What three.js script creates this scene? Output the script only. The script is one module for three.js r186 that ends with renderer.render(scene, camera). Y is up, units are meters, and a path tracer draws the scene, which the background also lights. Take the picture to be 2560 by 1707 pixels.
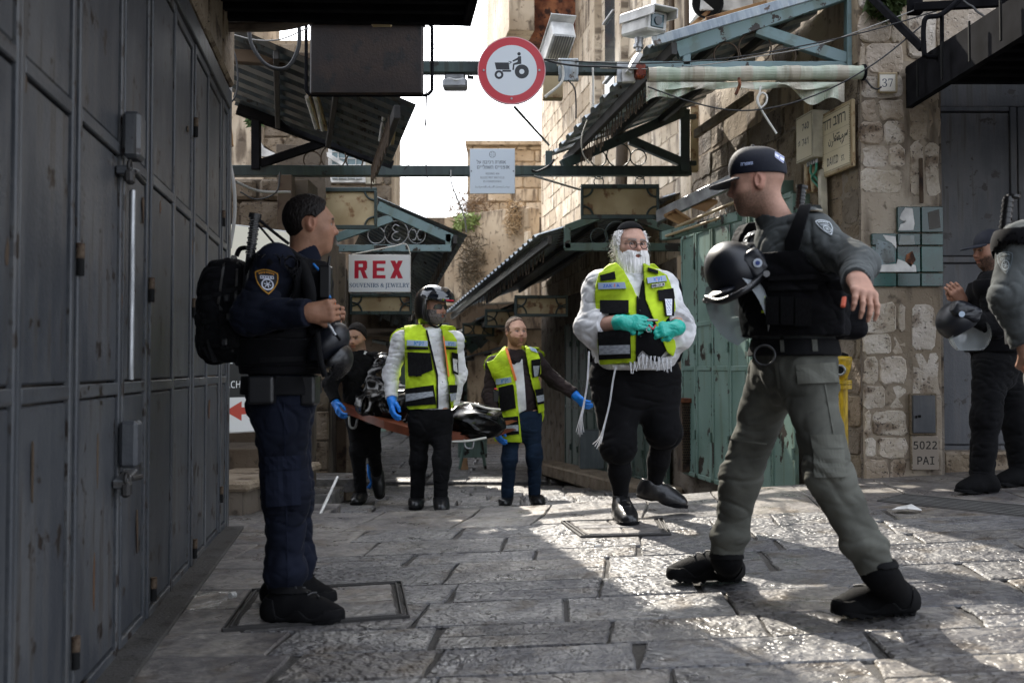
import * as THREE from 'three';
import { mergeGeometries } from 'three/addons/utils/BufferGeometryUtils.js';
import { ImprovedNoise } from 'three/addons/math/ImprovedNoise.js';

// ---------- camera, sky, sun, exposure ----------
const scene = new THREE.Scene();
const F = 2489, TILT = Math.atan(66.5 / F);
const camera = new THREE.PerspectiveCamera(37.85, 1024 / 682, 0.05, 400);
camera.position.set(0, 1, 0);
camera.rotation.set(TILT, 0, 0);
camera.focus = 6.2;
camera.userData.fStop = 3.4;
const SUN = new THREE.Vector3(-0.36, 0.84, -1).normalize();
{
  const w = 256, h = 128, data = new Float32Array(w * h * 4);
  for (let j = 0; j < h; j++) for (let i = 0; i < w; i++) {
    const el = ((j + 0.5) / h - 0.5) * Math.PI, az = ((i + 0.5) / w - 0.5) * 2 * Math.PI;
    const d = [Math.cos(az) * Math.cos(el), Math.sin(el), Math.sin(az) * Math.cos(el)];
    const c = d[0] * SUN.x + d[1] * SUN.y + d[2] * SUN.z, k = (j * w + i) * 4;
    const glow = 1.1 * Math.exp((c - 1) * 5) + 0.35 * Math.exp((c - 1) * 1.2);
    const hz = Math.exp(-Math.max(0, d[1]) * 2.2), up = d[1] > 0 ? 1 : 0.35;
    const G = 1.4;
    data[k] = (0.36 + 0.26 * hz + glow) * up * G;
    data[k + 1] = (0.42 + 0.24 * hz + glow * 0.97) * up * G;
    data[k + 2] = (0.54 + 0.18 * hz + glow * 0.93) * up * G;
    data[k + 3] = 1;
  }
  const sky = new THREE.DataTexture(data, w, h, THREE.RGBAFormat, THREE.FloatType);
  sky.mapping = THREE.EquirectangularReflectionMapping;
  sky.magFilter = sky.minFilter = THREE.LinearFilter;
  sky.needsUpdate = true;
  scene.background = sky; scene.environment = sky;
}
const sun = new THREE.DirectionalLight(new THREE.Color(1, 0.93, 0.82), 4.2);
sun.position.copy(SUN).multiplyScalar(40).add(new THREE.Vector3(0, 0, -8));
sun.target.position.set(0, 0, -8);
sun.castShadow = true; sun.shadow.mapSize.set(4096, 4096); sun.shadow.radius = 1;
Object.assign(sun.shadow.camera, { left: -16, right: 16, top: 18, bottom: -18, near: 1, far: 90 });
scene.add(sun, sun.target);
const renderer = new THREE.WebGLRenderer({ antialias: true });
renderer.toneMapping = THREE.LinearToneMapping;
renderer.toneMappingExposure = 2.55;
renderer.shadowMap.enabled = true;

// ---------- helpers ----------
let rs = 7;
const rnd = () => { rs = (rs + 0x6d2b79f5) | 0; let t = Math.imul(rs ^ (rs >>> 15), 1 | rs); t = (t + Math.imul(t ^ (t >>> 7), 61 | t)) ^ t; return ((t ^ (t >>> 14)) >>> 0) / 4294967296; };
const rr = (a, b) => a + (b - a) * rnd();
const V = (x, y, z) => new THREE.Vector3(x, y, z);
const { clamp, lerp, smoothstep: sst } = THREE.MathUtils;
const cT = Math.cos(TILT), sT = Math.sin(TILT);
// a point of the place from a direction measured in the 2560-wide survey picture and a distance in metres
function W(px, py, d) {
  const a = (px - 1280) / F, b = (853.5 - py) / F, k = d / (cT - b * sT);
  return V(a * k, 1 + (b * cT + sT) * k, -d);
}
const X = (px, d) => (px - 1280) / F * d;
const noise3 = new ImprovedNoise();
const N3 = (x, y, z) => noise3.noise(x + 31.7, y + 17.3, z + 53.1);
const names = new Map();
function numbered(n) { const k = names.get(n) ?? 0; names.set(n, k + 1); return k ? n + '_' + String(k).padStart(3, '0') : n; }
function shade(m) { m.castShadow = m.receiveShadow = true; return m; }
function thing(name, label, category, group, pos) {
  const o = new THREE.Group(); o.name = numbered(name); scene.add(o);
  if (pos) o.position.copy(pos);
  o.userData = { label, category }; if (group) o.userData.group = group;
  return o;
}
function struct(name) { const o = new THREE.Group(); o.name = numbered(name); o.userData.kind = 'structure'; scene.add(o); return o; }
// part: geometry is given in world axes; it is moved into its parent's axes
const _m = new THREE.Matrix4();
function part(parent, name, geo, mat, label) {
  const g = Array.isArray(geo) ? merge(geo) : geo;
  const o = shade(new THREE.Mesh(g, mat)); o.name = name; if (label) o.userData.label = label;
  parent.updateWorldMatrix(true, false);
  g.applyMatrix4(_m.copy(parent.matrixWorld).invert());
  parent.add(o); return o;
}
function solo(name, label, category, geo, mat, group) {
  const g = Array.isArray(geo) ? merge(geo) : geo;
  g.computeBoundingBox();
  const bb = g.boundingBox, b = V((bb.min.x + bb.max.x) / 2, bb.min.y, (bb.min.z + bb.max.z) / 2);
  g.translate(-b.x, -b.y, -b.z);
  const o = shade(new THREE.Mesh(g, mat)); o.name = numbered(name); o.position.copy(b);
  o.userData = { label, category }; if (group) o.userData.group = group; scene.add(o); return o;
}
function flat(g) { const r = g.index ? g.toNonIndexed() : g; for (const k of Object.keys(r.attributes)) if (!['position', 'normal', 'uv'].includes(k)) r.deleteAttribute(k); return r; }
const merge = (l) => l.length === 1 ? l[0] : mergeGeometries(l.map(flat), false);
function muv(g, s = 1, ox = 0, oy = 0) {   // uv in metres, per face, from the two axes that the face spans
  g = flat(g); const p = g.attributes.position, uv = new Float32Array(p.count * 2), a = V(), b = V(), c = V(), n = V();
  for (let i = 0; i < p.count; i += 3) {
    a.fromBufferAttribute(p, i); b.fromBufferAttribute(p, i + 1); c.fromBufferAttribute(p, i + 2);
    n.copy(b).sub(a).cross(c.sub(a)); const x = Math.abs(n.x), y = Math.abs(n.y), z = Math.abs(n.z);
    for (let k = 0; k < 3; k++) {
      const X_ = p.getX(i + k), Y_ = p.getY(i + k), Z_ = p.getZ(i + k);
      const [u, v] = x > y && x > z ? [Z_, Y_] : y > z ? [X_, Z_] : [X_, Y_];
      uv[(i + k) * 2] = u * s + ox; uv[(i + k) * 2 + 1] = v * s + oy;
    }
  }
  g.setAttribute('uv', new THREE.BufferAttribute(uv, 2)); return g;
}
function tris(list) {   // flat triangles from a list of Vector3
  const p = new Float32Array(list.length * 3); list.forEach((v, i) => { p[i * 3] = v.x; p[i * 3 + 1] = v.y; p[i * 3 + 2] = v.z; });
  const g = new THREE.BufferGeometry(); g.setAttribute('position', new THREE.BufferAttribute(p, 3)); g.computeVertexNormals(); return muv(g);
}
const quad = (o, a, b, c, d) => o.push(a, b, c, a, c, d);
function cbox(sx, sy, sz, c = 0.006) {   // box with chamfered edges
  const h = [sx / 2, sy / 2, sz / 2], L = [], P = (s, a) => { const q = [0, 0, 0]; for (let i = 0; i < 3; i++) q[i] = s[i] * (h[i] - (i === a ? 0 : c)); return V(...q); };
  c = Math.min(c, sx * 0.3, sy * 0.3, sz * 0.3);
  const out = (a, b, d, e) => { const n = b.clone().sub(a).cross(d.clone().sub(a)), m = a.clone().add(d); if (n.dot(m) < 0) { if (e) quad(L, e, d, b, a); else L.push(d, b, a); } else if (e) quad(L, a, b, d, e); else L.push(a, b, d); };
  for (let a = 0; a < 3; a++) {
    const b = (a + 1) % 3, d = (a + 2) % 3;
    for (const s of [1, -1]) {
      const S = (i, j) => { const q = [0, 0, 0]; q[a] = s; q[b] = i; q[d] = j; return q; };
      out(P(S(1, 1), a), P(S(-1, 1), a), P(S(-1, -1), a), P(S(1, -1), a));
      for (const t of [1, -1]) out(P(S(t, 1), a), P(S(t, 1), b), P(S(t, -1), b), P(S(t, -1), a));
    }
  }
  for (const x of [1, -1]) for (const y of [1, -1]) for (const z of [1, -1]) out(P([x, y, z], 0), P([x, y, z], 1), P([x, y, z], 2));
  return tris(L);
}
const shuv = (g) => { const uv = g.attributes.uv, a = rr(0, 7), b = rr(0, 7); for (let i = 0; i < uv.count; i++) uv.setXY(i, uv.getX(i) + a, uv.getY(i) + b); return g; };
function box(c, s, yaw = 0, ch = 0.006) { const g = shuv(cbox(s[0], s[1], s[2], ch)); if (yaw) g.rotateY(yaw); g.translate(c.x, c.y, c.z); return g; }
// beam of section w (sideways) x h (upwards) from a to b
function bar(a, b, w, h = w, up = V(0, 1, 0), ch = 0.005) {
  const d = b.clone().sub(a), l = d.length(), z = d.normalize(), x = up.clone().cross(z);
  if (x.lengthSq() < 1e-6) x.set(1, 0, 0); x.normalize();
  const y = z.clone().cross(x), g = shuv(cbox(w, h, l, ch));
  g.applyMatrix4(new THREE.Matrix4().makeBasis(x, y, z).setPosition(a.clone().add(b).multiplyScalar(0.5)));
  return g;
}
function cyl(a, b, r1, r2 = r1, seg = 12) {
  const d = b.clone().sub(a), l = d.length(), g = new THREE.CylinderGeometry(r2, r1, l, seg, 1);
  g.applyQuaternion(new THREE.Quaternion().setFromUnitVectors(V(0, 1, 0), d.normalize()));
  g.translate((a.x + b.x) / 2, (a.y + b.y) / 2, (a.z + b.z) / 2); return flat(g);
}
function tube(pts, r, n = 24, seg = 6) { return flat(new THREE.TubeGeometry(new THREE.CatmullRomCurve3(pts), n, r, seg, false)); }
function sag(a, b, drop, r, n = 20, wob = 0) {
  const pts = []; for (let i = 0; i <= 6; i++) { const t = i / 6, p = a.clone().lerp(b, t); p.y -= drop * 4 * t * (1 - t) + wob * (rnd() - 0.5); pts.push(p); }
  return tube(pts, r, n, 5);
}
function torus(c, r, t, axis = V(0, 0, 1), arc = Math.PI * 2, a0 = 0) { const g = new THREE.TorusGeometry(r, t, 6, 28, arc); g.rotateZ(a0); g.applyQuaternion(new THREE.Quaternion().setFromUnitVectors(V(0, 0, 1), axis)); g.translate(c.x, c.y, c.z); return flat(g); }
// a slab whose outline is poly (points in a plane), thickened by t along n, edge chamfered
function slab(poly, n, t, ch = 0.004) {
  const L = [], m = V(); poly.forEach((p) => m.add(p)); m.divideScalar(poly.length);
  const back = poly.map((p) => p.clone().addScaledVector(n, -t)), mid = poly.map((p) => p.clone().addScaledVector(n, -ch));
  const top = poly.map((p) => { const q = m.clone().sub(p), l = q.length(); return p.clone().addScaledVector(q, Math.min(0.4, ch * 1.2 / l)); });
  const k = poly.length, a0 = poly[1].clone().sub(poly[0]).cross(m.clone().sub(poly[0])).dot(n) > 0;
  for (let i = 0; i < k; i++) {
    const j = (i + 1) % k;
    if (a0) { L.push(top[i], top[j], m); quad(L, mid[i], mid[j], top[j], top[i]); quad(L, back[i], back[j], mid[j], mid[i]); }
    else { L.push(top[j], top[i], m); quad(L, mid[j], mid[i], top[i], top[j]); quad(L, back[j], back[i], mid[i], mid[j]); }
  }
  return tris(L);
}
function panel(c, w, h, n, up = V(0, 1, 0)) {   // a flat face with uv 0..1, for print
  const g = new THREE.PlaneGeometry(w, h), z = n.clone().normalize(), x = up.clone().cross(z).normalize(), y = z.clone().cross(x);
  g.applyMatrix4(new THREE.Matrix4().makeBasis(x, y, z).setPosition(c)); return flat(g);
}
// ground: rises to the right, ends at the top step (the ridge), then goes down in steps
const rise = (x) => 0.05 * 0.35 * Math.log(1 + Math.exp((x + 1.0) / 0.35)) ;
const ridge = (x) => x < 0.2 ? 6.85 : x < 1.8 ? 6.85 + (x - 0.2) * 0.22 : 7.2 + (x - 1.8) * 0.25;
const STEP = 1.2;
const stepY = (k) => k > 6 ? -0.9 : -0.11 - 0.115 * k;
function gy(x, d) { if (d <= ridge(x)) return rise(x); return stepY(Math.floor((d - 6.9) / STEP < 0 ? 0 : (d - 6.9) / STEP)); }
const lx = (d) => -0.843 - 0.154 * d;        // plane of the steel doors on the left
const rx = (d) => 3.76 - 0.154 * d;          // plane of the stone wall on the right
const U = V(-0.1522, 0, -0.9883);            // direction of the street
const YAW = Math.atan2(0.1522, 0.9883);

// ---------- textures ----------
function pnoise(seed) {
  const P = new Uint16Array(4096); let s = seed * 7919 + 13; for (let i = 0; i < 4096; i++) { s = (Math.imul(s, 1103515245) + 12345) >>> 0; P[i] = (s >>> 12) & 4095; }
  const g = (ix, iy, x, y) => { const a = P[(P[ix & 4095] + iy * 57) & 4095] / 4096 * 6.2832; return Math.cos(a) * x + Math.sin(a) * y; };
  return (x, y, per) => {
    const i = Math.floor(x), j = Math.floor(y), fx = x - i, fy = y - j, m = (q) => ((q % per) + per) % per;
    const u = fx * fx * fx * (fx * (fx * 6 - 15) + 10), v = fy * fy * fy * (fy * (fy * 6 - 15) + 10);
    return 1.5 * lerp(lerp(g(m(i), m(j), fx, fy), g(m(i + 1), m(j), fx - 1, fy), u), lerp(g(m(i), m(j + 1), fx, fy - 1), g(m(i + 1), m(j + 1), fx - 1, fy - 1), u), v);
  };
}
const pn = pnoise(3), pn2 = pnoise(11);
function fbm(n, u, v, f, o, g = 0.5) { let s = 0, a = 1; for (let i = 0; i < o; i++) { s += a * n(u * f, v * f, f); f *= 2; a *= g; } return s; }
function tex(size, fn, rep = 1, srgb = true) {
  const d = new Uint8Array(size * size * 4);
  for (let j = 0; j < size; j++) for (let i = 0; i < size; i++) { const c = fn(i / size, j / size), k = (j * size + i) * 4; for (let q = 0; q < 3; q++) d[k + q] = clamp((c.length ? c[q] : c) * 255, 0, 255); d[k + 3] = 255; }
  const t = new THREE.DataTexture(d, size, size); t.wrapS = t.wrapT = THREE.RepeatWrapping; t.magFilter = t.minFilter = THREE.LinearFilter;
  t.repeat.set(rep, rep); if (srgb) t.colorSpace = THREE.SRGBColorSpace; t.needsUpdate = true; return t;
}
const mixc = (a, b, t) => { t = clamp(t, 0, 1); return [lerp(a[0], b[0], t), lerp(a[1], b[1], t), lerp(a[2], b[2], t)]; };
const T = {};
T.stone = tex(512, (u, v) => { const b = fbm(pn, u, v, 3, 6), s = fbm(pn2, u, v, 5, 5), f = fbm(pn, u, v, 40, 3); let c = mixc([0.86, 0.82, 0.76], [1, 0.98, 0.95], 0.5 + b * 0.8 + f * 0.35); c = mixc(c, [0.5, 0.43, 0.36], sst(s, 0.25, 0.9) * 0.75); return mixc(c, [0.3, 0.27, 0.25], sst(f + s * 0.5, 0.55, 1) * 0.7); }, 1.1);
T.stoneB = tex(512, (u, v) => 0.5 + 0.3 * fbm(pn, u, v, 6, 6, 0.6) - 0.35 * sst(fbm(pn2, u, v, 24, 3), 0.35, 0.8), 1.1, false);
T.pave = tex(512, (u, v) => { const b = fbm(pn2, u, v, 3, 5), f = fbm(pn, u, v, 22, 4); let c = mixc([0.66, 0.65, 0.66], [1, 0.98, 0.94], 0.5 + b * 0.55 + f * 0.45); return mixc(c, [0.62, 0.52, 0.4], sst(fbm(pn, u, v, 5, 4), 0.2, 0.9) * 0.45); }, 0.9);
T.paveB = tex(1024, (u, v) => { const a = fbm(pn, u, v, 24, 3, 0.5), q = fbm(pn2, u, v, 7, 3), c = fbm(pn2, u * 0.5, v, 40, 2); return 0.2 + 0.42 * sst(a + 0.4 * q, -0.55, 0.5) + 0.2 * sst(c, -0.4, 0.5) + 0.12 * q; }, 0.9, false);
T.paveR = tex(512, (u, v) => clamp(0.5 + 0.26 * fbm(pn, u, v, 6, 5) + 0.12 * fbm(pn2, u, v, 40, 2), 0.2, 0.9), 0.9, false);
T.fine = tex(512, (u, v) => 0.5 + 0.35 * fbm(pn, u, v, 30, 4, 0.7), 2, false);
T.plaster = tex(512, (u, v) => { const b = fbm(pn, u, v, 2, 6), st = fbm(pn2, u * 4, v, 4, 5); let c = mixc([0.8, 0.75, 0.68], [1, 0.97, 0.92], 0.5 + b); c = mixc(c, [0.5, 0.46, 0.42], sst(st + b * 0.4, 0.05, 1.0) * 0.85); return mixc(c, [0.35, 0.31, 0.28], sst(fbm(pn, u, v, 26, 4), 0.45, 0.9) * 0.5); }, 0.35);
T.paint = tex(1024, (u, v) => { const b = fbm(pn, u, v, 3, 5), st = fbm(pn2, u * 16, v, 2, 4, 0.6), f = fbm(pn, u, v, 60, 2), sp = fbm(pn2, u, v, 14, 5, 0.6); let c = mixc([0.66, 0.68, 0.71], [1, 0.99, 0.97], 0.5 + b * 0.7 + st * 0.4 + f * 0.08); c = mixc(c, [0.55, 0.47, 0.4], sst(st + b * 0.5, 0.2, 1.1) * 0.6); c = mixc(c, [0.62, 0.64, 0.68], sst(fbm(pn2, u * 3, v, 3, 5), 0.1, 0.8) * 0.5); c = mixc(c, [1.25, 1.25, 1.25], sst(fbm(pn, u * 30, v * 1.5, 4, 3), 0.75, 0.95) * 0.35); return mixc(c, [0.36, 0.25, 0.18], sst(sp + 0.35 * b, 0.72, 0.98) * 0.85); }, 0.55);
T.teal = tex(1024, (u, v) => { const b = fbm(pn, u, v, 3, 5), sp = fbm(pn2, u, v, 8, 6, 0.65), st = fbm(pn, u * 10, v, 2, 4); let c = mixc([0.82, 0.86, 0.84], [1, 1, 1], 0.5 + b * 0.6); c = mixc(c, [0.72, 0.68, 0.58], sst(st, 0.2, 1) * 0.5); c = mixc(c, [0.95, 1, 0.97], sst(fbm(pn, u, v, 20, 3), 0.5, 0.7) * 0.4); return mixc(c, [0.32, 0.2, 0.15], sst(sp + st * 0.35 + b * 0.3, 0.6, 0.74)); }, 0.4);
T.rust = tex(512, (u, v) => { const b = fbm(pn, u, v, 4, 6, 0.6), s = fbm(pn2, u, v, 9, 5, 0.6); let c = mixc([0.55, 0.34, 0.22], [0.95, 0.72, 0.55], 0.5 + b * 0.8); return mixc(c, [0.22, 0.13, 0.1], sst(s, 0.05, 0.7) * 0.8); }, 0.7);
T.board = tex(512, (u, v) => { const b = fbm(pn, u, v, 3, 6), s = fbm(pn2, u, v, 6, 6, 0.6), st = fbm(pn, u * 8, v, 2, 4); let c = mixc([0.85, 0.78, 0.66], [1, 0.95, 0.85], 0.5 + b); c = mixc(c, [0.58, 0.4, 0.26], sst(s + st * 0.3, 0.25, 0.9) * 0.8); return mixc(c, [0.3, 0.2, 0.15], sst(s, 0.7, 1) * 0.7); }, 0.8);
T.weave = tex(256, (u, v) => 0.5 + 0.25 * Math.sin(u * 6.2832 * 64) * Math.sin(v * 6.2832 * 64) + 0.2 * fbm(pn, u, v, 12, 3), 6, false);
T.mot = tex(256, (u, v) => clamp(0.86 + 0.16 * fbm(pn, u, v, 4, 5), 0.5, 1), 1.6);
const M = {};
function mat(r, g, b, rough = 0.8, o = {}) {
  const m = new (o.phys ? THREE.MeshPhysicalMaterial : THREE.MeshStandardMaterial)({ color: new THREE.Color().setRGB(r, g, b), roughness: rough, metalness: o.metal ?? 0 });
  if (o.map) m.map = o.map; if (o.bump) { m.bumpMap = o.bump; m.bumpScale = o.bs ?? 0.003; } if (o.rmap) { m.roughnessMap = o.rmap; m.roughness = 1; }
  if (o.vc) m.vertexColors = true; if (o.phys) Object.assign(m, o.phys); if (o.side) m.side = THREE.DoubleSide;
  return m;
}
M.pave = [[0.155, 0.156, 0.163], [0.122, 0.124, 0.132], [0.178, 0.178, 0.182], [0.142, 0.139, 0.139], [0.19, 0.18, 0.168]].map((c) => mat(...c, 0.4, { map: T.pave, bump: T.paveB, bs: 0.017, rmap: T.paveR }));
M.paveSmooth = [[0.18, 0.172, 0.168], [0.205, 0.193, 0.182], [0.158, 0.154, 0.152]].map((c) => mat(...c, 0.4, { map: T.pave, bump: T.paveB, bs: 0.004, rmap: T.paveR }));
M.mortar = mat(0.055, 0.054, 0.054, 0.95, { map: T.stone, bump: T.fine, bs: 0.004 });
M.wallMortar = mat(0.2, 0.178, 0.155, 0.95, { map: T.stone, bump: T.stoneB, bs: 0.008 });
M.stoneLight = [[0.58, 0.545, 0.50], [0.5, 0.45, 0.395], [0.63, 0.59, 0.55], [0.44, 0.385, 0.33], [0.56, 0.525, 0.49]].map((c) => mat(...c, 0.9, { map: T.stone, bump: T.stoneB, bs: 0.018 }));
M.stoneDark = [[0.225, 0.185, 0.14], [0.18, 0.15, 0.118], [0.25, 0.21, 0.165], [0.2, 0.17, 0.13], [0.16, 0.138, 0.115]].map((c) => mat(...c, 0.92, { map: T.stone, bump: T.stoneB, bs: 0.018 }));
M.ashlar = [[0.57, 0.515, 0.44], [0.52, 0.465, 0.395], [0.61, 0.56, 0.49]].map((c) => mat(...c, 0.9, { map: T.plaster, bump: T.stoneB, bs: 0.005 }));
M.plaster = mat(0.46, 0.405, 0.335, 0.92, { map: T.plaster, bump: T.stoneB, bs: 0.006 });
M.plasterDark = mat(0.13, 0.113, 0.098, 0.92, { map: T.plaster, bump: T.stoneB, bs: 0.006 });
M.door = mat(0.086, 0.09, 0.097, 0.5, { map: T.paint, bump: T.fine, bs: 0.0008 });
M.doorFrame = mat(0.088, 0.092, 0.098, 0.5, { map: T.paint, bump: T.fine, bs: 0.0008 });
M.gate = mat(0.085, 0.085, 0.092, 0.5, { map: T.paint, bump: T.fine, bs: 0.001 });
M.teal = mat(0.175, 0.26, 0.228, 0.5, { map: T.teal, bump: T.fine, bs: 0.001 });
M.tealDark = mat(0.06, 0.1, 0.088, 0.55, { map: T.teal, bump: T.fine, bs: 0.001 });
M.greenSteel = mat(0.038, 0.066, 0.062, 0.5, { map: T.paint });
M.blueSteel = mat(0.19, 0.27, 0.29, 0.5, { map: T.teal });
M.blackSteel = mat(0.014, 0.014, 0.016, 1, { map: T.mot, phys: { specularIntensity: 0.06 } });
M.iron = mat(0.03, 0.027, 0.025, 0.6, { map: T.mot });
M.pierMortar = mat(0.4, 0.365, 0.325, 0.95, { map: T.plaster, bump: T.stoneB, bs: 0.01 });
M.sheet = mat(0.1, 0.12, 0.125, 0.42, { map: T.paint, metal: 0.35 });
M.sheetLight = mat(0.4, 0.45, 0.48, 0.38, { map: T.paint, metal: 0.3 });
M.rust = mat(0.3, 0.21, 0.155, 0.85, { map: T.rust, bump: T.stoneB, bs: 0.002 });
M.rustDark = mat(0.085, 0.066, 0.054, 0.85, { map: T.board });
M.board = mat(0.42, 0.37, 0.28, 0.6, { map: T.board });
M.grey = mat(0.33, 0.33, 0.33, 0.45, { metal: 0.5 });
M.galv = mat(0.42, 0.43, 0.44, 0.4, { metal: 0.7, map: T.mot });
M.white = mat(0.75, 0.74, 0.71, 0.45, { map: T.mot });
M.cream = mat(0.55, 0.5, 0.38, 0.5, { map: T.mot });
M.cable = mat(0.015, 0.015, 0.016, 0.6);
M.cableGrey = mat(0.3, 0.29, 0.27, 0.6);
M.cableWhite = mat(0.6, 0.58, 0.53, 0.5);
M.wood = mat(0.3, 0.19, 0.1, 0.7, { map: T.board });
M.dark = mat(0.012, 0.012, 0.012, 0.9, { phys: { specularIntensity: 0.2 } });
M.glassDark = mat(0.03, 0.04, 0.045, 0.08);
M.canvas = mat(0.62, 0.63, 0.58, 0.85, { map: T.mot, bump: T.weave, bs: 0.001 });
// canvases for print
function paint(w, h, draw) { const c = document.createElement('canvas'); c.width = w; c.height = h; const g = c.getContext('2d'); draw(g, w, h); const t = new THREE.CanvasTexture(c); t.colorSpace = THREE.SRGBColorSpace; t.anisotropy = 8; return t; }
const print = (t, rough = 0.45) => new THREE.MeshStandardMaterial({ map: t, roughness: rough });
// Letters drawn as pen strokes, in a box 10 wide and 10 high (y down); the fonts at hand lack these alphabets
const HEB = {
  'א': '1,0 9,10;8,0 8,3 5.5,5;2.5,4 1,7 1,10', 'ב': '1,1 7,1 7,9;0,9 9,9', 'ד': '0,1 9,1;7,1 7,10', 'ה': '0.5,1 8,1 8,10;1.5,4 1.5,10', 'ו': '3,1 5,1 5,10', 'ז': '2,1 7,1;5,1 4.4,10',
  'ח': '1,10 1,1 8,1 8,10', 'י': '3,1 5,1 5,5', 'כ': '1,1 6,1 8,3 8,7 6,9 1,9', 'ל': '2,-3 2,1 8,1 8,4 4,10', 'ם': '1,1 8,1 8,9 1,9 1,1', 'מ': '1,10 2.5,3 0.5,1;2.5,3 5,1 8,2 8,9 4.5,9', 'נ': '3,1 6,1 6,9 2,9',
  'ט': '1,1 1,9 8,9 8,2 5,1 4,4',
  'ס': '0,1 8,1 8,6 5,9 3.5,9 1,6 1,1', 'ע': '1,1 6,8;8,1 7,6 1,10', 'פ': '2,5 2,1 6,1 8,3 8,9 1,9;2,5 4.5,5', 'ק': '1,1 8,1 8,4 5,8;1.5,4 1.5,13', 'ר': '1,1 7,1 8,3 8,10', 'ש': '1,1 2,9 6,9 9,1;5,1 3,6', 'ת': '1,1 8,1 8,10;2.5,1 2.5,9 0.5,9.5', '"': '2,0 2,3;5,0 5,3',
};
function hebrew(g, text, right, top, size, wdt, adv = 0.92, col) {
  let x = right; g.lineWidth = wdt; g.lineCap = 'round'; g.lineJoin = 'round'; if (col) g.strokeStyle = col;
  for (const ch of text) {
    if (ch === ' ') { x -= size * 0.5; continue; }
    const nar = 'ויז"'.includes(ch) ? 0.55 : 'נ'.includes(ch) ? 0.75 : 1; x -= size * adv * nar;
    for (const s of HEB[ch].split(';')) { g.beginPath(); s.split(' ').forEach((q, i) => { const [a, b] = q.split(',').map(Number); const X_ = x + (nar < 1 ? a - 1.5 : a) * size * 0.08, Y_ = top + b * size * 0.1; i ? g.lineTo(X_, Y_) : g.moveTo(X_, Y_); }); g.stroke(); }
  }
}
function strokes(g, list, x, y, s, w) { g.lineWidth = w; g.lineCap = g.lineJoin = 'round'; for (const q of list.split(';')) { const p = q.split(' ').map((a) => a.split(',').map(Number)); g.beginPath(); g.moveTo(x + p[0][0] * s, y + p[0][1] * s); if (p.length === 1) g.lineTo(x + p[0][0] * s + 0.1, y + p[0][1] * s); for (let i = 1; i < p.length; i++) { const m = p[i + 1] && i < p.length - 1 ? [(p[i][0] + p[i + 1][0]) / 2, (p[i][1] + p[i + 1][1]) / 2] : p[i]; g.quadraticCurveTo(x + p[i][0] * s, y + p[i][1] * s, x + m[0] * s, y + m[1] * s); } g.stroke(); } }
// ---------- ground ----------
const stoneSeries = (a, b, lo, hi) => { const r = [a]; while (b - r[r.length - 1] > hi) r.push(r[r.length - 1] + rr(lo, hi)); r.push(b); return r; };
const frac = (p) => { // outline with a few extra jittered points on each edge
  const o = []; for (let i = 0; i < p.length; i++) { const a = p[i], b = p[(i + 1) % p.length]; o.push(a); for (const t of [0.34, 0.67]) { const q = [lerp(a[0], b[0], t), lerp(a[1], b[1], t)]; o.push([q[0] + rr(-0.006, 0.006), q[1] + rr(-0.006, 0.006)]); } } return o;
};
function pave(parent, poly, mats, lift = 0, gap = 0.0075, thick = 0.1, yf = gy, ch = 0.006) {
  const m = [0, 0]; poly.forEach((p) => { m[0] += p[0] / poly.length; m[1] += p[1] / poly.length; });
  const q = frac(poly.map((p) => { const dx = m[0] - p[0], dy = m[1] - p[1], l = Math.hypot(dx, dy); return [p[0] + dx / l * gap * 1.4, p[1] + dy / l * gap * 1.4]; }));
  const tx = rr(-0.0025, 0.0025), td = rr(-0.0025, 0.0025), y0 = lift + rr(-0.0015, 0.0015);
  const g = slab(q.map((p) => V(p[0], yf(p[0], p[1]) + y0 + tx * (p[0] - m[0]) + td * (p[1] - m[1]), -p[1])), V(0, 1, 0), thick, ch);
  const uv = g.attributes.uv, ox = rr(0, 9), oy = rr(0, 9), an = rr(0, 6.3), c = Math.cos(an), s = Math.sin(an);
  for (let i = 0; i < uv.count; i++) { const a = uv.getX(i), b = uv.getY(i); uv.setXY(i, a * c - b * s + ox, a * s + b * c + oy); }
  return part(parent, 'paving_stone', g, mats[Math.floor(rnd() * mats.length)]);
}
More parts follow.
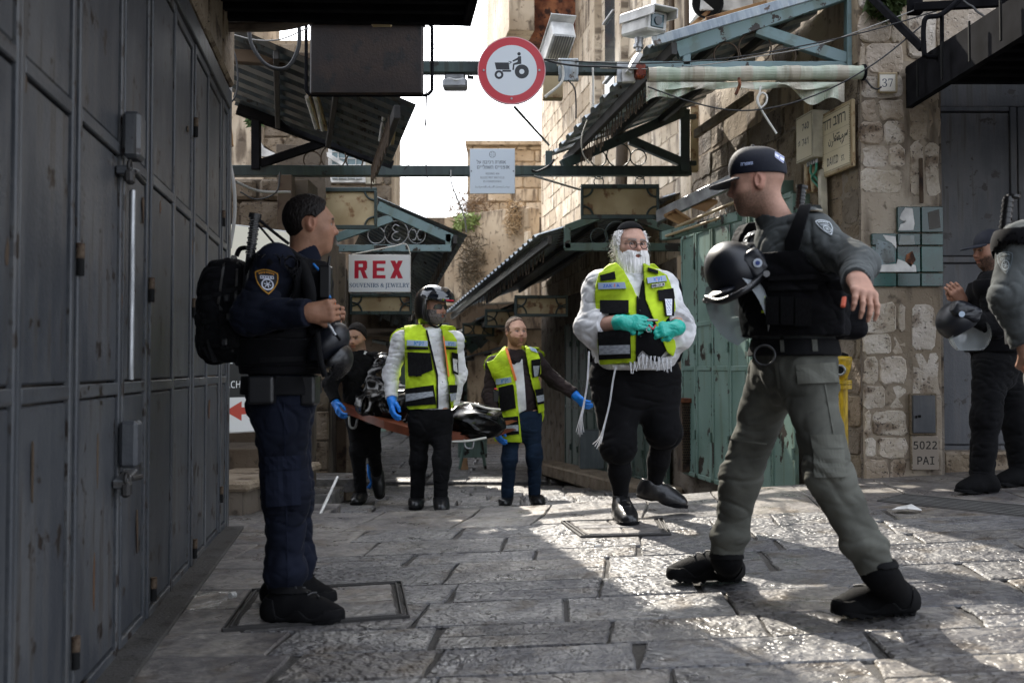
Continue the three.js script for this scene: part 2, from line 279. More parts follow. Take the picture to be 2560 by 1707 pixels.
{
  const pavement = struct('pavement');
  const L = []; const gx = []; for (let x = -9; x <= 12; x += 0.5) gx.push(x);
  const base = (x, d) => V(x, rise(x) - 0.013, -d);
  for (let i = 0; i < gx.length - 1; i++) for (let d = -10; d < 6.7; d += 0.9) { const e = Math.min(d + 0.9, 6.8); quad(L, base(gx[i], d), base(gx[i + 1], d), base(gx[i + 1], e), base(gx[i], e)); }
  part(pavement, 'bedding', tris(L), M.mortar);
  // slanted rows of old flags
  const rows = [1.55, 2.0, 2.42, 2.76, 3.12, 3.42, 3.72, 4.1, 4.45, 4.92, 5.2, 5.62, 6.02], sk = 0.11;
  const at = (u, v) => [u + sk * (v - 4), v - 0.03 * u];
  let lastCut = [];
  for (let r = 0; r < rows.length - 1; r++) {
    const a = rows[r], b = rows[r + 1], u0 = -3.2, u1 = 5.6;
    const cuts = stoneSeries(u0 + rr(0, 0.4), u1, 0.34 + 0.2 * rnd(), 0.8);
    for (let i = 0; i < cuts.length - 1; i++) {
      const j = () => rr(-0.018, 0.018), p = [at(cuts[i] + j(), a), at(cuts[i + 1] + j(), a), at(cuts[i + 1] + j(), b), at(cuts[i] + j(), b)];
      const cx = (p[0][0] + p[2][0]) / 2, cd = (p[0][1] + p[2][1]) / 2;
      if (cx < lx(cd) - 0.2 || Math.abs(cx) > 0.62 * cd + 0.6) continue;
      if (cuts[i + 1] - cuts[i] > 0.62 && rnd() < 0.25) { const m = (a + b) / 2, k = [at(cuts[i], m), at(cuts[i + 1], m)]; pave(pavement, [p[0], p[1], k[1], k[0]], M.pave); pave(pavement, [k[0], k[1], p[2], p[3]], M.pave); continue; }
      const smooth = cx < -0.75 + 0.1 * rnd();
      pave(pavement, p, smooth ? M.paveSmooth : M.pave);
    }
  }
  // the long smooth stones that make the top step
  let x = -2.1; const edge = (q) => ridge(q);
  while (x < 5.4) {
    const w = rr(0.42, 0.75), x2 = x + w, sk2 = 0.16;
    const a0 = 6.03 - 0.03 * x, a1 = 6.03 - 0.03 * x2;
    pave(pavement, [[x - sk2, a0], [x2 - sk2, a1], [x2 - sk2 * 0.3, (a1 + edge(x2)) / 2 + 0.05], [x2, edge(x2)], [x, edge(x)], [x - sk2 * 0.3, (a0 + edge(x)) / 2 + 0.05]], M.paveSmooth, 0, 0.005, 0.16, (px) => rise(px));
    x = x2;
  }
  for (let r = 0; r < 2; r++) { let q = 2.35; while (q < 6) { const w = rr(0.4, 0.8), d0 = 7.3 + r * 0.25, d1 = d0 + 0.25; pave(pavement, [[q, d0], [q + w, d0], [q + w, d1], [q, d1]], M.paveSmooth, 0, 0.005, 0.14, (px) => rise(px)); q += w; } }
  // side ground left of the steps
  for (let r = 0; r < 5; r++) { let q = -4; while (q < -1.9) { const w = rr(0.4, 0.7), d0 = 6.9 + r * 0.55; pave(pavement, [[q, d0], [q + w, d0], [q + w, d0 + 0.55], [q, d0 + 0.55]], M.paveSmooth, 0, 0.006, 0.12, () => -0.01); q += w; } }

  // stairs going down the street
  const stairs = struct('street_steps');
  const SL = []; for (let k = 0; k < 8; k++) { const d0 = 6.9 + STEP * k, d1 = k === 7 ? 60 : d0 + STEP, y = stepY(k) - 0.05; quad(SL, V(-6, y, -d0), V(5, y, -d0), V(5, y, -d1), V(-6, y, -d1)); }
  part(stairs, 'bedding', tris(SL), M.mortar);
  const far = [];
  for (let k = 0; k < 13; k++) {
    const d0 = 6.9 + STEP * k, rowsN = k < 3 ? 3 : 2;
    for (let r = 0; r < rowsN; r++) {
      const a = d0 + r * STEP / rowsN, b = d0 + (r + 1) * STEP / rowsN, y = stepY(k), xl = -1.95 - 0.154 * (d0 - 9.7), xr = rx(d0) + 0.1;
      let q = Math.max(xl, -0.36 * d0); while (q < xr) {
        const w = rr(0.3, 0.62);
        if (far.length < 175) far.push(pave(stairs, [[q, a], [q + w, a], [q + w, b], [q, b]], M.pave, 0, 0.01, 0.12, () => y, 0.016)); q += w;
      }
    }
  }
  const rest = []; for (let d = 17; d < 30; d += 0.6) for (let q = -4.6; q < 1.6; q += 0.7) rest.push(box(V(q + rr(-0.05, 0.05), -0.93 + rr(-0.005, 0.005), -d), [0.67, 0.06, 0.57], 0, 0.015));
  part(stairs, 'far_paving', rest, M.pave[0]).userData.kind = 'stuff';
  // ground sheet out to the horizon
  const G = struct('ground'); part(G, 'ground_sheet', new THREE.BoxGeometry(500, 0.2, 500).translate(0, -1.25, -60), M.mortar);
}
// covers set in the pavement: a metal frame with a tray of stone
function cover(label, P, lift = 0.006) {   // P: four [x, d] corners, near-left first, anticlockwise
  const t = thing('access_cover', label, 'manhole cover', null, V(P[0][0], gy(...P[0]), -P[0][1]));
  const v = (p, e) => V(p[0], gy(...p) + e, -p[1]), c = [0, 0]; P.forEach((p) => { c[0] += p[0] / 4; c[1] += p[1] / 4; });
  const ins = (p, k) => { const dx = c[0] - p[0], dd = c[1] - p[1], l = Math.hypot(dx, dd); return [p[0] + dx / l * k, p[1] + dd / l * k]; };
  for (const k of [0, 0.035]) for (let i = 0; i < 4; i++) part(t, 'frame', bar(v(ins(P[i], k), lift - 0.008), v(ins(P[(i + 1) % 4], k), lift - 0.008), 0.009, 0.03), M.iron);
  const Q = P.map((p) => ins(p, 0.06)), L4 = (a, b, s) => [lerp(a[0], b[0], s), lerp(a[1], b[1], s)];
  part(t, 'tray', slab(P.map((p) => v(ins(p, 0.01), lift - 0.002)), V(0, 1, 0), 0.02), M.mortar);
  const cell = (s0, s1, r0, r1) => { const A = (s, r) => L4(L4(Q[0], Q[1], s), L4(Q[3], Q[2], s), r); pave(t, [A(s0, r0), A(s1, r0), A(s1, r1), A(s0, r1)], M.paveSmooth, lift + 0.006, 0.004, 0.02); };
  for (const [s0, s1, r0, r1] of [[0, 0.52, 0, 0.42], [0.52, 1, 0, 0.42], [0, 1, 0.42, 0.62], [0, 0.45, 0.62, 1], [0.45, 1, 0.62, 1]]) cell(s0, s1, r0, r1);
  return t;
}
cover('square access cover with stone tray under the boots of the officer with the backpack', [[-1.09, 3.77], [-0.4, 3.88], [-0.5, 4.52], [-1.16, 4.45]]);
cover('square access cover with stone tray in the paving before the bearded man', [[0.38, 5.48], [0.86, 5.42], [0.9, 5.98], [0.3, 6.05]]);
{ const c = cover('access cover with stone tray and small white plate, cut off by the lower photo edge', [[-0.93, 2.45], [-0.25, 2.5], [-0.3, 3.02], [-0.98, 3.0]]);
  part(c, 'plate', box(V(-0.34, gy(-0.34, 2.98) + 0.02, -2.95), [0.07, 0.012, 0.05]), M.galv); }
{ // drain grating on the right
  const t = thing('drain_grating', 'long dark slotted drain grating in the paving near the grey gate', 'drain grating', null, V(2.9, gy(2.9, 6), -6));
  const y = (x, d) => gy(x, d) - 0.002, c = (s, r) => { const x = lerp(lerp(2.3, 2.55, r), lerp(2.95, 3.25, r), s), d = lerp(lerp(6.28, 5.15, s), lerp(6.5, 5.35, s), r); return V(x, y(x, d), -d); };
  for (const [a, b] of [[[0, 0], [1, 0]], [[0, 1], [1, 1]], [[0, 0], [0, 1]], [[1, 0], [1, 1]]]) part(t, 'frame', bar(c(...a), c(...b), 0.014, 0.018), M.iron);
  const slatM = mat(0.09, 0.088, 0.085, 0.6, { map: T.mot }); part(t, 'pit', slab([c(0, 0), c(1, 0), c(1, 1), c(0, 1)].map((p) => V(p.x, p.y + 0.0055, p.z)), V(0, 1, 0), 0.02), M.dark);
  for (let r = 1; r < 7; r++) part(t, 'slat', bar(c(0, r / 7), c(1, r / 7), 0.016, 0.018), slatM);
}
solo('paper_scrap', 'crumpled scrap of white paper on the paving beside the drain grating', 'paper', slab([V(2.2, 0.185, -5.78), V(2.27, 0.2, -5.72), V(2.36, 0.187, -5.75), V(2.33, 0.21, -5.82), V(2.26, 0.19, -5.85)], V(0, 1, 0), 0.006, 0.002), M.white);
solo('cigarette_end', 'small pale scrap lying in a paving joint before the bearded man', 'litter', cyl(V(0.42, 0.094, -5.1), V(0.45, 0.094, -5.12), 0.005), M.white);
// ---------- left: steel folding doors ----------
const LP = (d, y, out = 0) => V(lx(d) + out * 0.9883, y, -d - out * 0.1522);   // a point on the plane of the steel doors, out = towards the street
const LN = V(0.9883, 0, -0.1522);
{
  const defs = [['folding_door', 'near grey steel folding door, cropped by the left photo edge, with rusty hinge', [0.55, 1.05, 1.55, 2.0, 2.40, 2.885, 3.44], 0], ['folding_door', 'far grey steel folding door ending at the post beside the backpack', [3.47, 3.895, 4.42, 4.92, 5.40, 5.93, 6.2], 1]];
  const H = [0.03, 0.93, 1.75, 2.6];
  for (const [name, label, ds, k] of defs) {
    const t = thing(name, label, 'steel door', 'steel folding doors', LP(ds[0], 0));
    const fr = (a, b, w, h) => bar(a, b, w, h, LN, 0.004);
    for (let i = 0; i < ds.length - 1; i++) {
      const a = ds[i] + 0.012, b = ds[i + 1] - 0.012, bow = (i % 2 ? 0.004 : -0.002);
      for (let r = 0; r < 3; r++) { const g = bar(LP((a + b) / 2, H[r] + 0.027, bow), LP((a + b) / 2, H[r + 1] - 0.027, bow), b - a - 0.066, 0.02, LN, 0.006); part(t, 'panel', g, M.door); }
      for (const e of [a + 0.012, b - 0.012]) part(t, 'frame_stile', fr(LP(e, 0.02, 0.008 + bow), LP(e, 2.62, 0.008 + bow), 0.03, 0.022), M.doorFrame);
      for (const y of H) part(t, 'frame_rail', fr(LP(a + 0.03, y, 0.007 + bow), LP(b - 0.03, y, 0.007 + bow), 0.042, 0.022), M.doorFrame);
    }
    const hinge = (d, y) => { const h = part(t, 'hinge', cyl(LP(d, y - 0.05, 0.026), LP(d, y, 0.026), 0.012), M.dark); part(h, 'knuckle', cyl(LP(d, y, 0.026), LP(d, y + 0.045, 0.026), 0.013), M.rustDark); };
    (k ? [[3.9, 1.31], [4.92, 1.3], [4.92, 2.2], [5.95, 1.9], [4.0, 0.12], [5.0, 0.1], [5.95, 0.25]] : [[2.9, 1.32], [2.9, 0.18], [1.55, 1.3]]).forEach((q) => hinge(...q));
  }
  part(scene.getObjectByName('folding_door_001'), 'gap', bar(LP(3.456, 0.02, -0.012), LP(3.456, 2.6, -0.012), 0.05, 0.03, LN), M.dark);
  const brown = mat(0.13, 0.075, 0.045, 0.9, { map: T.board });
  for (let i = 0; i < 26; i++) {
    const dd = [0, 1.05, 1.55, 2.0, 2.4, 2.885, 3.44, 3.895, 4.42, 4.92, 5.4, 5.93][1 + (i * 5) % 11] + rr(0.05, 0.42) * (i % 2 ? 1 : 0.12), y = [0.9, 1.72, 1.3, 0.5, 2.2][i % 5] + rr(-0.1, 0.02), w = rr(0.006, 0.022), h = rr(0.04, 0.2), q = [];
    for (let k = 0; k < 9; k++) { const a = k / 9 * 6.2832; q.push(LP(dd + Math.cos(a) * w * rr(0.5, 1.2), y - h * 0.5 + Math.sin(a) * h * 0.5 * rr(0.6, 1.1), 0.0155)); }
    part(scene.getObjectByName(dd < 3.44 ? 'folding_door' : 'folding_door_001'), 'rust_stain', slab(q, LN, 0.004, 0.0004), i % 3 ? M.rustDark : brown);
  }
  // the dark gap, lock boxes and rod where the two doors meet
  solo('lock_rod', 'long bare steel rod bolted upright between the two grey folding doors', 'lock rod', [cyl(LP(3.45, 0.96, 0.05), LP(3.45, 1.62, 0.05), 0.011, 0.011, 10)], M.galv);
  for (const [y, l] of [[0.72, 'battered grey lock box low on the joint of the folding doors'], [1.78, 'battered grey lock box high on the joint of the folding doors']]) {
    const t = thing('lock_box', l, 'lock', null, LP(3.42, y));
    part(t, 'case', box(LP(3.42, y + 0.02, 0.06), [0.06, 0.16, 0.1], YAW, 0.012), M.doorFrame);
    part(t, 'hasp', bar(LP(3.34, y - 0.11, 0.04), LP(3.52, y - 0.09, 0.04), 0.03, 0.045, LN), M.doorFrame);
    part(t, 'bolt', cyl(LP(3.42, y - 0.1, 0.06), LP(3.58, y - 0.11, 0.06), 0.01), M.iron);
    part(t, 'padlock', [box(LP(3.36, y - 0.13, 0.06), [0.03, 0.05, 0.05], YAW, 0.01), torus(LP(3.36, y - 0.095, 0.06), 0.02, 0.006, LN)], M.iron);
  }
  const w = thing('shop_building', 'plastered stone shop building above and behind the grey folding doors', 'building', null, LP(3, 0));
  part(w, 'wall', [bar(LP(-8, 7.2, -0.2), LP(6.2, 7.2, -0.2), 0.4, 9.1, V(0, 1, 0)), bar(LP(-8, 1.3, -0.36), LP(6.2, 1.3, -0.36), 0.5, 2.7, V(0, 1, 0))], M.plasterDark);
  part(w, 'lintel', bar(LP(-2, 2.68, 0.0), LP(6.2, 2.68, 0.0), 0.07, 0.11), M.doorFrame);
  part(w, 'post', bar(LP(6.24, -0.05, 0.0), LP(6.24, 2.75, 0.0), 0.07, 0.06, LN), M.doorFrame);
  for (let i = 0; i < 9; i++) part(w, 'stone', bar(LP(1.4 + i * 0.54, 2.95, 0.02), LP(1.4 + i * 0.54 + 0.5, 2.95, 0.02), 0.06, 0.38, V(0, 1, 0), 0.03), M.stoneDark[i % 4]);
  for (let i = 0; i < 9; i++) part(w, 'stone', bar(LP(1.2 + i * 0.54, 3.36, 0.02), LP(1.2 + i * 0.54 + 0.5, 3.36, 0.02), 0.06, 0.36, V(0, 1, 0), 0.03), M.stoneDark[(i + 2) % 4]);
  part(w, 'door_sill', bar(LP(0.4, -0.005, 0.03), LP(6.2, -0.005, 0.03), 0.2, 0.05), M.mortar);
  const bt = thing('plastic_bottle', 'crushed clear plastic bottle lying at the foot of the grey folding doors', 'bottle', null, V(-1.27, 0.03, -4.1));
  const pl = new THREE.MeshPhysicalMaterial({ color: 0xffffff, roughness: 0.03, transmission: 1, thickness: 0, ior: 1.4 });
  part(bt, 'body', cyl(V(-1.31, 0.038, -4.1), V(-1.24, 0.036, -4.2), 0.032, 0.03, 14), pl); part(bt, 'neck', cyl(V(-1.24, 0.036, -4.2), V(-1.2, 0.034, -4.26), 0.028, 0.012, 12), pl); part(bt, 'cap', cyl(V(-1.2, 0.034, -4.26), V(-1.185, 0.033, -4.28), 0.014), M.white);
}
{ // dark awning over the doors at the top left
  const t = thing('metal_awning', 'dark flat metal awning with stepped fascia at the top left of the photo', 'awning', null, LP(5, 3));
  const e = (d) => -0.27 + 0.154 * (5.9 - d), q = (d, s, y) => V(lerp(lx(d) + 0.02, e(d), s), y, -d);
  part(t, 'roof_sheet', slab([q(-1.5, 0, 3.22), q(-1.5, 0.9, 3.16), q(5.9, 1, 3.16), q(5.9, 0, 3.22)], V(0, 1, 0), 0.05), M.blackSteel);
  part(t, 'fascia', [bar(q(5.9, 0, 3.13), q(5.9, 1, 3.1), 0.05, 0.1), bar(q(5.9, 1, 3.1), q(-1.5, 0.9, 3.1), 0.05, 0.12)], M.blackSteel);
  for (let i = 0; i < 6; i++) part(t, 'rib', bar(q(5.75 - i * 0.16, 0, 3.11), q(5.75 - i * 0.16, 1, 3.09), 0.05, 0.05), M.blackSteel);
  part(t, 'downpipe', tube([q(5.95, 0, 3.06), q(5.95, 0.25, 3.07), q(5.95, 0.45, 3.14), q(5.95, 0.72, 3.13)], 0.035), M.plasterDark);
  part(t, 'junction_box', box(q(5.98, 0.65, 3.16), [0.12, 0.16, 0.1]), M.board);
}
// ---------- roofs over the street ----------
function corrugated(A, B, A2, B2, pitch, h) {   // eave A-B, wall side A2-B2
  const len = A.distanceTo(B), n = Math.max(2, Math.round(len / pitch)), prof = [[0, 0], [0.5, 0], [0.6, 1], [0.9, 1]], S = [], L = [];
  const nor = B.clone().sub(A).cross(A2.clone().sub(A)).normalize(); if (nor.y < 0) nor.negate();
  for (let i = 0; i < n; i++) for (const [s, k] of prof) S.push([(i + s) / n, k * h]); S.push([1, 0]);
  const P = (s, t, k) => A.clone().lerp(B, s).lerp(A2.clone().lerp(B2, s), t).addScaledVector(nor, k);
  for (let i = 0; i < S.length - 1; i++) {
    const [s0, k0] = S[i], [s1, k1] = S[i + 1], e = 0.004;
    quad(L, P(s0, 0, k0 + e), P(s1, 0, k1 + e), P(s1, 1, k1 + e), P(s0, 1, k0 + e)); quad(L, P(s0, 1, k0), P(s1, 1, k1), P(s1, 0, k1), P(s0, 0, k0));
    quad(L, P(s0, 0, k0), P(s1, 0, k1), P(s1, 0, k1 + e), P(s0, 0, k0 + e));
  }
  return tris(L);
}
function awning(label, E0, E1, W0, W1, o = {}) {
  const t = thing('street_awning', label, 'awning', o.group ?? null, E0);
  part(t, 'roof_sheet', corrugated(E0, E1, W0, W1, o.pitch ?? 0.26, 0.035), o.mat ?? M.sheet);
  const dn = V(0, -0.05, 0), side = W0.clone().sub(E0).setY(0).normalize();
  const e0 = E0.clone().add(dn).addScaledVector(side, 0.14), e1 = E1.clone().add(dn).addScaledVector(side, 0.14);
  part(t, 'eave_beam', bar(e0, e1, 0.05, 0.1), o.beam ?? M.iron);
  for (const f of [0.4, 0.72]) part(t, 'purlin', bar(E0.clone().lerp(E1, 0.03).lerp(W0.clone().lerp(W1, 0.03), f).add(dn), E0.clone().lerp(E1, 0.97).lerp(W0.clone().lerp(W1, 0.97), f).add(dn), 0.045, 0.07), o.beam ?? M.iron);
  if (o.hooks) for (let i = 0; i < o.hooks; i++) {
    const p = e0.clone().lerp(e1, 0.06 + 0.88 * (i + rr(-0.25, 0.25)) / o.hooks).addScaledVector(side, 0.05), u = e1.clone().sub(e0).normalize(), r = 0.018, l = rr(0.12, 0.2);
    part(t, 'hook', tube([p.clone().add(V(0, 0, 0)), p.clone().add(V(0, -l, 0)), p.clone().addScaledVector(u, r).add(V(0, -l - r * 1.3, 0)), p.clone().addScaledVector(u, 2 * r).add(V(0, -l, 0)), p.clone().addScaledVector(u, 2 * r).add(V(0, -l * 0.45, 0))], 0.005, 10, 4), M.rustDark);
  }
  return t;
}
// parts of a gable frame, given in survey pixels at depths along its line
function frame(t, D, m, o) {
  const w = (p) => W(p[0], p[1], D(p[0]));
  for (const [n, a, b, s, h] of o.bars) part(t, n, bar(w(a), w(b), s, h ?? s), m);
  for (const [x, y, r] of o.rings ?? []) part(t, 'ring', torus(w([x, y]), r * D(x) / F, 0.007), o.ringMat ?? m);
}
const D2 = (px) => lerp(9.3, 10.6, (px - 590) / 1130);
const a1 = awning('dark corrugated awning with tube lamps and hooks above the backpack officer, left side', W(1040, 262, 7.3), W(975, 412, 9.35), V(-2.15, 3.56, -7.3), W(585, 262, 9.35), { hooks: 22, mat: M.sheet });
frame(a1, (p) => D2(p) - 0.04, M.blackSteel, { bars: [['top_chord', [592, 272], [980, 415], 0.1, 0.09], ['post', [640, 285], [640, 425], 0.08], ['diagonal', [648, 410], [822, 352], 0.07, 0.08], ['post', [967, 395], [967, 425], 0.06]], rings: [[780, 400, 22], [833, 393, 31], [886, 402, 21]], ringMat: M.rustDark });
for (const [x0, y0, x1, y1, d] of [[766, 242, 790, 320, 7.9], [786, 240, 806, 325, 7.9], [966, 245, 950, 350, 7.7], [990, 255, 972, 360, 7.7]]) {
  const t = solo('tube_lamp', x0 < 900 ? (x0 < 780 ? 'unlit tube lamp under the left awning, leftmost of four' : 'unlit tube lamp under the left awning, second of four from the left') : (x0 < 980 ? 'unlit tube lamp under the left awning, third of four from the left' : 'unlit tube lamp at the eave of the left awning, rightmost of four'), 'tube lamp', [cyl(W(x0, y0, d), W(x1, y1, d + 0.75), 0.016)], M.white, 'tube lamps under the left awning');
  part(t, 'housing', bar(W(x0 + 4, y0 - 4, d + 0.03), W(x1 + 8, y1 - 4, d + 0.78), 0.03, 0.05), M.board);
}
{ // the two green cross beams
  const t = thing('cross_beam', 'upper green square beam across the street carrying the tractor sign', 'beam', null, W(1280, 172, 7.6));
  part(t, 'beam', bar(W(1040, 170, 7.6), W(1600, 172, 7.6), 0.09, 0.088), M.greenSteel); part(t, 'rusty_end', bar(W(560, 140, 7.7), W(1040, 165, 7.6), 0.085, 0.1), M.rustDark);
  const s = thing('cross_beam', 'lower green beam across the street carrying the electric bicycle notice', 'beam', null, W(1280, 428, 10));
  part(s, 'beam', bar(W(580, 428, D2(580)), W(1725, 428, D2(1725)), 0.1, 0.1), M.greenSteel);
}
{ // hanging light box seen from behind
  const t = thing('hanging_sign_box', 'blank black sign box in a bent pipe frame hanging at upper left', 'sign box', null, W(916, 145, 6.9)), d = 6.9, r = 0.012;
  part(t, 'panel', bar(W(776, 146, d), W(1058, 146, d), 0.07, 0.52, V(0, 1, 0), 0.012), mat(0.022, 0.018, 0.015, 0.55, { map: T.rust, bump: T.fine, bs: 0.001 }));
  part(t, 'top_trim', bar(W(770, 52, d - 0.03), W(1062, 55, d - 0.03), 0.1, 0.05), M.blackSteel);
  const c = [[765, 62], [765, 226], [775, 238], [1068, 238], [1080, 226], [1080, 66], [1070, 57], [1060, 57]]; const g = []; for (let i = 0; i < c.length - 1; i++) g.push(cyl(W(...c[i], d), W(...c[i + 1], d), r, r, 8)); part(t, 'pipe_frame', g, M.blackSteel);
  part(t, 'hanger', [cyl(W(800, 50, d), W(800, 0, d), 0.014), cyl(W(1030, 50, d), W(1030, 0, d), 0.014)], M.blackSteel);
}
// ---------- left shops behind the officer ----------
{
  const t = thing('recessed_shop', 'dark recessed shop front with rough plaster behind the backpack officer', 'shop', null, V(-2.5, 0, -8.4));
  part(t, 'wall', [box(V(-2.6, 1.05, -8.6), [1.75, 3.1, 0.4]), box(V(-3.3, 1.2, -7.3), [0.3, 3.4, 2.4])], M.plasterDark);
  for (const [a, b, y0, y1] of [[575, 640, 450, 500], [598, 705, 505, 582], [570, 600, 505, 580], [650, 735, 448, 500]]) part(t, 'stone', bar(W(a, (y0 + y1) / 2, 8.38), W(b, (y0 + y1) / 2, 8.38), 0.09, (y1 - y0) * 8.38 / F, V(0, 1, 0), 0.03), M.stoneDark[1]);
  part(t, 'post', bar(W(715, 440, 8.2), W(715, 1200, 8.2), 0.12), M.rustDark);
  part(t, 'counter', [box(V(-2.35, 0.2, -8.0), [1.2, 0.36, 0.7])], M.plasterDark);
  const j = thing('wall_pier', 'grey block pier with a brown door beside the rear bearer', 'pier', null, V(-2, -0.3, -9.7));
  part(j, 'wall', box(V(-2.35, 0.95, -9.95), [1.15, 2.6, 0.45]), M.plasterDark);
  for (let i = 0; i < 8; i++) part(j, 'block', box(V(-1.97 + 0, -0.14 + i * 0.29, -9.72), [0.36, 0.28, 0.06], 0, 0.012), M.stoneDark[i % 4]);
  part(j, 'door', box(V(-1.69, 0.5, -9.9), [0.1, 1.7, 0.06]), M.rustDark); part(j, 'jamb', box(V(-1.6, 0.45, -9.98), [0.1, 1.7, 0.2]), M.stoneDark[2]);
  const k = thing('stone_ledge', 'worn stone ledge with moulded edge in front of the recessed shop', 'ledge', null, V(-1.9, 0, -7.4));
  part(k, 'slab', bar(V(-2.02, 0.2, -6.75), V(-1.8, 0.2, -8.2), 0.5, 0.07, V(0, 1, 0), 0.02), M.stoneDark[2]); part(k, 'riser', bar(V(-2.04, 0.08, -6.8), V(-1.83, 0.08, -8.2), 0.42, 0.18), M.plasterDark);
  solo('white_pole', 'short white pole leaning at the pavement edge behind the backpack officer', 'pole', cyl(V(-1.33, -0.02, -6.9), V(-1.33, 0.17, -7.6), 0.011), M.white);
}
{ // A.T.M sign
  const a = V(-2.04, 0, -6.98), b = V(-1.68, 0, -7.41), n = V(b.z - a.z, 0, -(b.x - a.x)).normalize(); if (n.z < 0) n.negate();
  const t = thing('atm_sign', 'cream and white A.T.M machine sign with red arrow behind the backpack officer', 'sign', null, V(-1.75, 0.5, -7.3));
  const u = b.clone().sub(a), c = a.clone().lerp(b, 0.5), w = u.length();
  part(t, 'board', [bar(a.clone().setY(1.28), b.clone().setY(1.28), 0.05, 1.48)], M.white);
  const tx = paint(512, 768, (g, W_, H_) => { g.scale(1.72, 1);
    g.fillStyle = '#e9e3cf'; g.fillRect(0, 0, W_, 250); g.fillStyle = '#dcdcd8'; g.fillRect(0, 250, W_, H_);
    g.fillStyle = '#1c1a19'; g.font = 'bold 92px sans-serif'; g.save(); g.translate(4, 178); g.scale(1.25, 1); g.fillText('A.T.M', 0, 0); g.restore(); g.font = '34px sans-serif'; g.fillText('Money Machine', 120, 226);
    g.fillStyle = '#111'; g.beginPath(); g.roundRect(-40, 400, 235, 240, 22); g.fill(); g.fillStyle = '#eee'; g.font = 'bold 130px sans-serif'; g.fillText('M', 10, 515); g.font = '36px sans-serif'; g.fillText('ACHINE', 8, 605);
    g.fillStyle = '#b5402f'; g.beginPath(); g.moveTo(8, 690); g.lineTo(80, 655); g.lineTo(80, 678); g.lineTo(420, 678); g.lineTo(420, 704); g.lineTo(80, 704); g.lineTo(80, 728); g.fill(); g.fillRect(300, 400, 160, 60);
  });
  part(t, 'face', panel(c.clone().setY(1.28).addScaledVector(n, 0.0285), w, 1.46, n), print(tx));
}
{ // cables and pipes on the corner behind the doors
  const mk = (l, pts, r, m) => solo('cable', l, 'cable', tube(pts, r, 30), m);
  mk('thick black cable hanging in a loop under the dark awning', [W(622, 60, 6.6), W(628, 110, 6.6), W(670, 165, 6.6), W(715, 170, 6.6), W(745, 120, 6.6), W(746, 35, 6.6)], 0.014, M.cable);
  mk('pale thin wire sagging under the dark awning', [W(560, 80, 6.7), W(640, 100, 6.7), W(700, 98, 6.7), W(770, 70, 6.7)], 0.005, M.cableGrey);
  mk('grey cable running down behind the folding doors', [W(560, 60, 6.6), W(575, 200, 6.6), W(570, 380, 6.6), W(584, 460, 6.6), W(586, 540, 6.6), W(574, 620, 6.6)], 0.012, M.cableGrey);
  mk('black cable running down the corner post', [W(548, 70, 6.6), W(556, 200, 6.6), W(572, 420, 6.6), W(575, 560, 6.6)], 0.012, M.cable);
  mk('thin black wire looping beside the corner post', [W(555, 70, 6.7), W(590, 150, 6.7), W(588, 240, 6.7), W(568, 265, 6.7)], 0.006, M.cable);
  mk('pale cable strung across the recessed shop', [W(590, 455, 7.6), W(650, 478, 7.9), W(725, 480, 8.1)], 0.011, M.cableGrey);
  mk('black wires tangled under the lower green beam', [W(600, 480, 8), W(640, 498, 8), W(690, 480, 8), W(700, 430, 8)], 0.007, M.cable);
  solo('wooden_stick', 'yellow wooden stick fixed upright at the corner of the folding doors', 'stick', cyl(W(561, 212, 6.45), W(577, 366, 6.45), 0.017), M.wood);
  solo('drain_pipe', 'short grey pipe on the wall top beside the folding doors', 'pipe', cyl(W(538, 125, 6.4), W(542, 215, 6.4), 0.045), M.plasterDark);
}
{ // the street goes on behind the photographer
  const t = thing('back_building', 'plain stone building across the square, outside the photo', 'building', null, V(-6, 0, 9)); part(t, 'wall', box(V(-7, 5, 9), [12, 10.4, 3]), M.plaster); part(t, 'roof', box(V(-7, 10.3, 9), [12.4, 0.3, 3.4]), M.plasterDark);
}
// ---------- right: stone building ----------
const RP = (d, y, out = 0) => V(rx(d) - out * 0.9883, y, -d + out * -0.1522 * -1 * -1);   // a point on the stone wall, out = towards the street
const RN = V(-0.9883, 0, 0.1522).normalize();
function RPo(d, y, out = 0) { return V(rx(d), y, -d).addScaledVector(RN, out); }
const OFFCUT = { v: [] };
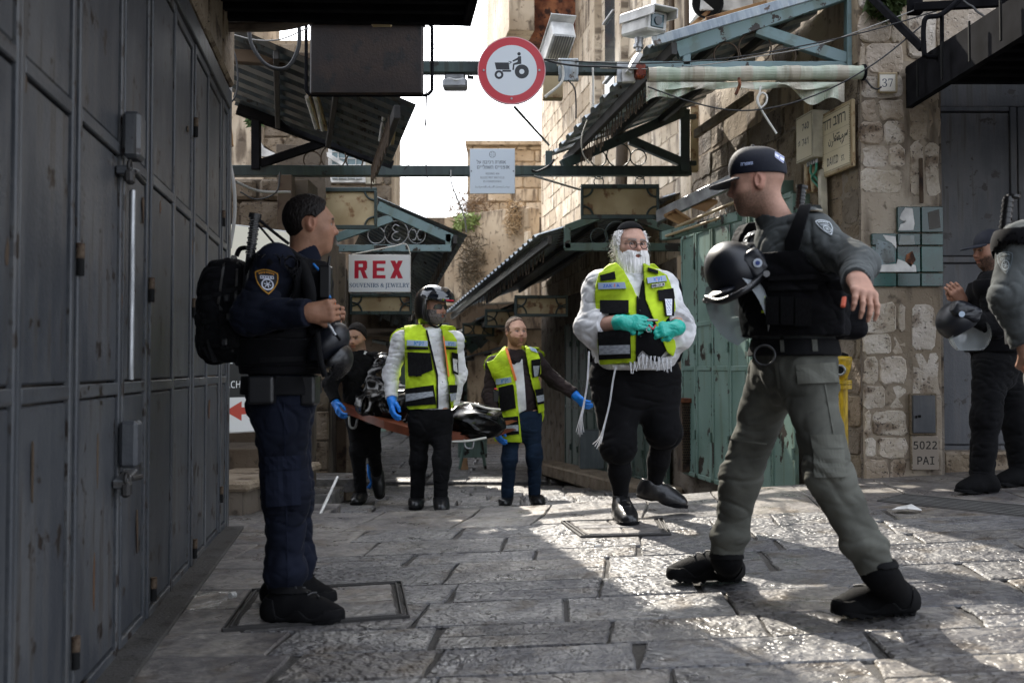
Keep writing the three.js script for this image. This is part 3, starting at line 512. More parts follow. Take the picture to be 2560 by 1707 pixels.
// courses of stones on a plane; past the limit they are joined per material
function courses(parent, P, N, s0, s1, y0, y1, mats, o) {
  let y = y0, count = o.count ?? { n: 0 }; const rest = new Map();
  while (y < y1 - 0.04) {
    const h = Math.min(rr(o.h[0], o.h[1]), y1 - y); let s = s0 - rr(0, o.w[0]);
    while (s < s1) {
      const w = rr(o.w[0], o.w[1]), a = Math.max(s, s0), b = Math.min(s + w, s1); s += w; if (b - a < 0.05) continue;
      if (o.skip && o.skip((a + b) / 2, y + h / 2)) continue;
      const g_ = o.gap ?? 0.005, j = () => rr(-1, 1) * (o.jit ?? 0.008), e = rr(o.out[0], o.out[1]);
      const R4 = Math.min(0.03, h * 0.14), q = [[a + g_ + R4, y + g_], [lerp(a, b, 0.5), y + g_ + j()], [b - g_ - R4, y + g_], [b - g_, y + g_ + R4], [b - g_ + j(), y + h / 2], [b - g_, y + h - g_ - R4], [b - g_ - R4, y + h - g_], [lerp(a, b, 0.6), y + h - g_ + j()], [a + g_ + R4, y + h - g_], [a + g_, y + h - g_ - R4], [a + g_ + j(), y + h / 2], [a + g_, y + g_ + R4]].map((p) => [p[0] + j() * 0.5, p[1] + j() * 0.5]);
      const g = slab(q.map((p) => P(p[0], p[1]).addScaledVector(N, e + (p === q[0] ? 0 : rr(-0.003, 0.003)))), N, 0.05, o.ch ?? 0.012);
      const uv = g.attributes.uv, ox = rr(0, 9), oy = rr(0, 9); for (let i = 0; i < uv.count; i++) uv.setXY(i, uv.getX(i) + ox, uv.getY(i) + oy);
      const m = mats[Math.floor(rnd() * mats.length)];
      if (count.n < o.limit) { part(parent, 'stone', g, m); count.n++; } else { if (!rest.has(m)) rest.set(m, []); rest.get(m).push(g); }
    }
    y += h;
  }
  for (const [m, l] of rest) part(parent, 'stone_courses', l, m).userData.kind = 'stuff';
}
{
  const t = thing('stone_building', 'old stone building along the right side with house number 37 on its corner', 'building', null, V(2.7, 0, -8));
  // body behind the street face, and the corner pier
  const L = []; const yb = -1.2, yt = 12.5;
  const A = V(2.60, 0, -7.42), B = RPo(20.6, 0, -0.02), C = B.clone().add(V(5, 0, -0.5)), Dd = V(9, 0, -7.42);
  const poly = [V(2.60, 0, -7.42), V(rx(7.42) - 0.0, 0, -7.43), B, C, V(9, 0, -9), V(9, 0, -7.95), V(3.22, 0, -7.95), V(3.22, 0, -7.42)];
  const prism = (pl, y0, y1) => { const q = []; for (let i = 0; i < pl.length; i++) { const a = pl[i], b = pl[(i + 1) % pl.length]; quad(q, a.clone().setY(y0), b.clone().setY(y0), b.clone().setY(y1), a.clone().setY(y1)); } const sh = THREE.ShapeUtils.triangulateShape(pl.map((p) => new THREE.Vector2(p.x, p.z)), []); for (const [i, j, k] of sh) q.push(pl[i].clone().setY(y1), pl[j].clone().setY(y1), pl[k].clone().setY(y1)); return tris(q); };
  part(t, 'wall', prism(poly, yb, 3.3), M.wallMortar);
  part(t, 'upper_wall', prism([V(2.60, 0, -7.42), B, C, V(9, 0, -9), V(9, 0, -7.42)], 3.3, yt), M.plaster);
  const N = RN, P = (s, y) => V(rx(7.45 + s * 0.9883), y, -(7.45 + s * 0.9883)), cnt = { n: 0 };
  part(t, 'render_coat', box(V(2.905, 1.7, -7.416), [0.585, 3.2, 0.012], 0, 0.002), M.pierMortar);
  // pier face towards the camera
  const FP = (s, y) => V(2.61 + s, y, -7.408), FN = V(0, 0, 1), tileArea = (s, y) => y > 1.6 && y < 2.2 && s > 0.03;
  courses(t, FP, FN, 0.0, 0.33, 0.1, 4.6, M.stoneLight, { h: [0.15, 0.24], w: [0.26, 0.38], out: [-0.002, 0.016], jit: 0.014, limit: 296, ch: 0.009, count: cnt, skip: tileArea });
  courses(t, FP, FN, 0.36, 0.6, 0.1, 3.3, M.stoneLight, { h: [0.26, 0.45], w: [0.16, 0.3], out: [-0.002, 0.008], jit: 0.014, limit: 296, ch: 0.007, count: cnt, gap: 0.008, skip: (s, y) => tileArea(s, y) || y < 0.85 });
  courses(t, FP, FN, 0.36, 3.5, 3.32, 5.0, M.stoneLight, { h: [0.26, 0.4], w: [0.5, 0.9], out: [0.004, 0.02], jit: 0.012, limit: 296, ch: 0.014, count: cnt });
  // street face
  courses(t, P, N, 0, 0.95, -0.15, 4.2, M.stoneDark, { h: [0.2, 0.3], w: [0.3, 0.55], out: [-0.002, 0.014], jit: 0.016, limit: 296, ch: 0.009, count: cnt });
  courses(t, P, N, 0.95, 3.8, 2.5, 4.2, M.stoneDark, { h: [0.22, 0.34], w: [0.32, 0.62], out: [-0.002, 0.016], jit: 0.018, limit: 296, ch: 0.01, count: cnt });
  courses(t, P, N, 3.8, 13.1, 2.3, 6.2, M.ashlar, { h: [0.26, 0.36], w: [0.4, 0.75], out: [0.0, 0.012], jit: 0.012, limit: 296, ch: 0.008, count: cnt, gap: 0.004 });
  courses(t, P, N, 0.5, 13.1, 6.2, 12.4, M.ashlar, { h: [0.38, 0.46], w: [0.7, 1.1], out: [0.002, 0.006], jit: 0.003, limit: 296, ch: 0.004, gap: 0.003, count: cnt });
  // tall windows and pipe on the upper front
  for (const [a, b, y0, y1] of [[14.3, 15.0, 4.4, 9.8], [12.15, 12.6, 5.0, 10.5]]) {
    const w = part(t, 'window', bar(RPo((a + b) / 2, y0, 0.02), RPo((a + b) / 2, y1, 0.02), b - a, 0.06, RN), M.ashlar[0]);
    part(w, 'pane', bar(RPo((a + b) / 2, y0 + 0.06, 0.03), RPo((a + b) / 2, y1 - 0.06, 0.03), b - a - 0.14, 0.06, RN), M.glassDark);
    for (let y = y0 + 0.9; y < y1; y += 0.9) part(w, 'glazing_bar', bar(RPo(a + 0.05, y, 0.07), RPo(b - 0.05, y, 0.07), 0.05, 0.03, V(0, 1, 0)), M.grey);
  }
  for (const d of [13.95, 15.5, 12.0]) part(t, 'pilaster', bar(RPo(d, 4, 0.05), RPo(d, 12, 0.05), 0.3, 0.14, RN, 0.01), M.ashlar[2]);
  for (const d of [11.05, 11.6]) part(t, 'downpipe', cyl(RPo(d, 4.1, 0.1), RPo(d, 12, 0.1), 0.035), M.rustDark);
  // rusty bay that stands out over the street
  const bay = thing('rusty_bay', 'rust brown metal bay standing out from the stone front beside the sky', 'bay', null, RPo(18, 6.9, 0));
  const bx = (d0, d1, o0, o1, y0, y1) => bar(RPo((d0 + d1) / 2, (y0 + y1) / 2, o0), RPo((d0 + d1) / 2, (y0 + y1) / 2, o1), (d1 - d0), y1 - y0, V(0, 1, 0), 0.01);
  part(bay, 'wall', bx(17.2, 19.6, -0.1, 0.78, 6.72, 8.02), M.rust); part(bay, 'side', bx(16.9, 19.9, 0.78, 1.22, 6.74, 12), M.ashlar[1]); part(bay, 'window', bx(17.35, 19.5, -0.1, 0.76, 8.02, 9.6), M.sheetLight);
  for (let i = 0; i < 4; i++) part(bay, 'glazing_bar', bar(RPo(17.33, 8.06, 0.06 + i * 0.2), RPo(17.33, 9.5, 0.06 + i * 0.2), 0.04), M.white);
  // wall pipes
  part(t, 'wall_pipe', cyl(W(1556, 330, 11.2), W(1552, 520, 11.25), 0.07), M.plasterDark);
  part(t, 'wall_pipe', cyl(W(1712, 640, 11.3), W(1725, 1100, 11.4), 0.09, 0.09), M.plaster);
  part(t, 'wall_rail', bar(W(1740, 335, 10.3), W(1880, 240, 8.9), 0.05, 0.09), M.stoneDark[2]);
}
{ // neighbouring houses at the end of the street
  const t = thing('stone_house', 'pale stone house with flat roof behind the bicycle notice', 'house', null, V(-0.5, -0.9, -25));
  const x0 = X(1168, 25), x1 = X(1420, 25);
  part(t, 'wall', box(V((x0 + x1) / 2, 2.8, -27), [x1 - x0, 7.6, 4]), M.plaster);
  courses(t, (s, y) => V(x0 + s, y, -24.98), V(0, 0, 1), 0, x1 - x0, 2.2, 6.6, M.ashlar, { h: [0.3, 0.36], w: [0.45, 0.7], out: [0.01, 0.04], limit: 120, ch: 0.02, gap: 0.014 });
  part(t, 'coping', box(V((x0 + x1) / 2, 6.65, -26.9), [x1 - x0 + 0.1, 0.1, 4.2]), M.ashlar[0]);
  const h = thing('far_house', 'weathered stone house with small barred window seen through the left truss', 'house', null, V(-3, 3.3, -14.6));
  const f = 14.6;
  part(h, 'wall', [box(V((X(300, f) + X(984, f)) / 2, 4.55, -15.0), [X(984, f) - X(300, f), 2.6, 0.8])], M.plaster);
  part(h, 'upper_wall', box(V(-7.4, 8, -15.0), [7.5, 14, 1.0]), M.plaster);
  courses(h, (s, y) => V(X(560, f) + s, y, -f + 0.02), V(0, 0, 1), 0, 2.45, 3.3, 5.8, M.stoneDark, { h: [0.3, 0.4], w: [0.4, 0.7], out: [0.004, 0.03], limit: 60, ch: 0.02 });
  const wi = part(h, 'window', box(W(868, 405, f - 0.06), [0.55, 0.62, 0.1]), M.white);
  part(wi, 'pane', box(W(868, 405, f - 0.1), [0.44, 0.52, 0.06]), mat(0.12, 0.19, 0.22, 0.2));
  for (let i = 0; i < 6; i++) part(wi, 'bar', box(W(868, 363 + i * 16.5, f - 0.14), [0.46, 0.014, 0.014]), M.white);
  for (let i = 0; i < 3; i++) part(wi, 'bar', box(W(845 + i * 22, 405, f - 0.15), [0.012, 0.54, 0.012]), M.white);
  part(wi, 'shutter', box(W(926, 405, f - 0.05), [0.14, 0.66, 0.08]), M.cream); part(wi, 'brace', bar(W(815, 385, f - 0.2), W(880, 425, f - 0.2), 0.06), M.white);
  const bl = thing('roof_board', 'white broken board leaning behind the left truss', 'board', null, W(650, 390, 12));
  part(bl, 'board', slab([W(622, 300, 12), W(660, 370, 12), W(700, 390, 12), W(648, 392, 12)], V(0, 0, 1), 0.03), M.white);
  // left side street wall beyond the pier
  const lw = (d) => -1.8 - 0.154 * (d - 9.7), t2 = thing('shop_row', 'dark row of closed shops along the left side of the stepped street', 'shop', null, V(-2, -0.3, -10));
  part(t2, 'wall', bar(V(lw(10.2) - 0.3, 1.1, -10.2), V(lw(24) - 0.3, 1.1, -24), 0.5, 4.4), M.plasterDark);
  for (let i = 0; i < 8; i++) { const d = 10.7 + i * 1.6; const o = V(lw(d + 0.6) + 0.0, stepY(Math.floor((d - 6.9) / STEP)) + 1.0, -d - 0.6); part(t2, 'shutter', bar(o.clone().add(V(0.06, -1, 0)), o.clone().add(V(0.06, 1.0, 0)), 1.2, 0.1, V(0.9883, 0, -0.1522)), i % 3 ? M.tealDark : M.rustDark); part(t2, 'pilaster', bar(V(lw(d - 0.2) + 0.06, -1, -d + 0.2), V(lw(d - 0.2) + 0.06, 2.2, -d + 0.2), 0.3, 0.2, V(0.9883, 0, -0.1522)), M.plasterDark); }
}
// closed shop doors on the right
{
  const DN = RN, dr = (t, name, d0, d1, y0, y1, out, m) => part(t, name, bar(RPo((d0 + d1) / 2, y0, out), RPo((d0 + d1) / 2, y1, out), (d1 - d0) / 0.9883, 0.04, DN, 0.005), m);
  const doorSet = (label, d0, n, w, y0, y1, out, m) => {
    const t = thing('shop_door', label, 'shop door', null, RPo(d0, y0, out));
    for (let i = 0; i < n; i++) {
      const a = d0 + i * w, b = a + w - 0.015, ys = [y0, lerp(y0, y1, 0.44), lerp(y0, y1, 0.62), y1];
      for (let k = 0; k < 3; k++) dr(t, 'panel', a + 0.03, b - 0.03, ys[k] + 0.02, ys[k + 1] - 0.02, out, m);
      for (const e of [a + 0.02, b - 0.02]) dr(t, 'frame_stile', e - 0.02, e + 0.02, y0, y1, out + 0.014, m);
      for (const y of ys) part(t, 'frame_rail', bar(RPo(a + 0.04, y, out + 0.012), RPo(b - 0.04, y, out + 0.012), 0.04, 0.05), m);
      for (const y of [0.15, 0.5, 0.85]) part(t, 'hinge', cyl(RPo(a, lerp(y0, y1, y), out + 0.05), RPo(a, lerp(y0, y1, y) + 0.1, out + 0.05), 0.014), m);
    }
    return t;
  };
  const g = doorSet('pale green rusty steel shop doors between the bearded man and the walking officer', 8.35, 6, 0.49, -0.16, 2.47, 0.08, M.teal);
  // scratched drawing on the door leaf
  const sc = paint(256, 384, (c) => { c.clearRect(0, 0, 256, 384); c.strokeStyle = '#15181a'; c.lineWidth = 5; c.lineCap = 'round'; for (const l of [[60, 330, 110, 40], [110, 40, 150, 350], [30, 120, 200, 150], [40, 260, 210, 170], [70, 60, 190, 330], [50, 340, 200, 60], [130, 90, 120, 350], [30, 200, 190, 270]]) { c.beginPath(); c.moveTo(l[0], l[1]); c.lineTo(l[2], l[3]); c.stroke(); } });
  const sm = new THREE.MeshStandardMaterial({ map: sc, transparent: true, alphaTest: 0.3, roughness: 0.7 }); part(g, 'scratched_drawing', panel(RPo(11.05, 1.42, 0.112), 0.3, 0.52, RN), sm);
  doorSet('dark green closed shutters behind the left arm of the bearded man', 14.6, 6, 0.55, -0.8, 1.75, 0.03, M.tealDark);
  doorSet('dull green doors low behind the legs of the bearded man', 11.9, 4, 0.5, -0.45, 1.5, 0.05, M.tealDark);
  const vt = thing('vent_box', 'brown perforated metal vent box beside the pale green doors', 'vent', null, RPo(11.5, -0.4, 0.1));
  part(vt, 'case', box(W(1722, 1090, 11.15), [0.2, 0.78, 0.3]), M.rustDark); part(vt, 'top', box(W(1722, 1000, 11.12), [0.24, 0.05, 0.36]), M.rust);
  const holes = []; for (let i = 0; i < 7; i++) for (let k = 0; k < 22; k++) holes.push(box(W(1708 + i * 4.6 + (k % 2) * 2.3, 1018 + k * 6.6, 10.99), [0.012, 0.015, 0.012], 0, 0.002)); part(vt, 'perforations', holes, M.dark).userData.kind = 'stuff';
  const st = thing('stone_plinth', 'rough stone plinth with loose stones by the right doors', 'plinth', null, RPo(14, -0.7, 0.2));
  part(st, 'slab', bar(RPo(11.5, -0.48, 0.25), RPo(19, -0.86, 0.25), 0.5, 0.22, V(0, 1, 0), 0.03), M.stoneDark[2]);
  const bxs = solo('junction_cabinet', 'grey scribbled utility cabinet low behind the bearded man on his left', 'cabinet', [box(W(1478, 1122, 12.6), [0.3, 0.48, 0.25])], M.sheet); bxs;
}
{ // awnings on the right
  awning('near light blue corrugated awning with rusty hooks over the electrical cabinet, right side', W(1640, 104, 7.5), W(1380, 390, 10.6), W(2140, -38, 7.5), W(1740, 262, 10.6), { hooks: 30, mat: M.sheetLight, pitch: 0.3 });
  const t = thing('gable_frame', 'light blue rusty steel gable frame with rings at upper right', 'gable frame', null, W(2128, 160, 7.55));
  part(t, 'fascia', bar(W(1632, 104, 7.44), W(2150, -46, 7.44), 0.03, 0.075), M.sheetLight);
  frame(t, () => 7.55, M.blueSteel, { bars: [['top_chord', [1690, 128], [2110, -18], 0.07, 0.12], ['diagonal', [1892, 74], [2122, 150], 0.06, 0.09], ['post', [2128, -40], [2128, 172], 0.085], ['bottom_chord', [1600, 165], [2140, 165], 0.06, 0.06], ['post', [1716, 115], [1716, 165], 0.06]], rings: [[1816, 137, 31], [1888, 120, 41], [1961, 139, 29]], ringMat: M.rustDark });
  const s = thing('gable_frame', 'dark green steel gable frame with three rings above the rusty sign board, right', 'gable frame', null, W(1715, 425, 10.6));
  frame(s, (p) => D2(p) - 0.04, M.greenSteel, { bars: [['top_chord', [1405, 412], [1715, 278], 0.09, 0.1], ['diagonal', [1575, 350], [1710, 408], 0.07, 0.09], ['post', [1712, 275], [1712, 430], 0.1], ['post', [1372, 378], [1372, 428], 0.07], ['bracket', [1712, 292], [1740, 292], 0.05], ['bracket', [1712, 408], [1740, 408], 0.05]], rings: [[1496, 396, 20], [1547, 388, 30], [1596, 394, 20]], ringMat: M.greenSteel });
  part(s, 'mounting_post', bar(W(1735, 265, 10.7), W(1735, 430, 10.7), 0.09), M.board);
  const a3 = awning('long low corrugated awning with hooks behind the bearded man, right side', W(1345, 588, 11.4), W(1112, 785, 20), W(1740, 470, 11.6), RPo(20, 2.75, 0.02), { hooks: 36, mat: M.sheetLight, pitch: 0.3 });
  frame(a3, () => 11.45, M.tealDark, { bars: [['bottom_chord', [1412, 618], [1728, 618], 0.08, 0.09], ['post', [1418, 570], [1418, 622], 0.08], ['top_chord', [1415, 572], [1500, 540], 0.07, 0.09], ['diagonal', [1590, 545], [1700, 585], 0.07, 0.09], ['bottom_chord', [1650, 590], [1728, 585], 0.07, 0.1]], rings: [[1498, 592, 21], [1543, 584, 30], [1600, 590, 20]], ringMat: M.greenSteel });
  // left lower awning with the E and X rings
  const a2 = awning('blue edged corrugated awning with letter rings behind the red lettered shop sign', W(1168, 588, 11.6), W(1048, 790, 20), W(940, 492, 11.6), V(-3.3, 3.2, -20), { hooks: 20, mat: M.sheetLight, pitch: 0.3 });
  const lp = (D) => D; 
  frame(a2, () => 11.65, M.blueSteel, { bars: [['bottom_chord', [820, 621], [1128, 621], 0.08, 0.08], ['top_chord', [945, 515], [1130, 598], 0.07, 0.11], ['post', [1121, 585], [1121, 628], 0.07], ['diagonal', [840, 595], [980, 545], 0.06, 0.1]], rings: [[940, 588, 21], [990, 582, 30], [1042, 588, 21]], ringMat: M.galv });
  for (const [l, c, s] of [['letter_e', [990, 582], [[8, -16], [-2, -20], [-9, -12], [-2, -3], [6, -2], [-2, -1], [-11, 9], [-3, 19], [8, 17], [10, 10]]], ['letter_x', [1042, 588], [[-12, -12], [-6, -13], [0, 0], [6, 12], [12, 11]]], ['letter_x', [1042, 588], [[12, -12], [6, -13], [0, 0], [-6, 12], [-12, 11]]]]) part(a2, l, tube(s.map((q) => W(c[0] + q[0], c[1] + q[1], 11.62)), 0.008, 30, 5), M.galv);
  // far awnings, small, on both sides
  const sm = (l, x0, y0, x1, y1, d, D, wx, wy, m, gr) => awning(l, W(x0, y0, d), W(x1, y1, D), W(wx, wy, d), W(wx + (x1 - x0) * 0.4, wy + (y1 - y0) * 0.4, D), { mat: m, pitch: 0.35, hooks: 0, group: gr });
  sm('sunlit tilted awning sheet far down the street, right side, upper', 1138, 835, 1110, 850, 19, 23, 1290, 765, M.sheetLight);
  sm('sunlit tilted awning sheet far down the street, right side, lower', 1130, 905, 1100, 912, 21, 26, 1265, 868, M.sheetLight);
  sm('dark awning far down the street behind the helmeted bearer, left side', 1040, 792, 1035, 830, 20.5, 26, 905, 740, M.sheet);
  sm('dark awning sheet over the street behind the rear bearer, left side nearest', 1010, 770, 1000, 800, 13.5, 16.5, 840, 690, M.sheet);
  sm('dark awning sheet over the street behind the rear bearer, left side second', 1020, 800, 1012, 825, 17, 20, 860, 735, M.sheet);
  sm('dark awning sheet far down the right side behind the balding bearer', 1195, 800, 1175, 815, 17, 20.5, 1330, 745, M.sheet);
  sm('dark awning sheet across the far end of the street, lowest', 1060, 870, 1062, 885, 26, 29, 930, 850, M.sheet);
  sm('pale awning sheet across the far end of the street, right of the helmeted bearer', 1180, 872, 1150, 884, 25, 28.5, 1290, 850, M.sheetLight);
  const e = thing('street_end', 'shaded stone front with dark doors closing the far end of the street', 'building', null, V(-1.5, -0.9, -30));
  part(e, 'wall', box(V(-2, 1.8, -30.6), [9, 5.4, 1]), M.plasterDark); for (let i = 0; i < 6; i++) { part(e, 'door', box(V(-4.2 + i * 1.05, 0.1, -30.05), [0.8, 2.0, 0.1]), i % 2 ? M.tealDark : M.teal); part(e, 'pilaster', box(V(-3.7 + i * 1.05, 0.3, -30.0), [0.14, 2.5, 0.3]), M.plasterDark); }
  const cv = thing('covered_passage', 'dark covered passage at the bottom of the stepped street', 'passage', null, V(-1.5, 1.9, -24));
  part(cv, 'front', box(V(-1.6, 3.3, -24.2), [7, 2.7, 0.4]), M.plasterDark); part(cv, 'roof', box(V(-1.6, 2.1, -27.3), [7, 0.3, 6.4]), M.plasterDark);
  for (let i = 0; i < 5; i++) { const u = part(cv, 'hanging_sheet', bar(W(1090 + i * 33, 830 + (i % 2) * 30, 23 - i * 0.5), W(1125 + i * 33, 822 + (i % 3) * 26, 23 - i * 0.5), 0.05, 0.3), [M.sheet, M.board, M.tealDark][i % 3]); }
  const pk = thing('market_table', 'green folded market table far down the sunlit street', 'table', null, V(-0.7, -0.9, -19)); part(pk, 'top', box(V(-0.75, -0.25, -19), [0.55, 0.9, 0.1]), M.teal); part(pk, 'leg', bar(V(-0.98, -0.9, -18.8), V(-0.9, -0.3, -19), 0.05), M.teal); part(pk, 'leg', bar(V(-0.5, -0.9, -18.8), V(-0.6, -0.3, -19), 0.05), M.teal);
  const p2 = thing('wooden_board', 'pointed wooden board leaning far down the sunlit street', 'board', null, V(-1.0, -0.9, -19)); part(p2, 'board', slab([W(1148, 1188, 18.6), W(1172, 1188, 18.6), W(1168, 1145, 18.9), W(1158, 1145, 18.9)], V(0, 0.1, 1).normalize(), 0.05), M.wood);
}
// gate, tiles, signs and fittings at the corner
{
  const t = thing('metal_gate', 'grey steel double gate behind the officer in the dark cap', 'gate', null, V(3.6, 0.3, -7.75)), z = -7.72;
  const xs = [3.26, 3.93, 4.6, 5.3], ys = [0.38, 1.84, 3.02];
  for (let i = 0; i < 3; i++) { for (let k = 0; k < 2; k++) part(t, 'panel', box(V((xs[i] + xs[i + 1]) / 2, (ys[k] + ys[k + 1]) / 2, z), [xs[i + 1] - xs[i] - 0.1, ys[k + 1] - ys[k] - 0.06, 0.03]), M.gate); for (const xe of [xs[i] + 0.03, xs[i + 1] - 0.03]) part(t, 'frame_stile', box(V(xe, 1.7, z + 0.012), [0.055, 2.66, 0.04]), M.gate); for (const y of ys) part(t, 'frame_rail', box(V((xs[i] + xs[i + 1]) / 2, y, z + 0.01), [xs[i + 1] - xs[i] - 0.12, 0.05, 0.04]), M.gate); }
  part(t, 'lintel', box(V(4.2, 3.15, z + 0.01), [2.1, 0.24, 0.05]), M.gate); part(t, 'post', box(V(3.245, 1.7, z + 0.05), [0.05, 2.8, 0.08]), M.gate);
  for (const y of [0.55, 1.62]) part(t, 'hinge', cyl(V(3.3, y, z + 0.05), V(3.3, y + 0.14, z + 0.05), 0.022), M.rustDark);
  part(t, 'sill', box(V(4.5, 0.28, -7.66), [2.5, 0.18, 0.3], 0, 0.02), M.stoneDark[2]);
  const w = thing('canopy', 'black ribbed canopy box over the grey gate at the upper right', 'canopy', null, V(4, 2.9, -6.4));
  part(w, 'side_fascia', slab([V(2.93, 2.93, -7.35), V(2.93, 3.24, -7.35), V(2.93, 3.14, -5.2), V(2.93, 2.9, -5.2)], V(-1, 0, 0), 0.05), M.blackSteel);
  part(w, 'roof', slab([V(2.94, 3.24, -7.38), V(6.5, 3.24, -7.38), V(6.5, 3.12, -5.2), V(2.94, 3.12, -5.2)], V(0, 1, 0), 0.04), M.blackSteel);
  part(w, 'front_fascia', box(V(4.7, 3.02, -5.2), [3.6, 0.26, 0.06]), M.blackSteel);
  for (let i = 0; i < 9; i++) part(w, 'rib', box(V(4.7, 2.99 + 0.012 * i, -5.4 - i * 0.22), [3.5, 0.05, 0.06]), M.blackSteel);
  for (let i = 0; i < 5; i++) part(w, 'fascia_seam', box(V(2.875, 3.05, -5.4 - i * 0.4), [0.012, 0.26, 0.02]), M.dark);
  const br = thing('steel_bracket', 'black steel arm and twisted hanger above the canopy, top right', 'bracket', null, W(2310, 20, 7.0));
  part(br, 'arm', bar(W(2290, 18, 7.1), W(2570, 2, 6.6), 0.05, 0.06), M.blackSteel); part(br, 'plate', box(W(2288, 16, 7.15), [0.1, 0.12, 0.06]), M.blackSteel);
  part(br, 'hanger', tube([W(2400, 0, 6.8), W(2350, 38, 6.8), W(2316, 45, 6.8), W(2310, 70, 6.8), W(2312, 140, 6.8)], 0.018, 24, 8), M.blackSteel); part(br, 'twisted_plate', bar(W(2356, 40, 6.8), W(2356, 125, 6.8), 0.05, 0.012), M.blackSteel);
  part(br, 'foot', bar(W(2312, 140, 6.8), W(2360, 145, 6.8), 0.025), M.blackSteel);
  solo('iron_stay', 'dark iron stay slanting from the wall to the canopy, top right', 'stay', bar(W(2180, -6, 7.3), W(2308, 122, 6.9), 0.04, 0.05), M.blackSteel);
  // street number, street name
  const n = thing('number_tile', 'white tile plate with house number 37 on the corner pier', 'house number', null, W(2220, 207, 7.38));
  part(n, 'frame', box(W(2220, 207, 7.37), [0.142, 0.152, 0.03]), M.board); part(n, 'face', panel(W(2220, 207, 7.353), 0.118, 0.128, V(0, 0, 1)), print(paint(256, 256, (g) => { g.fillStyle = '#d9d2c4'; g.fillRect(0, 0, 256, 256); g.strokeStyle = '#8a8064'; g.lineWidth = 8; g.setLineDash([10, 6]); g.strokeRect(6, 6, 244, 244); g.fillStyle = '#2b3140'; g.font = '170px serif'; g.textAlign = 'center'; g.fillText('37', 128, 188); }), 0.25));
  const s = thing('street_name_tiles', 'tiled street name sign DAVID ST. in three scripts beside the electrical cabinet', 'street sign', null, RPo(7.68, 2.55, 0.04));
  const dc = 7.685, ww = 0.45, hh = 0.46, yc = 2.77;
  part(s, 'frame', bar(RPo(7.44, yc, 0.045), RPo(7.93, yc, 0.045), 0.03, hh + 0.05), M.board);
  const tx = paint(768, 768, (g) => { g.fillStyle = '#cfc3a6'; g.fillRect(0, 0, 768, 768); g.strokeStyle = '#7a6a48'; g.lineWidth = 18; g.setLineDash([20, 10]); g.strokeRect(14, 14, 740, 740); g.setLineDash([]); g.lineWidth = 4; g.strokeStyle = '#8d8064'; for (const y of [262, 510]) { g.beginPath(); g.moveTo(20, y); g.lineTo(748, y); g.stroke(); }
    hebrew(g, 'רחוב דוד', 660, 70, 120, 20, 0.8, '#22211f'); g.strokeStyle = '#22211f'; strokes(g, '92,10 90,22 86,22 84,14 82,22 78,22 76,14 74,22 70,26 62,34;62,16 58,16 57,22 62,24 66,20;66,34 56,40;54,24 48,26 46,24;48,32 48,33;51,32 51,33;45,24 41,12 36,14 37,24 45,26;40,4 40,5;36,4 36,5;32,24 28,12 24,20 30,26 34,24;30,4 30,5;26,4 26,5;20,10 14,10 12,18 20,20;20,22 12,26 6,14 4,0;2,24 -2,22 -4,34 -10,36;-12,20 -16,32 -26,32 -28,20;-20,14 -20,15', 300, 290, 4.4, 17);
    g.fillStyle = '#22211f'; g.font = 'bold 150px sans-serif'; g.save(); g.translate(120, 690); g.scale(0.72, 1); g.fillText('DAVID', 0, 0); g.font = 'bold 100px sans-serif'; g.fillText('ST.', 560, 0); g.restore(); });
  part(s, 'face', panel(RPo(dc, yc, 0.0635), ww, hh, RN), print(tx, 0.3));
  const c = thing('electrical_cabinet', 'cream electrical cabinet numbered 740 and 741 on the stone wall', 'cabinet', null, RPo(8.05, 2.68, 0));
  const cab = bar(RPo(7.9, 2.87, 0.075), RPo(8.2, 2.87, 0.075), 0.15, 0.38); part(c, 'case', cab, M.cream);
  part(c, 'door', panel(RPo(8.05, 2.87, 0.1525), 0.29, 0.36, RN), print(paint(256, 320, (g) => { g.fillStyle = '#b9af92'; g.fillRect(0, 0, 256, 320); g.strokeStyle = '#6d654f'; g.lineWidth = 5; g.strokeRect(6, 6, 244, 308); g.fillStyle = '#3a3730'; g.font = 'bold 70px sans-serif'; g.fillText('740', 95, 110); g.fillText('741', 95, 220); g.lineWidth = 8; g.strokeStyle = '#3a3730'; g.beginPath(); g.moveTo(30, 190); g.lineTo(60, 175); g.lineTo(62, 200); g.lineTo(34, 205); g.stroke(); }), 0.5));
  for (let i = 0; i < 5; i++) part(c, 'gland', cyl(RPo(7.95 + i * 0.04, 2.68, 0.09), RPo(7.95 + i * 0.04, 2.645, 0.09), 0.012), M.grey);
  for (let i = 0; i < 2; i++) part(c, 'green_conduit', tube([RPo(7.96 + i * 0.09, 2.65, 0.09), RPo(7.95 + i * 0.09, 2.58, 0.1), RPo(8.06 - i * 0.06, 2.54, 0.08), RPo(8.0 - i * 0.04, 2.46, 0.05)], 0.011, 16, 6), mat(0.04, 0.22, 0.14, 0.5));
  const cd = thing('cable_trunking', 'cream cable trunking running down the stone wall under the cabinet', 'cable trunking', null, RPo(7.9, 1.7, 0));
  part(cd, 'duct', bar(W(2056, 425, 7.92), W(2062, 640, 7.92), 0.085, 0.05), M.cream); part(cd, 'conduit', [cyl(W(2022, 250, 8.2), W(2024, 480, 8.2), 0.04), cyl(W(2036, 415, 8.1), W(2040, 480, 8.1), 0.035)], M.board);
  // teal tiles, meter door, painted plate on the pier face
  const q = thing('tile_panel', 'teal glazed tiles with torn white poster scraps on the corner pier', 'tile panel', null, V(2.9, 1.6, -7.4)), zz = -7.385;
  const tealT = [mat(0.016, 0.078, 0.076, 0.22, { map: T.stone }), mat(0.02, 0.092, 0.088, 0.22, { map: T.stone }), mat(0.014, 0.06, 0.06, 0.22, { map: T.stone })], D = 7.385;
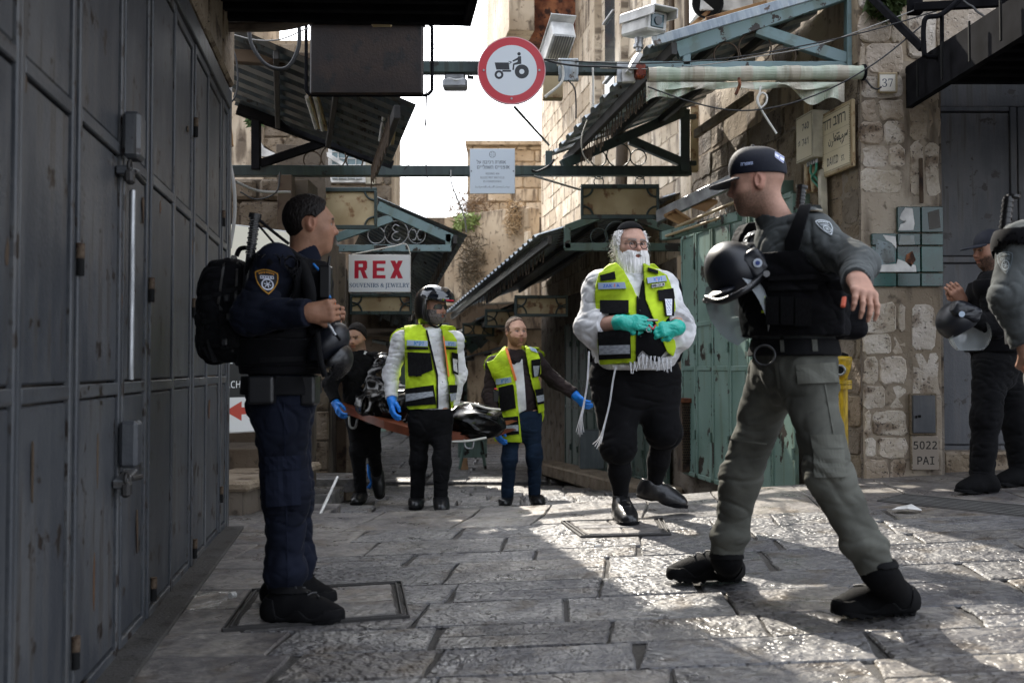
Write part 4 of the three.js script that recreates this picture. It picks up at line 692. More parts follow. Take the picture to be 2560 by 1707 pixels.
  const cx = [[2179, 2240], [2243, 2300], [2303, 2357]], ry = [[517, 581], [584, 613], [616, 680], [683, 716]];
  ry.forEach((r, i) => cx.forEach((k, j) => { if (i === 0 && j === 0) return; const a = W(k[0], r[1], D), b = W(k[1], r[0], D); part(q, 'tile', box(V((a.x + b.x) / 2, (a.y + b.y) / 2, zz + rr(-0.002, 0.002)), [b.x - a.x, b.y - a.y, 0.03], 0, 0.004), tealT[Math.floor(rnd() * 3)]); }));
  const scrap = (pts, m, l) => part(q, l, slab(pts.map((p) => { const v = W(p[0], p[1], D); v.z = zz + 0.0185; return v; }), V(0, 0, 1), 0.0022, 0.0005), m);
  scrap([[2252, 535], [2262, 520], [2280, 522], [2285, 560], [2282, 576], [2245, 577], [2250, 562], [2262, 556], [2248, 548]], M.white, 'poster_scrap'); scrap([[2206, 588], [2238, 592], [2240, 622], [2228, 608], [2214, 600]], M.white, 'poster_scrap');
  scrap([[2186, 674], [2205, 662], [2240, 660], [2243, 648], [2262, 655], [2288, 664], [2290, 680], [2190, 680]], M.white, 'poster_scrap'); scrap([[2190, 598], [2232, 612], [2236, 655], [2200, 664], [2186, 640]], mat(0.22, 0.3, 0.36, 0.5, { map: T.stone }), 'poster_scrap'); scrap([[2264, 638], [2280, 628], [2288, 650], [2276, 668], [2262, 655]], M.rust, 'poster_scrap'); scrap([[2250, 588], [2284, 590], [2286, 612], [2246, 613]], mat(0.3, 0.36, 0.4, 0.5, { map: T.stone }), 'poster_scrap'); scrap([[2318, 532], [2346, 524], [2350, 570], [2322, 575]], mat(0.09, 0.09, 0.09, 0.6, { map: T.stone }), 'poster_scrap');
  const md = thing('meter_door', 'small rusty grey meter door low on the corner pier', 'meter door', null, W(2308, 1085, 7.4)), mc = W(2308, 1035, 7.39);
  part(md, 'frame', box(mc, [0.2, 0.31, 0.03]), M.stoneDark[3]); part(md, 'door', box(V(mc.x, mc.y, mc.z + 0.012), [0.17, 0.28, 0.03]), mat(0.12, 0.12, 0.125, 0.5, { map: T.paint })); part(md, 'lock', [box(V(mc.x - 0.06, mc.y - 0.02, mc.z + 0.03), [0.015, 0.02, 0.01]), box(V(mc.x - 0.035, mc.y - 0.015, mc.z + 0.03), [0.02, 0.02, 0.01])], M.dark);
  const pp = thing('painted_plate', 'stone plate low on the pier painted with black numbers and letters', 'plate', null, W(2312, 1175, 7.4)), pc = W(2312, 1132, 7.39);
  part(pp, 'plate', box(pc, [0.2, 0.25, 0.03]), M.stoneLight[1]); const pt = new THREE.MeshStandardMaterial({ map: paint(256, 320, (g) => { g.fillStyle = '#8c8175'; g.fillRect(0, 0, 256, 320); g.fillStyle = '#221f1d'; g.font = 'bold 104px monospace'; g.fillText('5022', 4, 120); g.fillText('PAI', 40, 270); }), roughness: 0.85 }); part(pp, 'face', panel(V(pc.x, pc.y, pc.z + 0.0165), 0.19, 0.24, V(0, 0, 1)), pt);
  solo('rusty_pipe', 'short rusty iron strip fixed upright in the corner pier', 'pipe', bar(W(2303, 395, 7.37), W(2305, 508, 7.37), 0.028, 0.02, V(0, 0, 1)), M.rustDark);
  const y = thing('standpipe', 'yellow fire standpipe behind the walking officer', 'standpipe', null, V(X(2108, 7.35), gy(2.44, 7.3), -7.35)), yx = X(2108, 7.35), my = mat(0.62, 0.4, 0.015, 0.4, { map: T.mot }), yy = (p) => 1 + (920 - p) / F * 7.35;
  part(y, 'pole', cyl(V(yx, 0.1, -7.35), V(yx, yy(960), -7.35), 0.033, 0.033, 16), my); part(y, 'flange', [cyl(V(yx, yy(972), -7.35), V(yx, yy(962), -7.35), 0.062, 0.062, 18), cyl(V(yx, yy(960), -7.35), V(yx, yy(950), -7.35), 0.062, 0.062, 18)], my);
  part(y, 'head', flat(new THREE.LatheGeometry([[0.03, 0], [0.035, 0.03], [0.055, 0.08], [0.06, 0.12], [0.066, 0.15], [0.062, 0.17], [0.03, 0.175], [0.001, 0.18]].map((p) => new THREE.Vector2(...p)), 20).translate(yx, yy(950), -7.35)), my);
  part(y, 'outlet', cyl(V(yx, yy(925), -7.35), V(yx - 0.05, yy(925), -7.26), 0.045, 0.045, 16), my); part(y, 'outlet_ring', torus(V(yx - 0.052, yy(925), -7.255), 0.034, 0.009, V(-0.5, 0, 0.87).normalize()), M.galv); part(y, 'outlet_hole', cyl(V(yx - 0.046, yy(925), -7.27), V(yx - 0.053, yy(925), -7.252), 0.028), M.dark); part(y, 'cap', cyl(V(yx + 0.01, yy(892), -7.35), V(yx + 0.02, yy(884), -7.35), 0.025), M.dark);
}
// ---------- signs and things hanging over the street ----------
{
  const d = 7.48, c = W(1279, 177, d), r = 0.258;
  const t = thing('traffic_sign', 'round red and white sign with black tractor pictogram over the street', 'traffic sign', null, c);
  part(t, 'plate', cyl(V(c.x, c.y, c.z - 0.012), V(c.x, c.y, c.z + 0.012), r, r, 64), M.galv);
  const tx = paint(1024, 1024, (g) => {
    g.fillStyle = '#b5303a'; g.fillRect(0, 0, 1024, 1024); g.fillStyle = '#c9cfd4'; g.beginPath(); g.arc(512, 512, 384, 0, 7); g.fill(); g.lineWidth = 10; g.strokeStyle = '#d6a0a2'; g.beginPath(); g.arc(512, 512, 506, 0, 7); g.stroke();
    const k = 1024 / 430, q = (x, y) => [(x - 437) * k + 512, (y - 434) * k + 512]; g.fillStyle = '#20242a'; g.strokeStyle = '#20242a'; g.lineCap = 'butt';
    const pol = (...p) => { g.beginPath(); p.forEach((a, i) => i ? g.lineTo(...q(...a)) : g.moveTo(...q(...a))); g.closePath(); g.fill(); };
    pol([329, 384], [420, 384], [424, 430], [340, 430]); pol([378, 432], [434, 432], [434, 444], [378, 444]); g.lineWidth = 5 * k * 0.9; g.beginPath(); g.moveTo(...q(424, 396)); g.lineTo(...q(434, 376)); g.stroke(); g.beginPath(); g.moveTo(...q(418, 376)); g.lineTo(...q(440, 385)); g.stroke();
    const wheel = (x, y, R, r2) => { g.fillStyle = '#20242a'; g.beginPath(); g.arc(...q(x, y), R * k, 0, 7); g.fill(); g.fillStyle = '#c9cfd4'; g.beginPath(); g.arc(...q(x, y), r2 * k, 0, 7); g.fill(); g.fillStyle = '#20242a'; };
    wheel(357, 462, 28, 14); wheel(502, 442, 45, 16); g.beginPath(); g.arc(...q(484, 329), 11 * k, 0, 7); g.fill();
    pol([480, 344], [497, 344], [499, 393], [478, 396], [455, 400], [452, 432], [442, 432], [446, 392], [474, 380], [476, 368], [446, 380], [442, 372], [474, 354]);
  });
  const f = new THREE.CircleGeometry(r - 0.002, 64); f.translate(c.x, c.y, c.z + 0.0135); part(t, 'face', flat(f), print(tx, 0.35));
  for (const [x, y] of [[-0.21, 0], [0.21, 0.0], [0, -0.215]]) part(t, 'bolt', cyl(V(c.x + x, c.y + y, c.z + 0.012), V(c.x + x, c.y + y, c.z + 0.02), 0.008), M.galv);
  part(t, 'clamp', box(V(c.x, c.y, c.z - 0.05), [0.12, 0.16, 0.06]), M.galv);
  const st = solo('stay_rod', 'thin green stay rod slanting down from the tractor sign to the far wall', 'stay rod', cyl(W(1287, 268, 7.7), W(1372, 362, 10.3), 0.012), M.greenSteel);
}
{
  const d = D2(1231) - 0.17, c = W(1231, 428, d), n = thing('notice_sign', 'white square police notice forbidding electric bicycles on the lower green beam', 'notice', null, c), s = d / F;
  part(n, 'plate', box(c, [114 * s, 114 * s, 0.012]), M.white);
  const tx = paint(768, 768, (g) => {
    g.fillStyle = '#c3ccd6'; g.fillRect(0, 0, 768, 768); g.fillStyle = '#38404a'; g.strokeStyle = '#38404a'; g.lineWidth = 7; g.beginPath(); g.arc(384, 95, 52, 0, 7); g.stroke(); g.lineWidth = 5; for (let i = 0; i < 6; i++) { g.beginPath(); const a = i * Math.PI / 3; g.moveTo(384 + 12 * Math.cos(a), 95 + 12 * Math.sin(a)); g.lineTo(384 + 44 * Math.cos(a), 95 + 44 * Math.sin(a)); g.stroke(); }
    hebrew(g, 'אסורה רכיבה על', 615, 205, 50, 8, 0.82, '#38404a'); hebrew(g, 'אופניים חשמליים', 682, 290, 54, 8, 0.86, '#38404a');
    g.textAlign = 'center'; g.font = '48px sans-serif'; g.fillText('RIDING AN', 384, 445); g.fillText('ELLECTRIC BICYCLE', 384, 512); g.fillText('IS FORBIDDEN', 384, 579);
    g.strokeStyle = '#38404a'; strokes(g, '100,6 96,9 92,6 92,9 86,9 84,4 80,4;78,6 74,10 68,9;62,0 62,9 58,9;56,9 54,6 50,9 46,6 44,9 40,4 38,9 34,6 32,9 28,9;26,0 26,9;22,9 18,9;10,0 10,9;6,0 6,9 0,9 -4,6;-8,9 -12,11;-16,0 -16,9;-20,6 -24,9 -30,9;-36,0 -36,9;-40,0 -40,9 -46,9 -50,4 -54,9;-58,9 -62,3 -66,9 -70,9 -74,9 -76,0;-80,6 -84,9;-86,9 -92,9 -94,5 -98,9;90,14 90,14.5;50,14 50,14.5;-48,2 -48,2.5;-70,13 -70,13.5;-96,1 -96,1.5', 384, 640, 3.0, 6);
  });
  part(n, 'face', panel(V(c.x, c.y, c.z + 0.0072), 112 * s, 112 * s, V(0, 0, 1)), print(tx, 0.4));
  for (const e of [-1, 1]) part(n, 'bolt', cyl(V(c.x + e * 0.21, c.y, c.z), V(c.x + e * 0.21, c.y, c.z + 0.012), 0.006), M.dark);
}
{
  const d = 11.0, c = W(949, 684, d), s = d / F, t = thing('shop_sign', 'white REX souvenirs and jewelry sign with red letters hanging from a frame', 'shop sign', null, c);
  part(t, 'board', box(c, [155 * s, 94 * s, 0.06]), M.white);
  const tx = paint(1024, 620, (g) => { g.fillStyle = '#cdd0d4'; g.fillRect(0, 0, 1024, 620); g.fillStyle = '#a8122f'; const R = (x, y, w, h) => g.fillRect(x, y, w, h);
    R(95, 95, 70, 300); R(95, 95, 200, 56); R(235, 110, 72, 120); R(95, 205, 200, 54); g.beginPath(); g.moveTo(190, 250); g.lineTo(260, 250); g.lineTo(320, 395); g.lineTo(245, 395); g.fill();
    R(400, 95, 70, 300); R(400, 95, 215, 56); R(400, 215, 195, 56); R(400, 339, 215, 56);
    for (const f of [1, -1]) { g.beginPath(); g.moveTo(800 - f * 105, 95); g.lineTo(800 - f * 25, 95); g.lineTo(800 + f * 108, 395); g.lineTo(800 + f * 26, 395); g.fill(); }
    g.fillStyle = '#2a4a6e'; g.font = 'bold 98px serif'; g.textAlign = 'center'; g.save(); g.translate(512, 545); g.scale(0.85, 1); g.fillText('SOUVENIRS & JEWELRY', 0, 0); g.restore(); });
  part(t, 'face', panel(V(c.x, c.y, c.z + 0.0315), 153 * s, 92 * s, V(0, 0, 1)), print(tx, 0.35));
  part(t, 'hanging_wire', tube([W(880, 636, d), W(900, 632, d), W(985, 615, d), W(1015, 610, d), W(1026, 636, d)], 0.006, 24, 5), M.cableWhite);
}
// green framed sign boards hanging from the frames
function signBoard(label, x0, y0, x1, y1, d, hang) {
  const t = thing('sign_board', label, 'sign board', null, W((x0 + x1) / 2, (y0 + y1) / 2, d)), s = d / F, w = (x, y) => W(x, y, d - 0.03);
  part(t, 'panel', bar(W(x0 + 4, (y0 + y1) / 2, d), W(x1 - 4, (y0 + y1) / 2, d), 0.03, (y1 - y0 - 6) * s), M.board);
  const b = (a, c) => bar(a, c, 0.03, 0.045);
  part(t, 'frame_rail', b(w(x0, y0 + 4), w(x1, y0 + 4)), M.greenSteel); part(t, 'frame_rail', b(w(x0, y1 - 4), w(x1, y1 - 4)), M.greenSteel); part(t, 'frame_stile', bar(w(x0 + 3, y0 + 7), w(x0 + 3, y1 - 7), 0.045, 0.03), M.greenSteel); part(t, 'frame_stile', bar(w(x1 - 3, y0 + 7), w(x1 - 3, y1 - 7), 0.045, 0.03), M.greenSteel);
  const R = 24 * s; [[x0 + 6, y0 + 6, 3 * Math.PI / 2], [x1 - 6, y0 + 6, Math.PI], [x0 + 6, y1 - 6, 0], [x1 - 6, y1 - 6, Math.PI / 2]].forEach(([x, y, a]) => part(t, 'corner_arc', torus(w(x, y), R, 0.011, V(0, 0, 1), Math.PI / 2, a), M.greenSteel));
  for (const x of hang) { part(t, 'ring', torus(w(x, y0 - 8), 0.05, 0.006), M.greenSteel); part(t, 'ring', torus(w(x, y0 - 26), 0.05, 0.006), M.greenSteel); }
  return t;
}
signBoard('rusty blank sign board in a green frame above the bearded man', 1452, 462, 1648, 546, 10.5, [1497, 1600]);
signBoard('blank cream sign board in a green frame behind the head of the backpack officer', 727, 470, 942, 572, 10.4, []);
signBoard('dim blank sign board in a frame under the long right awning, nearest of three', 1286, 738, 1420, 792, 14.2, []);
signBoard('dim blank sign board in a frame under the long right awning, middle of three', 1212, 772, 1300, 820, 16.4, []);
signBoard('dim blank sign board in a frame under the long right awning, smallest and farthest', 1155, 806, 1236, 842, 18.2, []);
signBoard('cream blank sign board hanging just under the red lettered shop sign', 874, 734, 1030, 786, 12.4, []);
{ // surveillance cameras and flood lamp on the upper beam
  const t = thing('security_camera', 'white boxed security camera on a jointed arm above the upper beam', 'security camera', null, W(1590, 180, 7.55)), d = 7.5;
  const body = cbox(0.19, 0.15, 0.34, 0.015); body.applyMatrix4(new THREE.Matrix4().makeRotationY(0.5).multiply(new THREE.Matrix4().makeRotationX(0.12))); const c = W(1610, 62, d); body.translate(c.x, c.y, c.z); part(t, 'housing', body, M.white);
  const hd = (w, h, l, x, y, z) => { const g = cbox(w, h, l, 0.008); g.translate(x, y, z); g.applyMatrix4(new THREE.Matrix4().makeRotationY(0.5).multiply(new THREE.Matrix4().makeRotationX(0.12))); g.translate(c.x, c.y, c.z); return g; };
  part(t, 'sunshield', [hd(0.215, 0.014, 0.44, 0, 0.085, 0.05), hd(0.012, 0.07, 0.44, 0.108, 0.052, 0.05), hd(0.012, 0.07, 0.44, -0.108, 0.052, 0.05)], M.white);
  part(t, 'window', hd(0.12, 0.1, 0.02, 0, 0.0, 0.168), mat(0.08, 0.13, 0.15, 0.06)); const ln = new THREE.CylinderGeometry(0.032, 0.032, 0.02, 20); ln.rotateX(Math.PI / 2); ln.translate(0, 0, 0.178); ln.applyMatrix4(new THREE.Matrix4().makeRotationY(0.5).multiply(new THREE.Matrix4().makeRotationX(0.12))); ln.translate(c.x, c.y, c.z); part(t, 'lens', flat(ln), M.glassDark);
  part(t, 'joint', [cyl(W(1598, 95, d), W(1597, 128, d), 0.035, 0.022, 14), cyl(W(1597, 112, d), W(1596, 120, d), 0.04, 0.04, 14)], M.galv);
  part(t, 'arm', bar(W(1598, 136, d), W(1568, 185, d - 0.03), 0.09, 0.04), M.white); part(t, 'plate', box(W(1565, 182, 7.54), [0.14, 0.16, 0.03]), M.galv); part(t, 'bracket', box(W(1572, 190, 7.5), [0.1, 0.1, 0.05]), M.white);
  const u = thing('security_camera', 'pale ribbed camera housing seen from below, right behind the tractor sign', 'security camera', null, W(1395, 120, 8)), e = W(1393, 118, 8.0);
  const hb = (w, h, l, x, y, z, m, n) => { const g = cbox(w, h, l, 0.012); g.translate(x, y, z); g.rotateX(-0.5); g.rotateY(0.25); g.translate(e.x, e.y, e.z); return part(u, n, g, m); };
  hb(0.19, 0.16, 0.4, 0, 0, 0, M.white, 'housing'); hb(0.21, 0.012, 0.46, 0, 0.09, 0.03, M.white, 'sunshield'); for (let i = 0; i < 8; i++) hb(0.008, 0.012, 0.4, -0.075 + i * 0.021, -0.083, 0, M.galv, 'rib');
  part(u, 'lower_box', box(W(1382, 218, 8.0), [0.16, 0.2, 0.1]), M.board);
  const jb = thing('junction_plate', 'grey square junction plate bolted on the upper green beam', 'junction plate', null, W(1421, 175, 7.54)); part(jb, 'plate', box(W(1421, 175, 7.54), [0.155, 0.175, 0.03]), M.sheetLight); for (const [x, y] of [[1400, 152], [1442, 152], [1400, 198], [1442, 198]]) part(jb, 'bolt', cyl(W(x, y, 7.53), W(x, y, 7.5), 0.01, 0.01, 6), M.galv);
  part(jb, 'white_lead', tube([W(1392, 162, 7.48), W(1402, 160, 7.48), W(1408, 180, 7.48), W(1404, 205, 7.48), W(1362, 243, 7.5)], 0.011, 24, 6), M.cableWhite);
  const fl = thing('flood_lamp', 'small grey flood lamp under the upper green beam, left of the tractor sign', 'flood lamp', null, W(1140, 200, 7.6)); part(fl, 'housing', [box(W(1138, 212, 7.6), [0.19, 0.07, 0.14], 0, 0.015), box(W(1138, 195, 7.62), [0.16, 0.05, 0.1], 0, 0.012)], M.galv); part(fl, 'gland', cyl(W(1168, 193, 7.6), W(1184, 194, 7.6), 0.014), M.cable); part(fl, 'yoke', tube([W(1114, 205, 7.55), W(1120, 196, 7.55), W(1140, 200, 7.53), W(1158, 196, 7.55)], 0.008), M.white);
  const rb = solo('rusty_clamp', 'orange rusty clamp where the canvas roll meets the upper beam', 'clamp', [box(W(1600, 178, 7.45), [0.07, 0.11, 0.1], 0.2, 0.015), cyl(W(1590, 188, 7.42), W(1612, 190, 7.42), 0.02)], mat(0.42, 0.13, 0.05, 0.7, { map: T.rust })); rb;
}
{ // rolled canvas blind
  const d = 7.36, t = thing('canvas_blind', 'faded striped canvas blind rolled up under the light blue gable', 'blind', null, W(1880, 190, d));
  const roll = []; const N = 36, K = 16; const Pt = (i, k) => { const s = i / N, a = k / K * 6.2832, c = W(lerp(1620, 2158, s), lerp(187, 181, s), d), r = 0.056 + 0.004 * Math.sin(s * 31) + 0.0022 * Math.sin(s * 120 + a * 1.5); return c.add(V(0, Math.cos(a) * r * 0.95, Math.sin(a) * r)); };
  for (let i = 0; i < N; i++) for (let k = 0; k < K; k++) quad(roll, Pt(i, k), Pt(i, k + 1), Pt(i + 1, k + 1), Pt(i + 1, k));
  const stripe = paint(256, 64, (g) => { for (const [i, c] of ['#d9d6ca', '#cdd4c6', '#d4d6ca', '#d6cabf', '#d2d6ca', '#c6d0c2', '#dad7cd', '#d2c6bb'].entries()) { g.fillStyle = c; g.fillRect(i * 32, 0, 32, 64); } g.globalAlpha = 0.12; for (let i = 0; i < 40; i++) { g.fillStyle = i % 2 ? '#6d6a58' : '#ffffff'; g.fillRect(rnd() * 256, rnd() * 64, 20 * rnd() + 2, 14); } }), cm = [M.canvas, mat(0.66, 0.68, 0.62, 0.85, { bump: T.weave, bs: 0.001 })]; stripe.wrapS = stripe.wrapT = THREE.RepeatWrapping; stripe.repeat.set(1.4, 2); cm[1].map = stripe; cm[0] = cm[1]; part(t, 'roll', tris(roll), cm[1]);
  const drape = (x0, x1, low, m) => { const q = [], n = 30, P = (i, j, b) => { const s = i / n, x = lerp(x0, x1, s), y = lerp(205, low(s), j / 5), w = W(x, y, d - 0.03 + 0.03 * Math.sin(s * 18 + j * 0.4) * (0.4 + j / 5) - 0.02 * j / 5); if (b) w.z -= 0.006; return w; }; for (let i = 0; i < n; i++) for (let j = 0; j < 5; j++) { quad(q, P(i, j), P(i, j + 1), P(i + 1, j + 1), P(i + 1, j)); quad(q, P(i + 1, j, 1), P(i + 1, j + 1, 1), P(i, j + 1, 1), P(i, j, 1)); if (j === 4) quad(q, P(i, 5), P(i, 5, 1), P(i + 1, 5, 1), P(i + 1, 5)); } const g = tris(q); part(t, 'drape', g, m); };
  drape(1616, 1772, (s) => 254 - 38 * Math.pow(s, 1.2) - 10 * Math.sin(s * 9) * (1 - s), cm[1]); drape(1640, 2100, (s) => 221 + 3 * Math.sin(s * 25), cm[1]); drape(1940, 2112, (s) => 214 + 44 * Math.sin(Math.min(1, s * 1.08) * 1.57) * (s < 0.97 ? 1 : 0.9) - 14 * Math.sin(s * 9.5), cm[1]);
  part(t, 'tie', tube([W(1848, 195, 7.26), W(1850, 212, 7.25), W(1846, 222, 7.26), W(1840, 236, 7.26)], 0.012, 12, 6), M.rust);
  part(t, 'end_cap', cyl(W(2156, 181, d), W(2163, 181, d), 0.06, 0.06, 16), M.blackSteel);
  solo('cable_tie', 'white looped plastic strap hanging under the rolled canvas blind', 'strap', tube([W(1902, 214, 7.2), W(1900, 230, 7.2), W(1893, 250, 7.2), W(1902, 268, 7.2), W(1915, 258, 7.2), W(1917, 240, 7.2), W(1906, 232, 7.2), W(1895, 245, 7.2), W(1902, 270, 7.2), W(1920, 300, 7.2), W(1942, 334, 7.2)], 0.008, 60, 6), M.cableWhite);
}
{ // wires
  const wire = (l, a, b, drop, r, m = M.cable, wob = 0.02) => solo('wire', l, 'wire', sag(a, b, drop, r, 24, wob), m);
  wire('upper thin dark wire from the blind to the top right corner', W(1360, 145, 7.4), W(2345, 25, 7.0), 0.16, 0.005);
  wire('pale wire crossing the corner pier towards the canopy', W(1500, 170, 7.45), W(2310, 20, 7.1), 0.14, 0.004, M.cableGrey);
  wire('dark wire sagging below the canvas blind to the number tile', W(1620, 215, 7.3), W(2310, 60, 7.0), 0.36, 0.006);
  wire('dark wire hanging at the corner pier beside the number tile', W(2150, 170, 7.35), W(2205, 215, 7.3), 0.07, 0.007);
  wire('dark wire crossing above the canopy at the top right', W(2410, 0, 6.8), W(2480, 60, 6.6), 0.0, 0.008, M.cable);
  wire('thin red wire across the sky left of the tractor sign', W(1075, 108, 7.5), W(1200, 132, 7.5), 0.01, 0.0035, mat(0.2, 0.03, 0.08, 0.6));
  wire('thin wire slanting across the sky left of the tractor sign', W(1080, 118, 7.6), W(1195, 150, 7.5), 0.0, 0.0035);
  wire('black cable lashed along the upper green beam', W(1360, 148, 7.45), W(1620, 165, 7.42), 0.03, 0.009);
  wire('black wires bundled on the lower beam beside the notice', W(1330, 425, 9.9), W(1385, 400, 10.1), 0.05, 0.012);
  const hang = (l, pts, r, m = M.cable) => solo('wire', l, 'hanging wire', tube(pts, r, 40, 5), m);
  hang('long loose wire dangling from the black sign box, left strand', [W(1064, 190, 7), W(1060, 320, 7.2), W(1040, 345, 7.3), W(1030, 400, 7.5), W(1010, 424, 7.6)], 0.0035);
  hang('long loose wire dangling from the black sign box, right strand', [W(1068, 190, 7), W(1064, 330, 7.2), W(1064, 400, 7.3), W(1072, 480, 7.3), W(1078, 512, 7.3)], 0.004);
  hang('short black flex dangling below the junction plate', [W(1420, 200, 7.45), W(1436, 220, 7.45), W(1440, 260, 7.45), W(1440, 296, 7.45)], 0.006);
  hang('thin white strap hanging from the upper beam', [W(1482, 165, 7.5), W(1483, 215, 7.5), W(1483, 268, 7.5)], 0.008, M.cableWhite);
  hang('curled grey flex dangling below the lower beam, left of the notice', [W(1127, 425, 9.8), W(1128, 455, 9.8), W(1140, 490, 9.8), W(1160, 540, 9.9), W(1166, 580, 10)], 0.008, M.cableGrey);
  hang('white flex string hanging from the eave of the right awning', [W(1468, 300, 8.5), W(1455, 340, 8.6), W(1456, 380, 8.7), W(1472, 408, 8.8)], 0.006, M.cableWhite);
  wire('pale rope from the lower beam to the rusty sign board', W(1335, 440, 10.0), W(1450, 474, 10.4), 0.0, 0.012, M.cableGrey, 0);
}
{ // boards and rods over the pale green doors
  const t = thing('folded_counter', 'sun dappled board and wooden flaps folded up over the pale green doors', 'board', null, W(1750, 500, 10));
  part(t, 'board', bar(W(1645, 542, 10.4), W(1875, 432, 9.1), 0.05, 0.13), M.galv); part(t, 'flap', slab([W(1660, 535, 10.2), W(1720, 565, 10.0), W(1735, 550, 9.9), W(1690, 520, 10)], V(0, 1, 0.3).normalize(), 0.03), M.wood); part(t, 'flap', slab([W(1722, 510, 9.9), W(1765, 522, 9.7), W(1795, 500, 9.6), W(1755, 490, 9.7)], V(0, 1, 0.3).normalize(), 0.03), M.wood);
  part(t, 'rod', [cyl(W(1690, 568, 10), W(1850, 500, 9.1), 0.016), cyl(W(1665, 590, 10.1), W(1800, 545, 9.3), 0.014)], M.board); part(t, 'teal_rail', bar(W(1660, 590, 10.2), W(1850, 540, 9.2), 0.06, 0.09), M.teal);
  for (let i = 0; i < 9; i++) { const p = W(1700 + i * 15, 567 - i * 6.5, 9.95 - i * 0.09); part(t, 'hook', torus(V(p.x, p.y - 0.04, p.z), 0.022, 0.004, V(0.3, 0, 1).normalize(), 4.5, 2), M.galv); }
  solo('teal_box', 'small teal metal box with a knob on the stone wall behind the baton', 'box', [box(W(1975, 470, 8.6), [0.17, 0.12, 0.1]), box(W(2012, 510, 8.3), [0.12, 0.16, 0.1])], M.teal);
}
{ // air conditioner and its shelf, top right
  const t = thing('air_conditioner', 'air conditioner on a brown bracket shelf at the top of the right front', 'air conditioner', null, W(1820, 40, 9.5));
  part(t, 'case', box(W(1850, -30, 9.6), [0.9, 0.6, 0.4], 0.1), M.white); part(t, 'grille', torus(W(1770, 8, 9.35), 0.14, 0.012), M.dark); part(t, 'fan', cyl(W(1770, 8, 9.4), W(1770, 8, 9.36), 0.13, 0.13, 20), M.dark);
  part(t, 'shelf', slab([W(1770, 50, 9.2), W(1930, 8, 9.2), W(1930, -10, 9.8), W(1795, 22, 9.8)], V(0, 1, 0), 0.05), M.cream); part(t, 'bracket', [bar(W(1718, 75, 9.4), W(1800, 5, 9.4), 0.04), bar(W(1765, 52, 9.1), W(1935, 4, 9.1), 0.03, 0.06), bar(W(1722, 70, 9.2), W(1768, 52, 9.1), 0.03)], M.wood);
}
// plants on the walls
function shrub(label, cat, c, s, n, col, dry) {
  const t = thing(dry ? 'dry_plant' : 'wall_plant', label, cat, null, c), L = [], S = [];
  for (let i = 0; i < n; i++) {
    const a = rr(0, 6.28), r = Math.sqrt(rnd()), p = V(Math.cos(a) * r * s[0], rr(-1, 1) * s[1] * (1 - 0.4 * r), Math.sin(a) * r * s[2]);
    p.y -= dry ? Math.abs(rnd() * s[1]) : 0; p.add(c);
    const l = rr(0.05, 0.13) * (dry ? 1.5 : 1), d = V(rr(-1, 1), rr(-1, dry ? 0.2 : 1), rr(-1, 1)).normalize(), w = d.clone().cross(V(rr(-1, 1), rr(-1, 1), rr(-1, 1))).normalize().multiplyScalar(l * (dry ? 0.08 : 0.28));
    L.push(p.clone().addScaledVector(d, -l), p.clone().add(w), p.clone().addScaledVector(d, l), p.clone().addScaledVector(d, -l), p.clone().addScaledVector(d, l), p.clone().sub(w));
  }
  for (let i = 0; i < 14; i++) S.push(tube([c.clone().add(V(rr(-0.1, 0.1), -s[1] * 0.2, 0)), c.clone().add(V(rr(-0.5, 0.5) * s[0], rr(-0.4, 0.5) * s[1], rr(-0.4, 0.4) * s[2])), c.clone().add(V(rr(-1, 1) * s[0], rr(-1, 0.9) * s[1], rr(-0.6, 0.6) * s[2]))], 0.008, 8, 4));
  part(t, 'leaves', tris(L), mat(...col, 0.8, { side: true })); part(t, 'stem', S, mat(0.12, 0.09, 0.06, 0.9));
}
shrub('bright green bush growing on the wall top below the bicycle notice', 'plant', W(1190, 558, 22), [0.5, 0.24, 0.35], 700, [0.17, 0.23, 0.07]);
shrub('dark dry creeper hanging under the green bush down the far wall', 'creeper', W(1205, 620, 21.8), [0.55, 0.75, 0.3], 1500, [0.11, 0.085, 0.055], true);
shrub('golden dry grass tuft on the far right wall', 'dry grass', W(1285, 530, 21), [0.2, 0.36, 0.2], 420, [0.42, 0.31, 0.19], true);
shrub('tangle of dry brown stalks on the far wall left of the notice foot', 'dry plant', W(1180, 505, 23), [0.55, 0.5, 0.3], 700, [0.2, 0.14, 0.09], true);
shrub('small green weed at the top of the corner pier', 'plant', W(2215, 12, 7.35), [0.12, 0.09, 0.1], 260, [0.05, 0.08, 0.02]);
shrub('small green weed on the wall behind the left truss', 'plant', W(634, 292, 11.5), [0.07, 0.12, 0.07], 120, [0.07, 0.12, 0.04]);
{ // sunlit low wall that carries the plants
  const t = thing('garden_wall', 'sunlit pale stone wall with plants on it at the end of the right front', 'wall', null, V(-0.9, -0.9, -22.5));
  part(t, 'wall', [bar(V(X(1130, 22.6), 3.4, -22.6), V(X(1330, 21), 3.4, -21.0), 0.5, 2.0, V(0, 1, 0))], M.plaster);
  for (let i = 0; i < 24; i++) part(t, 'stone', bar(V(X(1135 + (i % 6) * 32, 22.3), 2.65 + Math.floor(i / 6) * 0.5, -22.3 + (i % 6) * 0.26), V(X(1135 + (i % 6) * 32 + 28, 22.3), 2.65 + Math.floor(i / 6) * 0.5, -22.3 + (i % 6 + 0.9) * 0.26), 0.1, 0.44, V(0, 1, 0), 0.03), M.ashlar[i % 3]);
}
